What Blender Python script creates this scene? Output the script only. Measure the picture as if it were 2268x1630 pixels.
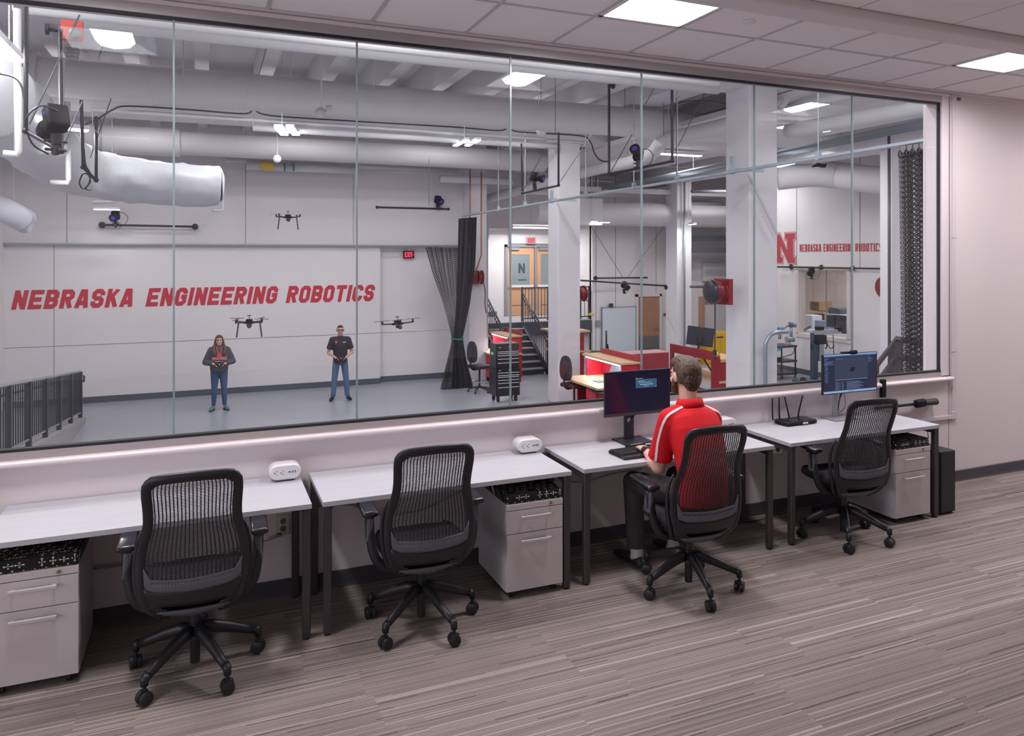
import bpy, bmesh, math, random
from mathutils import Vector, Matrix
random.seed(7)
C = bpy.context.scene.collection
SC = bpy.context.scene
for _o in list(bpy.data.objects):
    bpy.data.objects.remove(_o)

# ---------------------------------------------------------------- camera, world, exposure
F_PX, CX, CY_H, YAW, CAMY, CAMZ = 1640.0, 1134.0, 563.0, math.radians(22.55), -4.755, 2.1
cam_data = bpy.data.cameras.new('camera')
cam_data.sensor_width = 36.0
cam_data.lens = F_PX / 2268 * 36
cam_data.shift_y = -(815 - CY_H) / 2268
cam_data.clip_start = 0.05
cam = bpy.data.objects.new('camera', cam_data)
cam.location = (0, CAMY, CAMZ)
cam.rotation_euler = (math.pi / 2, 0, -YAW)
C.objects.link(cam)
SC.camera = cam
SC.view_settings.view_transform = 'Standard'
SC.view_settings.look = 'None'
SC.view_settings.gamma = 1
SC.view_settings.use_curve_mapping = False
SC.view_settings.exposure = 0.0
world = bpy.data.worlds.new('world'); SC.world = world
world.use_nodes = True
world.node_tree.nodes['Background'].inputs[0].default_value = (0.75, 0.76, 0.85, 1)
world.node_tree.nodes['Background'].inputs[1].default_value = 0.12
SC.cycles.max_bounces = 8
SC.cycles.diffuse_bounces = 5
SC.cycles.glossy_bounces = 3
SC.cycles.transparent_max_bounces = 24
SC.cycles.caustics_reflective = False
SC.cycles.caustics_refractive = False
SC.cycles.sample_clamp_indirect = 4.0
SC.cycles.use_denoising = True
OFFICE_L = 128.0     # emission of the office troffers
SIDE_W = 150.0    # power of the lamp behind the added left opening
LAB_L = 0.64         # overall factor on the lab lamps

_s, _c = math.sin(YAW), math.cos(YAW)
def _d(px):
    u = (px - CX) / F_PX
    return (_s + _c * u, _c - _s * u)
def PY(px, py, y):          # world point seen at a photo pixel on the plane y = const
    a = _d(px); t = (y - CAMY) / a[1]
    return Vector((t * a[0], y, CAMZ - (py - CY_H) / F_PX * t))
def PX(px, py, x):
    a = _d(px); t = x / a[0]
    return Vector((x, CAMY + t * a[1], CAMZ - (py - CY_H) / F_PX * t))
def PZ(px, py, z):
    t = F_PX * (CAMZ - z) / (py - CY_H); a = _d(px)
    return Vector((t * a[0], CAMY + t * a[1], z))

# ---------------------------------------------------------------- materials
def lin(c):
    return tuple((v / 12.92 if v <= 0.04045 else ((v + 0.055) / 1.055) ** 2.4) for v in c)
_M = {}
def mat(name, rgb=(.8, .8, .8), rough=.5, metal=0.0, spec=.5, emit=0, ecol=None, alpha=1, coat=0, noise=0, nscale=8, bump=0, bscale=60, nstretch=(1, 1, 1)):
    """rgb is given as sRGB 0..1"""
    if name in _M: return _M[name]
    m = bpy.data.materials.new(name); m.use_nodes = True
    nt = m.node_tree; b = nt.nodes['Principled BSDF']
    col = lin(rgb)
    b.inputs['Base Color'].default_value = (*col, 1)
    b.inputs['Roughness'].default_value = rough
    b.inputs['Metallic'].default_value = metal
    b.inputs['Specular IOR Level'].default_value = spec
    b.inputs['Coat Weight'].default_value = coat
    if emit:
        b.inputs['Emission Color'].default_value = (*lin(ecol or rgb), 1)
        b.inputs['Emission Strength'].default_value = emit
    if noise or bump:
        tc = nt.nodes.new('ShaderNodeTexCoord'); mp = nt.nodes.new('ShaderNodeMapping')
        mp.inputs['Scale'].default_value = nstretch
        nt.links.new(tc.outputs['Object'], mp.inputs[0])
    if noise:
        n = nt.nodes.new('ShaderNodeTexNoise'); n.inputs['Scale'].default_value = nscale
        n.inputs['Detail'].default_value = 6
        nt.links.new(mp.outputs[0], n.inputs['Vector'])
        r = nt.nodes.new('ShaderNodeValToRGB')
        lo = tuple(max(0, v * (1 - noise)) for v in col); hi = tuple(min(1, v * (1 + noise)) for v in col)
        r.color_ramp.elements[0].position = .3; r.color_ramp.elements[0].color = (*lo, 1)
        r.color_ramp.elements[1].position = .7; r.color_ramp.elements[1].color = (*hi, 1)
        nt.links.new(n.outputs['Fac'], r.inputs[0]); nt.links.new(r.outputs[0], b.inputs['Base Color'])
    if bump:
        n2 = nt.nodes.new('ShaderNodeTexNoise'); n2.inputs['Scale'].default_value = bscale
        n2.inputs['Detail'].default_value = 4
        nt.links.new(mp.outputs[0], n2.inputs['Vector'])
        bp = nt.nodes.new('ShaderNodeBump'); bp.inputs['Strength'].default_value = bump
        bp.inputs['Distance'].default_value = .01
        nt.links.new(n2.outputs['Fac'], bp.inputs['Height']); nt.links.new(bp.outputs[0], b.inputs['Normal'])
    _M[name] = m
    return m
def emat(name, rgb=(1, 1, 1), strength=1.0):
    if name in _M: return _M[name]
    m = bpy.data.materials.new(name); m.use_nodes = True
    nt = m.node_tree; nt.nodes.clear()
    e = nt.nodes.new('ShaderNodeEmission'); e.inputs[0].default_value = (*lin(rgb), 1); e.inputs[1].default_value = strength
    o = nt.nodes.new('ShaderNodeOutputMaterial'); nt.links.new(e.outputs[0], o.inputs[0])
    _M[name] = m
    return m

# ---------------------------------------------------------------- mesh builder
class MB:
    def __init__(s): s.v = []; s.f = []; s.uv = None; s.mi = []; s.cur = 0
    def add(s, vs, fs):
        n = len(s.v); s.v += [tuple(p) for p in vs]
        s.f += [tuple(n + i for i in f) for f in fs]; s.mi += [s.cur] * len(fs)
        return s
    def box(s, x0, x1, y0, y1, z0, z1):
        vs = [(x, y, z) for z in (z0, z1) for y in (y0, y1) for x in (x0, x1)]
        return s.add(vs, [(0, 2, 3, 1), (4, 5, 7, 6), (0, 1, 5, 4), (2, 6, 7, 3), (0, 4, 6, 2), (1, 3, 7, 5)])
    def cbox(s, c, d, rot=None):
        vs = []
        for z in (-.5, .5):
            for y in (-.5, .5):
                for x in (-.5, .5):
                    p = Vector((x * d[0], y * d[1], z * d[2]))
                    if rot is not None: p = rot @ p
                    vs.append(p + Vector(c))
        return s.add(vs, [(0, 2, 3, 1), (4, 5, 7, 6), (0, 1, 5, 4), (2, 6, 7, 3), (0, 4, 6, 2), (1, 3, 7, 5)])
    def rbox(s, c, d, r, rot=None, seg=3):
        """box with all edges rounded"""
        bm = bmesh.new(); bmesh.ops.create_cube(bm, size=1)
        for v in bm.verts: v.co = Vector((v.co.x * d[0], v.co.y * d[1], v.co.z * d[2]))
        bmesh.ops.bevel(bm, geom=bm.edges[:], offset=r, segments=seg, affect='EDGES', profile=.5, clamp_overlap=True)
        for v in bm.verts: v.co = (rot @ v.co if rot is not None else v.co) + Vector(c)
        bm.verts.index_update()
        s.add([v.co[:] for v in bm.verts], [[v.index for v in f.verts] for f in bm.faces]); bm.free()
        return s
    def tube(s, pts, r, n=10, closed=False, cap=True, r2=None, flat=None):
        """sweep a circle (or an ellipse r x r2 with given up vector) along pts; r may be a list"""
        pts = [Vector(p) for p in pts]; N = len(pts)
        rs = r if isinstance(r, (list, tuple)) else [r] * N
        r2s = rs if r2 is None else (r2 if isinstance(r2, (list, tuple)) else [r2] * N)
        base = len(s.v); prev = None; rings = []
        for i, p in enumerate(pts):
            if closed: t = pts[(i + 1) % N] - pts[i - 1]
            else: t = pts[min(i + 1, N - 1)] - pts[max(i - 1, 0)]
            if t.length < 1e-9: t = Vector((0, 0, 1))
            t.normalize()
            if flat is not None:
                fl = flat[i] if isinstance(flat, list) else flat
                a = Vector(fl); a = (a - t * a.dot(t))
                if a.length < 1e-6: a = t.orthogonal()
                a.normalize()
            elif prev is None: a = t.orthogonal().normalized()
            else:
                a = prev - t * prev.dot(t)
                if a.length < 1e-6: a = t.orthogonal()
                a.normalize()
            prev = a; b = t.cross(a)
            ring = []
            for k in range(n):
                th = 2 * math.pi * k / n
                ring.append(p + a * (math.cos(th) * rs[i]) + b * (math.sin(th) * r2s[i]))
            rings.append(ring)
        vs = [q for g in rings for q in g]; fs = []
        M = N if closed else N - 1
        for i in range(M):
            j = (i + 1) % N
            for k in range(n):
                fs.append((i * n + k, i * n + (k + 1) % n, j * n + (k + 1) % n, j * n + k))
        if cap and not closed:
            fs.append(tuple(range(n - 1, -1, -1))); fs.append(tuple((N - 1) * n + k for k in range(n)))
        return s.add(vs, fs)
    def cyl(s, a, b, r, n=16, r1=None):
        return s.tube([a, b], [r, r if r1 is None else r1], n)
    def ball(s, c, r, nu=16, nv=10, rot=None):
        if not isinstance(r, (list, tuple)): r = (r, r, r)
        vs = []; fs = []
        for j in range(1, nv):
            ph = math.pi * j / nv
            for i in range(nu):
                th = 2 * math.pi * i / nu
                p = Vector((r[0] * math.sin(ph) * math.cos(th), r[1] * math.sin(ph) * math.sin(th), r[2] * math.cos(ph)))
                if rot is not None: p = rot @ p
                vs.append(p + Vector(c))
        t = Vector((0, 0, r[2])); bt = Vector((0, 0, -r[2]))
        if rot is not None: t = rot @ t; bt = rot @ bt
        vs += [t + Vector(c), bt + Vector(c)]; T = len(vs) - 2
        for j in range(nv - 2):
            for i in range(nu):
                fs.append((j * nu + i, (j + 1) * nu + i, (j + 1) * nu + (i + 1) % nu, j * nu + (i + 1) % nu))
        for i in range(nu):
            fs.append((T, i, (i + 1) % nu)); fs.append((T + 1, (nv - 2) * nu + (i + 1) % nu, (nv - 2) * nu + i))
        return s.add(vs, fs)
    def cone(s, p0, r0, p1, r1, n=14):
        """round cone: sphere swept from p0 to p1"""
        p0 = Vector(p0); p1 = Vector(p1); t = (p1 - p0)
        L = t.length; t = t / L if L > 1e-6 else Vector((0, 0, 1))
        pts = []; rs = []
        for k in range(5):
            a = math.pi / 2 * (k + .15) / 5; pts.append(p0 - t * (r0 * math.cos(a))); rs.append(r0 * math.sin(a))
        pts += [p0 + t * 1e-4]; rs += [r0]
        pts += [p1 - t * 1e-4]; rs += [r1]
        for k in range(4, -1, -1):
            a = math.pi / 2 * (k + .15) / 5; pts.append(p1 + t * (r1 * math.cos(a))); rs.append(r1 * math.sin(a))
        return s.tube(pts, rs, n)
    def prism(s, poly, axis, a, b):
        """extrude a 2D polygon along axis from a to b. axis 'x': poly=(y,z); 'y': (x,z); 'z': (x,y)"""
        n = len(poly)
        def P(p, t):
            return (t, p[0], p[1]) if axis == 'x' else ((p[0], t, p[1]) if axis == 'y' else (p[0], p[1], t))
        vs = [P(p, a) for p in poly] + [P(p, b) for p in poly]
        fs = [tuple(range(n - 1, -1, -1)), tuple(range(n, 2 * n))] + [(i, (i + 1) % n, n + (i + 1) % n, n + i) for i in range(n)]
        return s.add(vs, fs)
    def lathe(s, prof, c=(0, 0, 0), n=20, rot=None):
        vs = []; fs = []
        for (r, z) in prof:
            for k in range(n):
                th = 2 * math.pi * k / n
                p = Vector((r * math.cos(th), r * math.sin(th), z))
                if rot is not None: p = rot @ p
                vs.append(p + Vector(c))
        for i in range(len(prof) - 1):
            for k in range(n):
                fs.append((i * n + k, i * n + (k + 1) % n, (i + 1) * n + (k + 1) % n, (i + 1) * n + k))
        fs.append(tuple(range(n - 1, -1, -1))); fs.append(tuple((len(prof) - 1) * n + k for k in range(n)))
        return s.add(vs, fs)
    def xf(s, M):
        s.v = [tuple(M @ Vector(p)) for p in s.v]; return s
    def build(s, name, m, parent=None, smooth=False, bevel=0, solid=0, loc=None, world=True, subs=0, fixn=False):
        me = bpy.data.meshes.new(name)
        if world and parent is not None:
            W = wmat(parent).inverted(); vv = [tuple(W @ Vector(p)) for p in s.v]
        else: vv = s.v
        me.from_pydata(vv, [], s.f)
        ms = m if isinstance(m, (list, tuple)) else [m]
        for q in ms: me.materials.append(q)
        if len(ms) > 1:
            for p, k in zip(me.polygons, s.mi): p.material_index = k
        if fixn:
            bm = bmesh.new(); bm.from_mesh(me); bmesh.ops.recalc_face_normals(bm, faces=bm.faces); bm.to_mesh(me); bm.free()
        if smooth:
            me.shade_smooth()
        me.validate(); me.update()
        o = bpy.data.objects.new(name, me); C.objects.link(o)
        if parent is not None: o.parent = parent
        if loc is not None: o.location = loc
        if smooth == 'auto' or smooth == 40:
            me.set_sharp_from_angle(angle=math.radians(40))
        if bevel:
            b = o.modifiers.new('bevel', 'BEVEL'); b.width = bevel; b.segments = 2; b.limit_method = 'ANGLE'
            b.angle_limit = math.radians(50)
        if solid:
            b = o.modifiers.new('solid', 'SOLIDIFY'); b.thickness = solid; b.offset = 0
        if subs:
            b = o.modifiers.new('subs', 'SUBSURF'); b.levels = subs; b.render_levels = subs
        return o
def wmat(o):
    M = Matrix.Translation(o.location) @ o.rotation_euler.to_matrix().to_4x4()
    return (wmat(o.parent) @ M) if o.parent else M
def tag(o, label=None, cat=None, group=None, kind=None):
    if label: o['label'] = label
    if cat: o['category'] = cat
    if group: o['group'] = group
    if kind: o['kind'] = kind
    return o
def thing(name, label, cat, loc=(0, 0, 0), rz=0, group=None, parent=None):
    o = bpy.data.objects.new(name, None); o.empty_display_size = .1; C.objects.link(o)
    o.location = loc; o.rotation_euler = (0, 0, rz)
    return tag(o, label, cat, group)
def struct(mb, name, m, parent=None, **k):
    o = mb.build(name, m, parent, **k)
    if parent is None: o['kind'] = 'structure'
    return o
def copy_tree(o, parent=None):
    c = o.copy(); C.objects.link(c); c.parent = parent
    for ch in KIDS(o): copy_tree(ch, c)
    return c
def KIDS(o):
    return [x for x in list(bpy.data.objects) if x.parent == o]
def RZ(a): return Matrix.Rotation(math.radians(a), 3, 'Z')
def RX(a): return Matrix.Rotation(math.radians(a), 3, 'X')
def RY(a): return Matrix.Rotation(math.radians(a), 3, 'Y')
def bez(p0, p1, p2, p3, n=12):
    out = []
    for i in range(n + 1):
        t = i / n; a = (1 - t)
        out.append(tuple(a ** 3 * p0[k] + 3 * a * a * t * p1[k] + 3 * a * t * t * p2[k] + t ** 3 * p3[k] for k in range(3)))
    return out
def smoothpath(pts, n=8):
    """Catmull-Rom through pts"""
    P = [Vector(p) for p in pts]; P = [P[0] * 2 - P[1]] + P + [P[-1] * 2 - P[-2]]
    out = []
    for i in range(1, len(P) - 2):
        for k in range(n):
            t = k / n
            out.append(.5 * ((2 * P[i]) + (-P[i - 1] + P[i + 1]) * t + (2 * P[i - 1] - 5 * P[i] + 4 * P[i + 1] - P[i + 2]) * t * t + (-P[i - 1] + 3 * P[i] - 3 * P[i + 1] + P[i + 2]) * t ** 3))
    out.append(P[-2]); return out
def arc(c, r, a0, a1, n, plane='xz'):
    out = []
    for i in range(n + 1):
        a = math.radians(a0 + (a1 - a0) * i / n); u, w = r * math.cos(a), r * math.sin(a)
        out.append((c[0] + u, c[1], c[2] + w) if plane == 'xz' else ((c[0], c[1] + u, c[2] + w) if plane == 'yz' else (c[0] + u, c[1] + w, c[2])))
    return out

# block lettering from mitred strokes; unit cell: x 0..W, z 0..1
def _strokes(ch, W, s, c):
    h = s / 2; R = W - h; T = 1 - h; B = h; L = h; M = .5
    k = c
    loopU = [(L, T), (R - k, T), (R, T - k), (R, M + k), (R - k, M), (L, M)]
    loopD = [(L, M), (R - k, M), (R, M - k), (R, B + k), (R - k, B), (L, B)]
    G = {
        'N': [([(L, 0), (L, 1)], 0), ([(R, 0), (R, 1)], 0), ([(L + .0, 1 - s * .1), (R, s * .1)], 0)],
        'E': [([(L, 0), (L, 1)], 0), ([(0, T), (W, T)], 0), ([(L, M), (W - s * .3, M)], 0), ([(0, B), (W, B)], 0)],
        'B': [([(L, 0), (L, 1)], 0), (loopU, 0), (loopD, 0)],
        'R': [([(L, 0), (L, 1)], 0), (loopU, 0), ([(W * .5, M), (R, 0)], 0)],
        'A': [([(L * .8, 0), (W * .42, 1)], 0), ([(R + L * .2, 0), (W * .58, 1)], 0), ([(W * .25, .27), (W * .75, .27)], 0), ([(W * .38, 1 - h * .8), (W * .62, 1 - h * .8)], 0)],
        'S': [([(R, T - k - s * .5), (R, T - k), (R - k, T), (L + k, T), (L, T - k), (L, M + k), (L + k, M), (R - k, M), (R, M - k), (R, B + k), (R - k, B), (L + k, B), (L, B + k), (L, B + k + s * .5)], 0)],
        'K': [([(L, 0), (L, 1)], 0), ([(L, .38), (R, 1)], 0), ([(W * .42, .6), (R, 0)], 0)],
        'G': [([(R, T - k - s * .5), (R, T - k), (R - k, T), (L + k, T), (L, T - k), (L, B + k), (L + k, B), (R - k, B), (R, B + k), (R, M), (W * .5, M)], 0)],
        'I': [([(W / 2, 0), (W / 2, 1)], 0)],
        'O': [([(R - k, T), (L + k, T), (L, T - k), (L, B + k), (L + k, B), (R - k, B), (R, B + k), (R, T - k)], 1)],
        'T': [([(W / 2, 0), (W / 2, 1)], 0), ([(0, T), (W, T)], 0)],
        'C': [([(R, T - k - s * .5), (R, T - k), (R - k, T), (L + k, T), (L, T - k), (L, B + k), (L + k, B), (R - k, B), (R, B + k), (R, B + k + s * .5)], 0)],
        'X': [([(L * .7, 0), (R + L * .3, 1)], 0), ([(R + L * .3, 0), (L * .7, 1)], 0)],
        'H': [([(L, 0), (L, 1)], 0), ([(R, 0), (R, 1)], 0), ([(L, M), (R, M)], 0)],
        'U': [([(L, 1), (L, B + k), (L + k, B), (R - k, B), (R, B + k), (R, 1)], 0)],
        'D': [([(L, 0), (L, 1)], 0), ([(L, T), (R - k, T), (R, T - k), (R, B + k), (R - k, B), (L, B)], 0)],
        'L': [([(L, 0), (L, 1)], 0), ([(0, B), (W, B)], 0)],
    }
    return G.get(ch, [])
def lettering(text, width, height, s=.2, W=.58, gap=.14, space=.45, slant=0.0, cham=.09, wI=None):
    """returns MB of the text in a local frame: x to the right, z up, thickness along -y"""
    mb = MB(); x = 0
    adv = []
    for ch in text:
        w = W if ch != 'I' else (wI or s * 1.02)
        if ch == ' ': adv.append((x, 0)); x += space; continue
        adv.append((x, w)); x += w + gap
    tot = x - gap; sx = width / tot; sz = height
    th = .004
    for ch, (x0, w) in zip(text, adv):
        for pts, closed in _strokes(ch, w, s, cham):
            n = len(pts); Lp, Rp = [], []
            for i, p in enumerate(pts):
                if closed: a, b = pts[i - 1], pts[(i + 1) % n]
                else: a, b = pts[max(i - 1, 0)], pts[min(i + 1, n - 1)]
                d0 = (p[0] - a[0], p[1] - a[1]); d1 = (b[0] - p[0], b[1] - p[1])
                if d0 == (0, 0): d0 = d1
                if d1 == (0, 0): d1 = d0
                l0 = math.hypot(*d0); l1 = math.hypot(*d1)
                n0 = (-d0[1] / l0, d0[0] / l0); n1 = (-d1[1] / l1, d1[0] / l1)
                mx, mz = n0[0] + n1[0], n0[1] + n1[1]; ml = math.hypot(mx, mz) or 1
                mx, mz = mx / ml, mz / ml
                q = max(.5, mx * n0[0] + mz * n0[1]); hw = s / 2 / q
                Lp.append((p[0] + mx * hw, p[1] + mz * hw)); Rp.append((p[0] - mx * hw, p[1] - mz * hw))
            # strokes keep the unit band 0..1
            cl = lambda p: (p[0], min(1, max(0, p[1])))
            Lp = [cl(p) for p in Lp]; Rp = [cl(p) for p in Rp]
            for i in range(n if closed else n - 1):
                j = (i + 1) % n
                quad = [Lp[i], Rp[i], Rp[j], Lp[j]]
                q3 = [((x0 + p[0] + slant * p[1]) * sx, p[1] * sz) for p in quad]
                th += .00006 if th < .008 else 0; mb.prism(q3, 'y', -th - .0002 * (i % 3), 0)
    return mb
# ================================================================ OFFICE SHELL
m_wall = mat('office_wall_paint', (.85, .815, .825), .75, spec=.25, bump=.05, bscale=220)
m_trimw = mat('painted_metal', (.85, .81, .82), .35, spec=.5)
m_tile = mat('ceiling_tile_board', (.93, .90, .905), .9, spec=.1, bump=.08, bscale=400)
m_tee = mat('ceiling_grid_paint', (.72, .70, .71), .5)
m_gasket = mat('black_gasket', (.10, .10, .12), .6)
m_base = mat('rubber_baseboard', (.27, .265, .29), .55)
m_head = mat('aluminium_head', (.66, .63, .635), .4, metal=.2)

def glass_mat():
    m = bpy.data.materials.new('clear_glass'); m.use_nodes = True; nt = m.node_tree; nt.nodes.clear()
    o = nt.nodes.new('ShaderNodeOutputMaterial'); mx = nt.nodes.new('ShaderNodeMixShader')
    t = nt.nodes.new('ShaderNodeBsdfTransparent'); t.inputs[0].default_value = (.975, .985, .985, 1)
    g = nt.nodes.new('ShaderNodeBsdfGlossy'); g.inputs['Roughness'].default_value = .0
    ge = nt.nodes.new('ShaderNodeNewGeometry'); dt = nt.nodes.new('ShaderNodeVectorMath'); dt.operation = 'DOT_PRODUCT'
    nt.links.new(ge.outputs['Normal'], dt.inputs[0]); nt.links.new(ge.outputs['Incoming'], dt.inputs[1])
    def mm(op, a, b=None):
        n = nt.nodes.new('ShaderNodeMath'); n.operation = op
        for i, q in enumerate((a, b)):
            if q is None: continue
            if isinstance(q, (int, float)): n.inputs[i].default_value = q
            else: nt.links.new(q, n.inputs[i])
        return n.outputs[0]
    ab = mm('ABSOLUTE', dt.outputs['Value'])
    fr = mm('ADD', mm('MULTIPLY', mm('POWER', mm('SUBTRACT', 1, ab), 5), .96), .045)
    nt.links.new(fr, mx.inputs[0]); nt.links.new(t.outputs[0], mx.inputs[1]); nt.links.new(g.outputs[0], mx.inputs[2])
    nt.links.new(mx.outputs[0], o.inputs[0]); return m
m_glass = glass_mat()
m_glassedge = mat('glass_edge', (.50, .56, .58), .2, spec=.8)

def carpet_mat():
    m = bpy.data.materials.new('striped_carpet'); m.use_nodes = True; nt = m.node_tree
    b = nt.nodes['Principled BSDF']; b.inputs['Roughness'].default_value = .95; b.inputs['Specular IOR Level'].default_value = .1
    N = nt.nodes; L = nt.links
    def math_(op, a, b_=None, c_=None):
        n = N.new('ShaderNodeMath'); n.operation = op
        for i, q in enumerate((a, b_, c_)):
            if q is None: continue
            if isinstance(q, (int, float)): n.inputs[i].default_value = q
            else: L.new(q, n.inputs[i])
        return n.outputs[0]
    def white(*xs):
        cb = N.new('ShaderNodeCombineXYZ')
        for i, q in enumerate(xs):
            if isinstance(q, (int, float)): cb.inputs[i].default_value = q
            else: L.new(q, cb.inputs[i])
        w = N.new('ShaderNodeTexWhiteNoise'); w.noise_dimensions = '3D'; L.new(cb.outputs[0], w.inputs['Vector']); return w.outputs['Value']
    tc = N.new('ShaderNodeTexCoord'); sp = N.new('ShaderNodeSeparateXYZ'); L.new(tc.outputs['Object'], sp.inputs[0])
    x, y = sp.outputs[0], sp.outputs[1]
    row = math_('FLOOR', math_('DIVIDE', y, .25))
    rx = white(row, 3.0, 1.0)
    cell = math_('FLOOR', math_('ADD', math_('DIVIDE', x, 1.0), rx))
    def stripes(pitch, seed):
        yi = math_('FLOOR', math_('DIVIDE', y, pitch))
        return white(yi, cell, seed)
    def sstripes(scale, seed):      # soft stretched noise
        cb = N.new('ShaderNodeCombineXYZ')
        L.new(math_('MULTIPLY', x, 1.2), cb.inputs[0]); L.new(math_('MULTIPLY', y, scale), cb.inputs[1]); L.new(math_('MULTIPLY', cell, seed), cb.inputs[2])
        n = N.new('ShaderNodeTexNoise'); n.inputs['Scale'].default_value = 1; n.inputs['Detail'].default_value = 2; L.new(cb.outputs[0], n.inputs['Vector']); return n.outputs['Fac']
    base = sstripes(75, 3.7)
    fine = stripes(.008, 5.0)
    hi = math_('GREATER_THAN', stripes(.0062, 11.0), .925)
    yi2 = math_('FLOOR', math_('DIVIDE', y, .0062)); seg = math_('FLOOR', math_('MULTIPLY', math_('ADD', x, white(yi2, 4.0, 2.0)), 2.1))
    dk = math_('GREATER_THAN', white(yi2, seg, 21.0), .968)
    grain = N.new('ShaderNodeTexNoise'); grain.inputs['Scale'].default_value = 260; grain.inputs['Detail'].default_value = 2
    L.new(tc.outputs['Object'], grain.inputs['Vector'])
    v = math_('ADD', math_('MULTIPLY', base, .42), math_('MULTIPLY', fine, .26))
    v = math_('ADD', v, math_('MULTIPLY', grain.outputs['Fac'], 1.05))
    r = N.new('ShaderNodeValToRGB')
    r.color_ramp.elements[0].position = .5; r.color_ramp.elements[0].color = (*lin((.33, .305, .295)), 1)
    r.color_ramp.elements[1].position = 1.15; r.color_ramp.elements[1].color = (*lin((.56, .52, .50)), 1)
    L.new(v, r.inputs[0])
    m1 = N.new('ShaderNodeMixRGB'); L.new(math_('MULTIPLY', hi, .62), m1.inputs[0]); L.new(r.outputs[0], m1.inputs[1]); m1.inputs[2].default_value = (*lin((.72, .675, .655)), 1)
    m2 = N.new('ShaderNodeMixRGB'); L.new(math_('MULTIPLY', dk, .62), m2.inputs[0]); L.new(m1.outputs[0], m2.inputs[1]); m2.inputs[2].default_value = (*lin((.19, .165, .165)), 1)
    L.new(m2.outputs[0], b.inputs['Base Color'])
    bp = N.new('ShaderNodeBump'); bp.inputs['Strength'].default_value = .35; bp.inputs['Distance'].default_value = .004
    L.new(math_('ADD', grain.outputs['Fac'], math_('MULTIPLY', fine, .7)), bp.inputs['Height']); L.new(bp.outputs[0], b.inputs['Normal'])
    return m
m_carpet = carpet_mat()

GX0, GX1, GZ0, GZ1 = -3.38, 6.238, 1.03, 3.478      # glazed opening
OX0, OX1, OY0, CZ = -4.3, 9.6, -9.4, 3.58
o = struct(MB().box(OX0, OX1, OY0, .0, -.12, 0), 'floor', m_carpet); o['label'] = 'brown grey striped carpet of the office'

# front wall with the window opening
w = MB()
w.box(OX0, GX1 + .12, 0.0, .16, 0, .93)                 # below the rail
w.box(GX1 + .12, OX1, 0.0, .16, 0, CZ + .17)                  # right of the window
w.box(OX0, GX0 - .1, 0.0, .16, .93, CZ)
w.box(GX0 - .1, GX1 + .12, 0.04, .06, .93, GZ0 - .012)
w.box(GX1, GX1 + .12, .04, .16, GZ0 - .012, CZ)
w.box(GX0 - .1, GX1, .04, .16, GZ1 + .02, CZ + .17)
front_wall = struct(w, 'wall_front', m_wall); front_wall['label'] = 'pink white office wall with the long window in it'
# casing: jamb, head, sill as trims
struct(MB().box(GX0 - .1, GX1 + .1, -.008, .045, 3.55, CZ - .004), 'trim_1', m_trimw, bevel=.004)
struct(MB().box(GX0 - .1, GX1 + .055, .004, .07, 3.492, 3.552), 'trim_2', m_head, bevel=.002)
struct(MB().box(GX1 + .005, GX1 + .12, .0, .045, .985, 3.57), 'trim_3', m_trimw, bevel=.003)
struct(MB().box(GX0 - .1, GX1 + .045, .012, .07, .975, GZ0 - .006), 'trim_4', m_head, bevel=.002)
# bullnose rail
prof = [(.02, .925), (-.012, .925), (-.012, .938), (-.03, .94)]
for i in range(9):
    a = math.radians(-80 + 160 * i / 8); prof.append((-.036 - .014 * math.cos(a), .9585 + .0165 * math.sin(a)))
prof += [(-.03, .976), (.02, .976)]
struct(MB().prism(prof, 'x', GX0 - .1, 6.345), 'trim_5', m_trimw, smooth=40)
# baseboards
bprof = [(0, 0), (-.016, 0), (-.012, .02), (-.010, .096), (-.006, .1), (0, .1)]
struct(MB().prism(bprof, 'x', OX0, OX1), 'baseboard_front', m_base)
# glazing: seven panes with open joints
win = thing('window_1', None, None, (0, 0.03, GZ0)); win['kind'] = 'structure'; win['label'] = 'long frameless interior window between office and lab'
xs = [-3.38, -2.31, -1.237, -.167, .906, 1.976, 3.047, 4.112, 5.174, 6.238]
for i in range(9):
    MB().box(xs[i] + .006, xs[i + 1] - .006, .028, .040, GZ0 + .002, GZ1 + .012).build('pane', m_glass, win)
for x in xs[1:-1]:
    MB().box(x - .0052, x + .0052, .026, .041, GZ0, GZ1 + .01).build('glass_joint', m_glassedge, win)
MB().box(GX0, GX1 + .004, .018, .05, GZ1 - .001, GZ1 + .016).build('head_gasket', m_gasket, win)
MB().box(GX0, GX1 + .004, .012, .055, GZ0 - .010, GZ0 + .006).build('sill_gasket', m_gasket, win)
MB().box(GX1 - .004, GX1 + .006, .02, .05, GZ0, GZ1).build('jamb_gasket', m_gasket, win)
# fine wall joint and cable raceways right of the window
m_race = mat('raceway_plastic', (.80, .775, .79), .4)
t = thing('cable_raceway', 'white surface cable raceway running up the wall right of the window', 'cable raceway', (6.4, -.01, .6))
MB().box(6.365, 6.405, -.016, 0, .62, 3.575).build('vertical_channel', m_race, t, bevel=.003)
MB().box(5.60, 6.41, -.018, 0, .585, .62).build('horizontal_channel', m_race, t, bevel=.003)
MB().box(6.355, 6.415, -.02, 0, .58, .655).build('elbow', m_race, t, bevel=.004)
for z in (1.2, 2.25):
    MB().box(6.36, 6.41, -.019, 0, z, z + .055).build('joint_cover', m_race, t, bevel=.002)
struct(MB().box(6.325, 6.329, -.003, 0, .1, .93), 'trim_6', mat('wall_joint', (.62, .58, .6), .6))
struct(MB().box(6.332, 6.338, -.004, 0.0, .98, 3.575), 'trim_7', mat('wall_joint2', (.38, .37, .42), .6))
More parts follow.
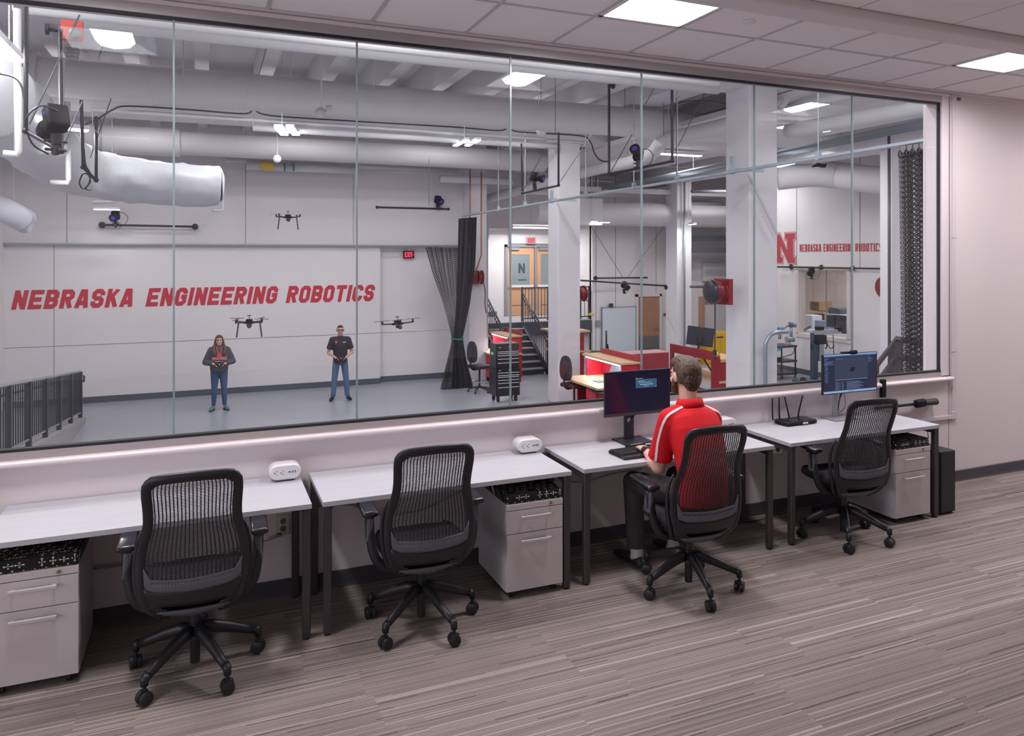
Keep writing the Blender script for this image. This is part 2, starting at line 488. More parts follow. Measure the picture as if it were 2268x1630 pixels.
tag(MB().box(6.44, 6.475, -.012, 0, 3.525, 3.55).build('wall_sensor', mat('sensor_brown', (.36, .28, .29), .5)), 'tiny brown sensor under the ceiling right of the window', 'sensor')

# ceiling
CG = .6315
ceil = struct(MB().box(OX0, OX1, OY0, 0.0, CZ + .12, CZ + .17), 'ceiling', m_tile)
ceil['label'] = 'suspended office ceiling of square tiles in a T grid'
x_t0 = .352 - CG * 7
rows = [(-.055, -.692), (-.692, -1.325)]
tl = None
tile_me = None
troffer_cells = set()
def tile_obj(x0, x1, y0, y1, z):
    global tile_me
    if tile_me is None or abs((x1 - x0) - CG) > .01 or abs((y0 - y1) - .637) > .02:
        ob = MB().box(-(x1 - x0) / 2 + .012, (x1 - x0) / 2 - .012, -(y0 - y1) / 2 + .012, (y0 - y1) / 2 - .012, 0, .015).build('ceiling_tile', m_tile, ceil, world=False)
        if tile_me is None and abs((x1 - x0) - CG) < .01: tile_me = ob.data
    else:
        ob = bpy.data.objects.new('ceiling_tile', tile_me); C.objects.link(ob); ob.parent = ceil
    ob.location = ((x0 + x1) / 2, (y0 + y1) / 2, z + .0045)
TROF = [(-.60, 0), (2.565, 0), (5.725, 0), (8.885, 0)]
for i in range(24):
    x0 = x_t0 + i * CG; x1 = x0 + CG
    if x1 < OX0 + .5 or x0 > OX1 - .6: continue
    for j, (y0, y1) in enumerate(rows):
        if j == 1 and any(abs((x0 + x1) / 2 - tx) < .2 for tx, _ in TROF): continue
        tile_obj(x0, x1, y0, y1, CZ)
tees = MB()
for i in range(24):
    x0 = x_t0 + i * CG
    if x0 < OX0 or x0 > OX1: continue
    MB().box(x0 - .012, x0 + .012, -1.33, -.012, CZ, CZ + .006).build('tee_bar', m_tee, ceil)
for y in (-.692, -1.325):
    MB().box(OX0, OX1, y - .012, y + .012, CZ + .0005, CZ + .0065).build('tee_bar', m_tee, ceil)
MB().box(OX0, OX1, -.055, -.0, CZ - .001, CZ + .012).build('wall_angle', m_trimw, ceil)
# dropped soffit
sp = [(-1.325, CZ + .03), (-1.325, 3.50), (-1.33, 3.497), (-1.47, 3.497)]
for i in range(5):
    a = math.radians(-90 - 90 * i / 4 * 1); sp.append((-1.485 + .022 * math.cos(a), 3.519 + .022 * math.sin(a)))
sp += [(-1.507, CZ + .03)]
struct(MB().prism(sp, 'x', OX0, OX1), 'trim_8', m_wall, smooth=40)
# ceiling field behind the soffit: large panels
z2 = 3.547
xs2 = [3.552 + .8 * k for k in range(-9, 8)]
for k in range(len(xs2) - 1):
    if xs2[k] < OX0 or xs2[k + 1] > OX1: continue
    if xs2[k + 1] < 1.5: continue
    for (y0, y1) in ((-1.51, -2.73), (-2.73, -3.95)):
        ob = MB().box(-.4 + .006, .4 - .006, -.61 + .006, .61 - .006, 0, .012).build('ceiling_panel', m_tile, ceil, world=False)
        ob.location = (xs2[k] + .4, (y0 + y1) / 2, z2)
rest = MB()
for k in range(len(xs2) - 1):
    if xs2[k] < OX0 or xs2[k + 1] > OX1: continue
    for q in range(7):
        y0 = -1.51 - 1.22 * q
        if q < 2 and xs2[k + 1] >= 1.5: continue
        if y0 - 1.22 < OY0: continue
        rest.box(xs2[k] + .006, xs2[k + 1] - .006, y0 - 1.214, y0 - .006, z2, z2 + .012)
ro = rest.build('far_ceiling_panels', m_tile, ceil); ro['kind'] = 'stuff'
g2 = MB()
for x in xs2: 
    if OX0 < x < OX1: g2.box(x - .007, x + .007, OY0, -1.5, z2 + .002, z2 + .01)
for q in range(8): g2.box(OX0, OX1, -1.51 - 1.22 * q - .007, -1.51 - 1.22 * q + .007, z2 + .002, z2 + .01)
g2.build('rear_grid', mat('dark_joint', (.45, .43, .44), .7), ceil)
# the other office walls (outside the frame, they close the room)
w = MB().box(OX0 - .1, OX0, OY0, -8.6, 0, CZ + .17).box(OX0 - .1, OX0, -1.6, 0, 0, CZ + .17).box(OX0 - .1, OX0, -8.6, -1.6, 0, .35).box(OX0 - .1, OX0, -8.6, -1.6, 2.9, CZ + .17)
struct(w, 'wall_left', m_wall)
# unseen glazed opening added in the left wall; its lamp lifts the shade under the desks
t = thing('window_added', None, None, (OX0, -5.1, .35)); t['kind'] = 'structure'; t['label'] = 'unseen glazed opening added in the left office wall for side light'
for k in range(8): MB().box(OX0 - .06, OX0 + .01, -8.6 + k - .02, -8.6 + k + .02, .35, 2.9).build('mullion', m_trimw, t)
la = bpy.data.lights.new('side_fill', 'AREA'); la.shape = 'RECTANGLE'; la.size = 2.5; la.size_y = 6.9; la.energy = SIDE_W; la.color = (.97, .96, 1)
lo = bpy.data.objects.new('added_side_light', la); C.objects.link(lo); lo.parent = t; lo.location = (-.12, 0, 1.27); lo.rotation_euler = (0, -math.pi / 2, 0)  # added area lamp that lights the room from the left
struct(MB().box(OX1, OX1 + .1, OY0, 0, 0, CZ + .17), 'wall_right', m_wall)
struct(MB().box(OX0, OX1, OY0 - .1, OY0, 0, CZ + .17), 'wall_back', m_wall)

# recessed 2x2 troffers (three near the window, six over the back of the room, two added at the right end)
m_dif = emat('troffer_diffuser', (1, .975, .985), OFFICE_L)
m_dif2 = mat('troffer_wing_lit', (.9, .9, .92), .5, emit=2.6)  # glow stands in for the light the wings catch from the bowl
m_dif3 = mat('troffer_wing_shaded', (.8, .8, .84), .5, emit=.3)  # weaker glow and greyer base put shade on the right wing
m_trf = mat('troffer_frame', (.86, .85, .86), .4)
def troffer(x, y, z, label, sx=.60, sy=.60, group='recessed office light panels'):
    t = thing('ceiling_light', label, 'ceiling light', (x, y, z), 0, group)
    f = MB()
    hx, hy = sx / 2, sy / 2; w_ = .022
    for (a, b, c, d) in ((-hx, hx, -hy, -hy + w_), (-hx, hx, hy - w_, hy), (-hx, -hx + w_, -hy, hy), (hx - w_, hx, -hy, hy)):
        f.box(a, b, c, d, -.002, .012)
    f.build('frame', m_trf, t, world=False)
    # four sloping wings rising to the centre bowl
    ix, iy = hx - w_, hy - w_; cx0, cy0 = .13, hy - .05; h = .07
    wg = MB()
    wg.add([(-ix, -iy, 0), (-ix, iy, 0), (-cx0, cy0, h), (-cx0, -cy0, h)], [(0, 1, 2, 3)])
    MB().add([(ix, -iy, 0), (ix, iy, 0), (cx0, cy0, h), (cx0, -cy0, h)], [(3, 2, 1, 0)]).build('reflector_wing', m_dif3, t, world=False)
    wg.add([(-ix, -iy, 0), (ix, -iy, 0), (cx0, -cy0, h), (-cx0, -cy0, h)], [(3, 2, 1, 0)])
    wg.add([(-ix, iy, 0), (ix, iy, 0), (cx0, cy0, h), (-cx0, cy0, h)], [(0, 1, 2, 3)])
    wg.build('reflector_wing', m_dif2, t, world=False)
    bw = MB(); n = 4
    for i in range(n):
        a0 = math.pi * i / n; a1 = math.pi * (i + 1) / n
        xa, za = -.13 * math.cos(a0), h - .055 * math.sin(a0); xb, zb = -.13 * math.cos(a1), h - .055 * math.sin(a1)
        bw.add([(xa, -cy0, za), (xa, cy0, za), (xb, cy0, zb), (xb, -cy0, zb)], [(0, 1, 2, 3)])
    bw.build('diffuser', m_dif, t, world=False)
    MB().box(-hx, hx, -hy, hy, .085, .095).build('housing', m_trf, t, world=False)
    return t
cy_t = (-.692 - 1.325) / 2
troffer(2.565, cy_t, CZ, 'square ceiling light above the seated man, nearest the top of the picture')
troffer(5.725, cy_t, CZ, 'square ceiling light near the right end of the window wall')
troffer(-.60, cy_t, CZ, 'square ceiling light over the leftmost desk, seen only mirrored in the glass')
troffer(8.885, cy_t, CZ, 'unseen square ceiling light added beyond the right edge of the picture')  # added out of view to brighten the right wall
troffer(9.2, -1.95, z2 - .006, 'unseen square ceiling light added at the right end of the room behind the soffit')  # second light added for the right wall, clear of the glass reflection
for (x, a) in ((-.9, 'left'), (3.22, 'middle'), (7.2, 'right')):
    for (y, b) in ((-5.2, 'second row'), (-7.75, 'back row')):
        troffer(x, y, z2 - .006, 'square ceiling light behind the camera, %s one of the %s' % (a, b), .6, .6)
# speaker disc in a tile and smoke detector
tag(MB().lathe([(.045, 0), (.048, -.004), (.04, -.01), (.0, -.011)], (3.198, -.98, CZ + .005), 24).build('ceiling_sensor', m_trf, smooth=40), 'round white sensor disc in a ceiling tile beside the right light', 'sensor')
t = thing('smoke_detector', 'white smoke detector on the ceiling at the right edge', 'smoke detector', (4.95, -1.66, z2))
MB().lathe([(.075, 0), (.075, -.012), (.06, -.02), (.05, -.04), (.02, -.044), (0.001, -.044)], (0, 0, 0), 24).build('body', m_trf, t, world=False, smooth=40)
MB().lathe([(.012, 0), (.012, -.006), (.001, -.006)], (-.02, -.02, -.044), 12).build('lens', mat('blue_lens', (.4, .5, .8), .2), t, world=False)
# ================================================================ OFFICE FURNITURE
m_desk = mat('desk_laminate', (.72, .72, .75), .35, spec=.4, noise=.03, nscale=3, nstretch=(1, 8, 1))
m_leg = mat('charcoal_steel', (.27, .255, .265), .4, metal=.3)
m_dkleg = mat('dark_steel', (.17, .17, .2), .45, metal=.2)
DZ = .74
def desk(x0, x1, label):
    t = thing('desk', label, 'desk', ((x0 + x1) / 2, -.305, 0), 0, 'white desks in a row under the window')
    y0, y1 = -.608, -.012
    MB().box(x0, x1, y0, y1, DZ - .028, DZ).build('desktop', m_desk, t, bevel=.002)
    for (lx, s) in ((x0 + .027, 1), (x1 - .027, -1)):
        for ly in (y0 + .025, y1 - .04):
            h = .0215
            oct_ = [(lx + h * a, ly + h * b) for a, b in ((1, .75), (.75, 1), (-.75, 1), (-1, .75), (-1, -.75), (-.75, -1), (.75, -1), (1, -.75))]
            lg = MB().prism(oct_, 'z', .012, DZ - .028)
            lo = lg.build('leg', m_leg, t)
            MB().lathe([(.016, 0), (.018, .006), (.016, .013)], (lx, ly, 0), 12).build('foot', m_gasket, lo)
        MB().box(lx - .018, lx + .018, y0 + .04, y1 - .05, DZ - .068, DZ - .028).build('side_rail', m_leg, t)
        br = MB().prism([(lx + s * .018, DZ - .028), (lx + s * .018, DZ - .05), (lx + s * .03, DZ - .034), (lx + s * .05, DZ - .028)], 'y', y0 + .008, y0 + .042)
        br.build('corner_bracket', m_leg, t, fixn=True)
    MB().box(x0 + .05, x1 - .05, y0 + .09, y0 + .12, DZ - .058, DZ - .028).build('front_rail', m_leg, t)
    MB().box(x0 + .05, x1 - .05, y1 - .06, y1 - .03, DZ - .058, DZ - .028).build('rear_rail', m_leg, t)
    return t
desk(-.985, .541, 'leftmost white desk, cut by the left edge of the picture')
desk(.600, 2.128, 'white desk with an empty top and a drawer unit at its right end')
desk(2.216, 3.745, 'white desk at which the man in red sits')
desk(3.893, 5.420, 'white desk furthest right, carrying the router and the lit screen')

# cushion fabric: black with white rod-and-dot motifs
def dot_fabric():
    m = bpy.data.materials.new('dot_pattern_fabric'); m.use_nodes = True; nt = m.node_tree; N = nt.nodes; L = nt.links
    b = N['Principled BSDF']; b.inputs['Roughness'].default_value = .9
    tc = N.new('ShaderNodeTexCoord'); sp = N.new('ShaderNodeSeparateXYZ'); L.new(tc.outputs['Object'], sp.inputs[0])
    def M(op, *a):
        n = N.new('ShaderNodeMath'); n.operation = op
        for i, q in enumerate(a):
            if isinstance(q, (int, float)): n.inputs[i].default_value = q
            else: L.new(q, n.inputs[i])
        return n.outputs[0]
    v_ = M('SUBTRACT', sp.outputs[2], sp.outputs[1])          # unfolds the top onto the front face
    u = M('DIVIDE', sp.outputs[0], .046); v = M('DIVIDE', v_, .040)
    row = M('FLOOR', v); u = M('ADD', u, M('MULTIPLY', row, .37))
    def rnd(seed):
        cb = N.new('ShaderNodeCombineXYZ'); L.new(M('FLOOR', u), cb.inputs[0]); L.new(row, cb.inputs[1]); cb.inputs[2].default_value = seed
        w = N.new('ShaderNodeTexWhiteNoise'); L.new(cb.outputs[0], w.inputs['Vector']); return w.outputs['Value']
    fu = M('SUBTRACT', M('SUBTRACT', u, M('FLOOR', u)), .5); fv = M('SUBTRACT', M('SUBTRACT', v, row), .5)
    rv = rnd(1.5)
    sw = M('GREATER_THAN', rv, .5)
    a = M('ADD', M('MULTIPLY', fu, M('SUBTRACT', 1, sw)), M('MULTIPLY', fv, sw))
    c = M('ADD', M('MULTIPLY', fv, M('SUBTRACT', 1, sw)), M('MULTIPLY', fu, sw))
    aa, ac = M('ABSOLUTE', a), M('ABSOLUTE', c)
    rod = M('MULTIPLY', M('LESS_THAN', ac, .035), M('LESS_THAN', aa, .36))
    cross = M('MULTIPLY', M('MULTIPLY', M('LESS_THAN', aa, .035), M('LESS_THAN', ac, .22)), M('GREATER_THAN', rnd(7.0), .35))
    def dot(x0, y0, r, A, B):
        dx = M('SUBTRACT', A, x0); dy = M('SUBTRACT', B, y0)
        return M('LESS_THAN', M('ADD', M('MULTIPLY', dx, dx), M('MULTIPLY', dy, dy)), r * r)
    f = M('MAXIMUM', M('MAXIMUM', rod, cross), M('MAXIMUM', dot(.36, 0, .10, aa, c), dot(0, .24, .085, a, ac)))
    f = M('MULTIPLY', f, M('GREATER_THAN', rnd(3.0), .14))
    mx = N.new('ShaderNodeMixRGB'); L.new(f, mx.inputs[0])
    mx.inputs[1].default_value = (*lin((.075, .075, .10)), 1); mx.inputs[2].default_value = (*lin((.80, .78, .74)), 1)
    L.new(mx.outputs[0], b.inputs['Base Color'])
    return m
m_dots = dot_fabric()
m_ped = mat('pedestal_white', (.76, .73, .745), .4)
m_pedside = mat('pedestal_side', (.72, .71, .73), .45)
m_handle = mat('handle_grey', (.74, .72, .74), .4)
m_brass = mat('lock_brass', (.62, .52, .38), .35, metal=.7)
def pedestal(x, y, label):
    """x, y: front left corner"""
    t = thing('drawer_unit', label, 'drawer unit', (x + .19, y + .25, 0), 0, 'white wheeled drawer units under the desks')
    W, D = .378, .50; X0, X1 = -W / 2, W / 2; Y0, Y1 = -.25, -.25 + D
    MB().box(X0, X1, Y0 + .021, Y1, .045, .578).build('body', m_pedside, t, world=False, bevel=.002)
    MB().box(X0, X1, Y0, Y0 + .02, .542, .578).build('top_fascia', m_ped, t, world=False, bevel=.0015)
    d1 = MB().box(X0 + .001, X1 - .001, Y0, Y0 + .02, .400, .538).build('drawer', m_ped, t, world=False, bevel=.0015)
    d2 = MB().box(X0 + .001, X1 - .001, Y0, Y0 + .02, .050, .396).build('drawer', m_ped, t, world=False, bevel=.0015)
    for dd, z in ((d1, .498), (d2, .352)):
        h = MB().rbox((0, Y0 - .022, z), (.20, .014, .017), .003)
        h.cbox((-.085, Y0 - .011, z), (.012, .022, .009)); h.cbox((.085, Y0 - .011, z), (.012, .022, .009))
        h.build('handle', m_handle, dd, world=False)
    MB().cyl((.105, Y0 - .006, .56), (.105, Y0, .56), .009, 16).cbox((.105, Y0 - .008, .56), (.002, .004, .009)).build('lock', m_brass, t, world=False)
    cs = MB().rbox((0, .0, .578 + .0325), (W - .004, D - .01, .065), .014, seg=3)
    cs.build('cushion', m_dots, t, world=False, smooth=40)
    for cx_ in (X0 + .05, X1 - .05):
        for cy_ in (Y0 + .05, Y1 - .05):
            c = MB().cyl((cx_ - .011, cy_, .02), (cx_ + .011, cy_, .02), .02, 16).cbox((cx_, cy_, .042), (.03, .03, .012))
            c.build('caster', m_gasket, t, world=False)
    return t
pedestal(-.948, -.592, 'leftmost white drawer unit with a black dotted cushion, cut by the left edge')
pedestal(1.688, -.605, 'white drawer unit with a dotted cushion between the second chair and the seated man')
pedestal(4.942, -.600, 'white drawer unit with a dotted cushion under the rightmost desk')

# desk power boxes
m_pow = mat('white_plastic', (.86, .85, .87), .3)
def powerbox(x, label):
    t = thing('power_box', label, 'power box', (x, -.10, DZ), 0, 'white power boxes at the right ends of the desks')
    pts = []
    for (cx_, a0) in ((.048, -90), (-.048, 90)):
        for i in range(9):
            a = math.radians(a0 + 180 * i / 8); pts.append((cx_ + .044 * math.cos(a), .055 + .044 * math.sin(a)))
    MB().prism(pts, 'y', -.045, .06).build('body', m_pow, t, world=False, smooth=40, bevel=.006)
    MB().box(-.05, .05, -.03, .05, 0, .013).build('foot', mat('power_foot', (.35, .35, .38), .5), t, world=False)
    mo = mat('socket_slot', (.08, .08, .1), .5)
    for k, xx in enumerate((-.055, -.018)):
        s = MB().cyl((xx - .006, -.0468, .055), (xx - .006, -.0445, .055), .0032, 8)
        s.box(xx + .002, xx + .010, -.0468, -.0445, .0645, .0665); s.box(xx + .002, xx + .010, -.0468, -.0445, .0435, .0455)
        s.build('socket', mo, t, world=False)
    for xx, w_ in ((.024, .007), (.042, .0022), (.056, .0022)):
        MB().box(xx - w_, xx + w_, -.0468, -.0445, .053 - (.0 if w_ > .005 else .004), .058 + (0 if w_ > .005 else .004)).build('usb_port', mo, t, world=False)
    return t
powerbox(.447, 'white power box on the leftmost desk, right end')
powerbox(2.05, 'white power box on the second desk, above the drawer unit')
powerbox(3.70, 'white power box half hidden behind the seated man')

# wall outlets under the desks
m_sst = mat('steel_plate', (.66, .62, .55), .25, metal=.9)
m_grys = mat('grey_socket', (.36, .38, .44), .5)
def outlet(x, z, label, w_=.075):
    t = thing('wall_outlet', label, 'outlet', (x, 0, z), 0, 'steel wall outlets under the desks')
    MB().box(-w_ / 2, w_ / 2, -.008, 0, -.06, .06).build('plate', m_sst, t, world=False, bevel=.002)
    for zz in (.023, -.023):
        s = MB().cyl((0, -.012, zz), (0, -.006, zz), .0185, 20).build('socket', m_grys, t, world=False)
        MB().box(-.008, -.005, -.0128, -.0118, zz, zz + .009).box(.005, .008, -.0128, -.0118, zz, zz + .009).cyl((0, -.0128, zz - .008), (0, -.0118, zz - .008), .003, 8).build('slot', m_gasket, s, world=False)
    return t
outlet(.447, .435, 'steel wall outlet under the right end of the leftmost desk')
outlet(4.32, .53, 'steel wall outlet behind the rightmost chair', .11)

# low voltage cables under the desks
m_cab = mat('grey_cable', (.62, .58, .58), .5)
def cable(name, pts, r, m, label, cat='cable', n=8, group=None):
    o = MB().tube(smoothpath(pts, n), r, 7).build(name, m, smooth=True)
    return tag(o, label, cat, group)
cable('cable', [(-.58, -.02, .34), (-.35, -.03, .33), (-.2, -.06, .29), (0, -.05, .30), (.15, -.03, .33), (.44, -.015, .38)], .008, m_cab, 'grey cable sagging along the wall behind the leftmost chair')
cable('cable', [(.62, -.02, .53), (.85, -.03, .515), (1.0, -.05, .44), (1.25, -.05, .42), (1.45, -.03, .46), (1.69, -.02, .56)], .008, m_cab, 'grey cable sagging along the wall behind the second chair')
cable('cable', [(2.14, -.02, .50), (2.3, -.03, .50), (2.5, -.05, .47), (2.75, -.05, .50), (3.0, -.03, .5)], .006, m_cab, 'grey cable on the wall by the legs of the seated man')
cable('cable', [(3.83, -.03, .60), (3.82, -.03, .4), (3.75, -.05, .2), (3.74, -.05, .05), (3.76, -.08, .012), (3.95, -.12, .01), (4.2, -.1, .01)], .004, m_gasket, 'thin black cable hanging between the two right desks')
# floor power strip
t = thing('power_strip', 'white power strip on the carpet under the rightmost desk', 'power strip', (4.72, -.25, 0), math.radians(8))
MB().rbox((0, 0, .017), (.30, .055, .034), .008).build('body', m_pow, t, world=False)
for k in range(4): MB().box(-.11 + .06 * k, -.085 + .06 * k, -.01, .01, .034, .036).build('socket', m_grys, t, world=False)

# ---------------------------------------------------------------- task chairs
m_cblk = mat('chair_black', (.118, .118, .14), .42, spec=.45)
m_cmesh = mat('chair_mesh_black', (.135, .135, .155), .5, spec=.4)
m_cgrey = mat('chair_grey_band', (.33, .33, .365), .45)
m_cseat = mat('seat_fabric', (.10, .10, .125), .9)
m_cpad = mat('arm_pad', (.11, .11, .13), .22, spec=.6)
m_logo = mat('stamp_grey', (.42, .42, .46), .4)
def interp(tab, z):
    if z <= tab[0][0]: return tab[0][1]
    for (a, b), (c, d) in zip(tab, tab[1:]):
        if z <= c:
            t = (z - a) / (c - a); t2 = t * t * (3 - 2 * t) * .35 + t * .65
            return b + (d - b) * t2
    return tab[-1][1]
_WO = [(.34, .10), (.36, .155), (.40, .212), (.44, .236), (.50, .255), (.56, .265), (.62, .2675), (.68, .264), (.74, .252), (.79, .236), (.84, .2275), (.88, .2255), (.94, .2285), (1.0, .2325), (1.03, .2295), (1.05, .217), (1.065, .195), (1.075, .16)]
_XS = .94
_PY = [(.34, -.10), (.38, -.165), (.44, -.212), (.50, -.226), (.58, -.228), (.66, -.226), (.74, -.232), (.82, -.252), (.90, -.280), (.98, -.306), (1.08, -.330)]
def backpt(a, z, off=0.0):
    w = interp(_WO, z) * .94; x = a * w
    y = interp(_PY, z) + .045 * (abs(x) / .26) ** 2
    return Vector((x, y - off, z))
def make_chair():
    t = thing('task_chair', 'x', 'office chair')
    # outline rim
    zs = [.352, .36, .375, .39, .41, .44, .47, .5, .54, .58, .62, .66, .7, .74, .77, .8, .83, .86, .9, .94, .98, 1.01, 1.03, 1.047, 1.06]
    rim_in = .019
    def rp(z, sgn):
        w = interp(_WO, z) * .94; wi = w - rim_in
        p = backpt(wi / w * sgn, z); return p
    Lp = [rp(z, -1) for z in zs]; Rp = [rp(z, 1) for z in zs]
    top = []
    x1 = Rp[-1].x
    for k in range(1, 12):
        x = -x1 + 2 * x1 * k / 12; top.append(Vector((x, interp(_PY, 1.065) + .045 * (abs(x) / .26) ** 2, 1.062 + .009 * (1 - (x / x1) ** 2))))
    path = Lp + top + Rp[::-1]
    nn = [Vector((p.x * .35, -1, .1)) for p in path]
    MB().tube(path, .011, 10, r2=.0235, flat=nn).build('back_frame', m_cblk, t, world=False, smooth=True)
    # second, thinner outer rib that carries the arms
    Lq = [backpt(-1.0, z) + Vector((-.006, .028, 0)) for z in (.37, .39, .42, .46, .50, .56, .62, .68, .74, .79)]
    for sg in (-1, 1):
        pp = [Vector((q.x * -sg, q.y, q.z)) for q in Lq]
        MB().tube(pp, [.016, .018, .018, .017, .016, .014, .012, .011, .009, .006], 8).build('back_rib', m_cblk, t, world=False, smooth=True)
    # perforated back
    NC, NR = 22, 66
    z0m, z1m = .572, 1.040
    def meshw(z):   # half width fraction of the perforated panel
        w = interp(_WO, z); return (w - .034) / w
    mb = MB(); us = []
    for i in range(NC + 1):
        c = -1 + 2 * i / NC; e = .34 * (1 / NC)
        us += [c - e * .95, c + e * .95]
    vs_ = []
    for j in range(NR + 1):
        c = z0m + (z1m - z0m) * j / NR; e = .0011
        vs_ += [c - e, c + e]
    idx = {}
    def P(i, j):
        if (i, j) not in idx:
            z = vs_[j]; u = max(-1.02, min(1.02, us[i]))
            zz = z
            zt = 1.040 + .012 * (1 - u * u) - .03 * max(0, abs(u) - .8) / .2
            zz = z0m + (z - z0m) * (zt - z0m) / (z1m - z0m) if z > .9 else z + (0 if z <= .9 else 0)
            if z > .9: zz = .9 + (z - .9) * (zt - .9) / (z1m - .9)
            zz -= .012 * (1 - u * u) * max(0, (.66 - z) / .10) if z < .66 else 0
            idx[(i, j)] = len(mb.v); mb.v.append(tuple(backpt(u * meshw(max(zz, .5)), zz, .002)))
        return idx[(i, j)]
    for i in range(len(us) - 1):
        for j in range(len(vs_) - 1):
            if i % 2 == 1 and j % 2 == 1: continue
            mb.f.append((P(i, j), P(i + 1, j), P(i + 1, j + 1), P(i, j + 1))); mb.mi.append(0)
    mb.build('back_mesh', m_cmesh, t, world=False, solid=.003, smooth=True)
    # margin between mesh and rim
    for sg in (-1, 1):
        g = MB(); zz = [.50 + .55 * k / 30 for k in range(31)]
        row = []
        for z in zz:
            w = interp(_WO, z)
            row.append((backpt(sg * (w - .036) / w, z, .002), backpt(sg * (w - .018) / w, z, .002)))
        vv = [p for r in row for p in r]
        g.add(vv, [(2 * k, 2 * k + 1, 2 * k + 3, 2 * k + 2) for k in range(30)])
        g.build('side_margin', m_cblk, t, world=False, solid=.005)
    g = MB(); vv = []
    for k in range(21):
        u = -1 + 2 * k / 20; z = 1.036 + .012 * (1 - u * u) - .03 * max(0, abs(u) - .8) / .2
        vv += [backpt(u * .86, z, .002), backpt(u * .9, z + .022, .002)]
    g.add(vv, [(2 * k, 2 * k + 1, 2 * k + 3, 2 * k + 2) for k in range(20)]); g.build('top_margin', m_cblk, t, world=False, solid=.005)
    # grey lumbar band with one row of square holes
    def sheet(name, m, za, zb, wa, nx, nz, hole=None, off=.006, solid=.005):
        g = MB(); vv = []; fs = []
        for j in range(nz + 1):
            for i in range(nx + 1):
                u = -1 + 2 * i / nx; fa = j / nz
                z = za(u) + (zb(u) - za(u)) * fa
                w = interp(_WO, z); vv.append(backpt(u * (w - wa) / w, z, off))
        for j in range(nz):
            for i in range(nx):
                if hole and hole(i, j): continue
                a = j * (nx + 1) + i; fs.append((a, a + 1, a + nx + 2, a + nx + 1))
        g.add(vv, fs); return g.build(name, m, t, world=False, solid=solid, smooth=True)
    band_top = lambda u: .576 - .014 * (1 - u * u) + .05 * max(0, abs(u) - .86) / .14
    band_bot = lambda u: .515 - .014 * (1 - u * u) + .012 * max(0, abs(u) - .8) / .2
    sheet('lumbar_band', m_cgrey, band_bot, band_top, .036, 61, 5, lambda i, j: j == 3 and i % 2 == 1 and i % 61 > 4 and i < 57, .008)
    # lower shell with the long slot
    sheet('lower_shell', m_cblk, lambda u: .352 - .004 * (1 - u * u), lambda u: band_bot(u) + .004, .022, 24, 8,
          lambda i, j: 2 <= j <= 3 and 3 <= i <= 20 and not (j == 2 and i in (3, 20)), .002, .012)
    lb = MB(); 
    lo = lettering('KIIO', .03, .012, s=.13, W=.5); 
    # bottom lip folding under the seat
    lip = MB(); vv = []
    for k in range(21):
        u = -1 + 2 * k / 20
        a = backpt(u * .86, .392, .010)
        vv += [a, Vector((a.x * .97, a.y + .035, .346 + .018 * abs(u))), Vector((a.x * .9, a.y + .13, .352 + .01 * abs(u)))]
    lip.add(vv, [(3 * k + q, 3 * k + 3 + q, 3 * k + 4 + q, 3 * k + 1 + q) for k in range(20) for q in (0, 1)])
    lip.build('lower_lip', m_cgrey, t, world=False, solid=.008, smooth=True)
    # seat
    st = MB(); n = 28; ring0 = []
    def seatout(a, k):
        ca, sa = math.cos(a), math.sin(a); e = .55
        return (.245 * k * math.copysign(abs(ca) ** e, ca), .02 + .235 * k * math.copysign(abs(sa) ** e, sa))
    prof_ = [(.0, .50), (.6, .502), (.88, .506), (.97, .495), (1.0, .475), (.98, .448), (.9, .434), (0, .43)]
    vv = []; fs = []
    for (k, z) in prof_:
        for q in range(n):
            x, y = seatout(2 * math.pi * q / n, max(k, .01)); zz = z - (.02 if y > .2 and z > .46 else 0)
            vv.append((x, y, zz))
    for j in range(len(prof_) - 1):
        for q in range(n): fs.append((j * n + q, j * n + (q + 1) % n, (j + 1) * n + (q + 1) % n, (j + 1) * n + q))
    st.add(vv, fs); st.build('seat', m_cseat, t, world=False, smooth=True, fixn=True)
    MB().rbox((0, 0, .39), (.22, .26, .07), .02).cyl((.1, .06, .395), (.27, .06, .385), .008, 8).rbox((.275, .06, .385), (.05, .03, .012), .005).build('seat_mechanism', m_cblk, t, world=False, smooth=40)
    # arms
    for sg in (-1, 1):
        up = smoothpath([(sg * .10, -.02, .385), (sg * .20, -.06, .375), (sg * .268, -.065, .43), (sg * .295, -.05, .53), (sg * .302, -.035, .66)], 6)
        ar = MB().tube(up, [.02] * len(up), 10, r2=[.026] * len(up), flat=Vector((0, 1, 0)))
        ao = ar.build('arm', m_cblk, t, world=False, smooth=True)
        MB().rbox((sg * .303, -.032, .60), (.034, .062, .15), .012, rot=RY(-sg * 3)).build('arm_sleeve', m_cgrey, ao, world=False, smooth=40)
        pd = MB().rbox((sg * .305, .02, .695), (.085, .245, .032), .015, rot=RX(3), seg=4)
        pd.rbox((sg * .303, -.03, .672), (.05, .09, .03), .01)
        pd.build('arm_pad', m_cpad, ao, world=False, smooth=40)
    # five-star base: its legs and casters are sub-parts so that it can be swivelled on its own
    bs = MB().cyl((0, 0, .045), (0, 0, .175), .0235, 18).cyl((0, 0, .175), (0, 0, .245), .042, 20, .034).cyl((0, 0, .245), (0, 0, .37), .026, 18)
    base = bs.build('base', m_cblk, t, world=False, smooth=40)
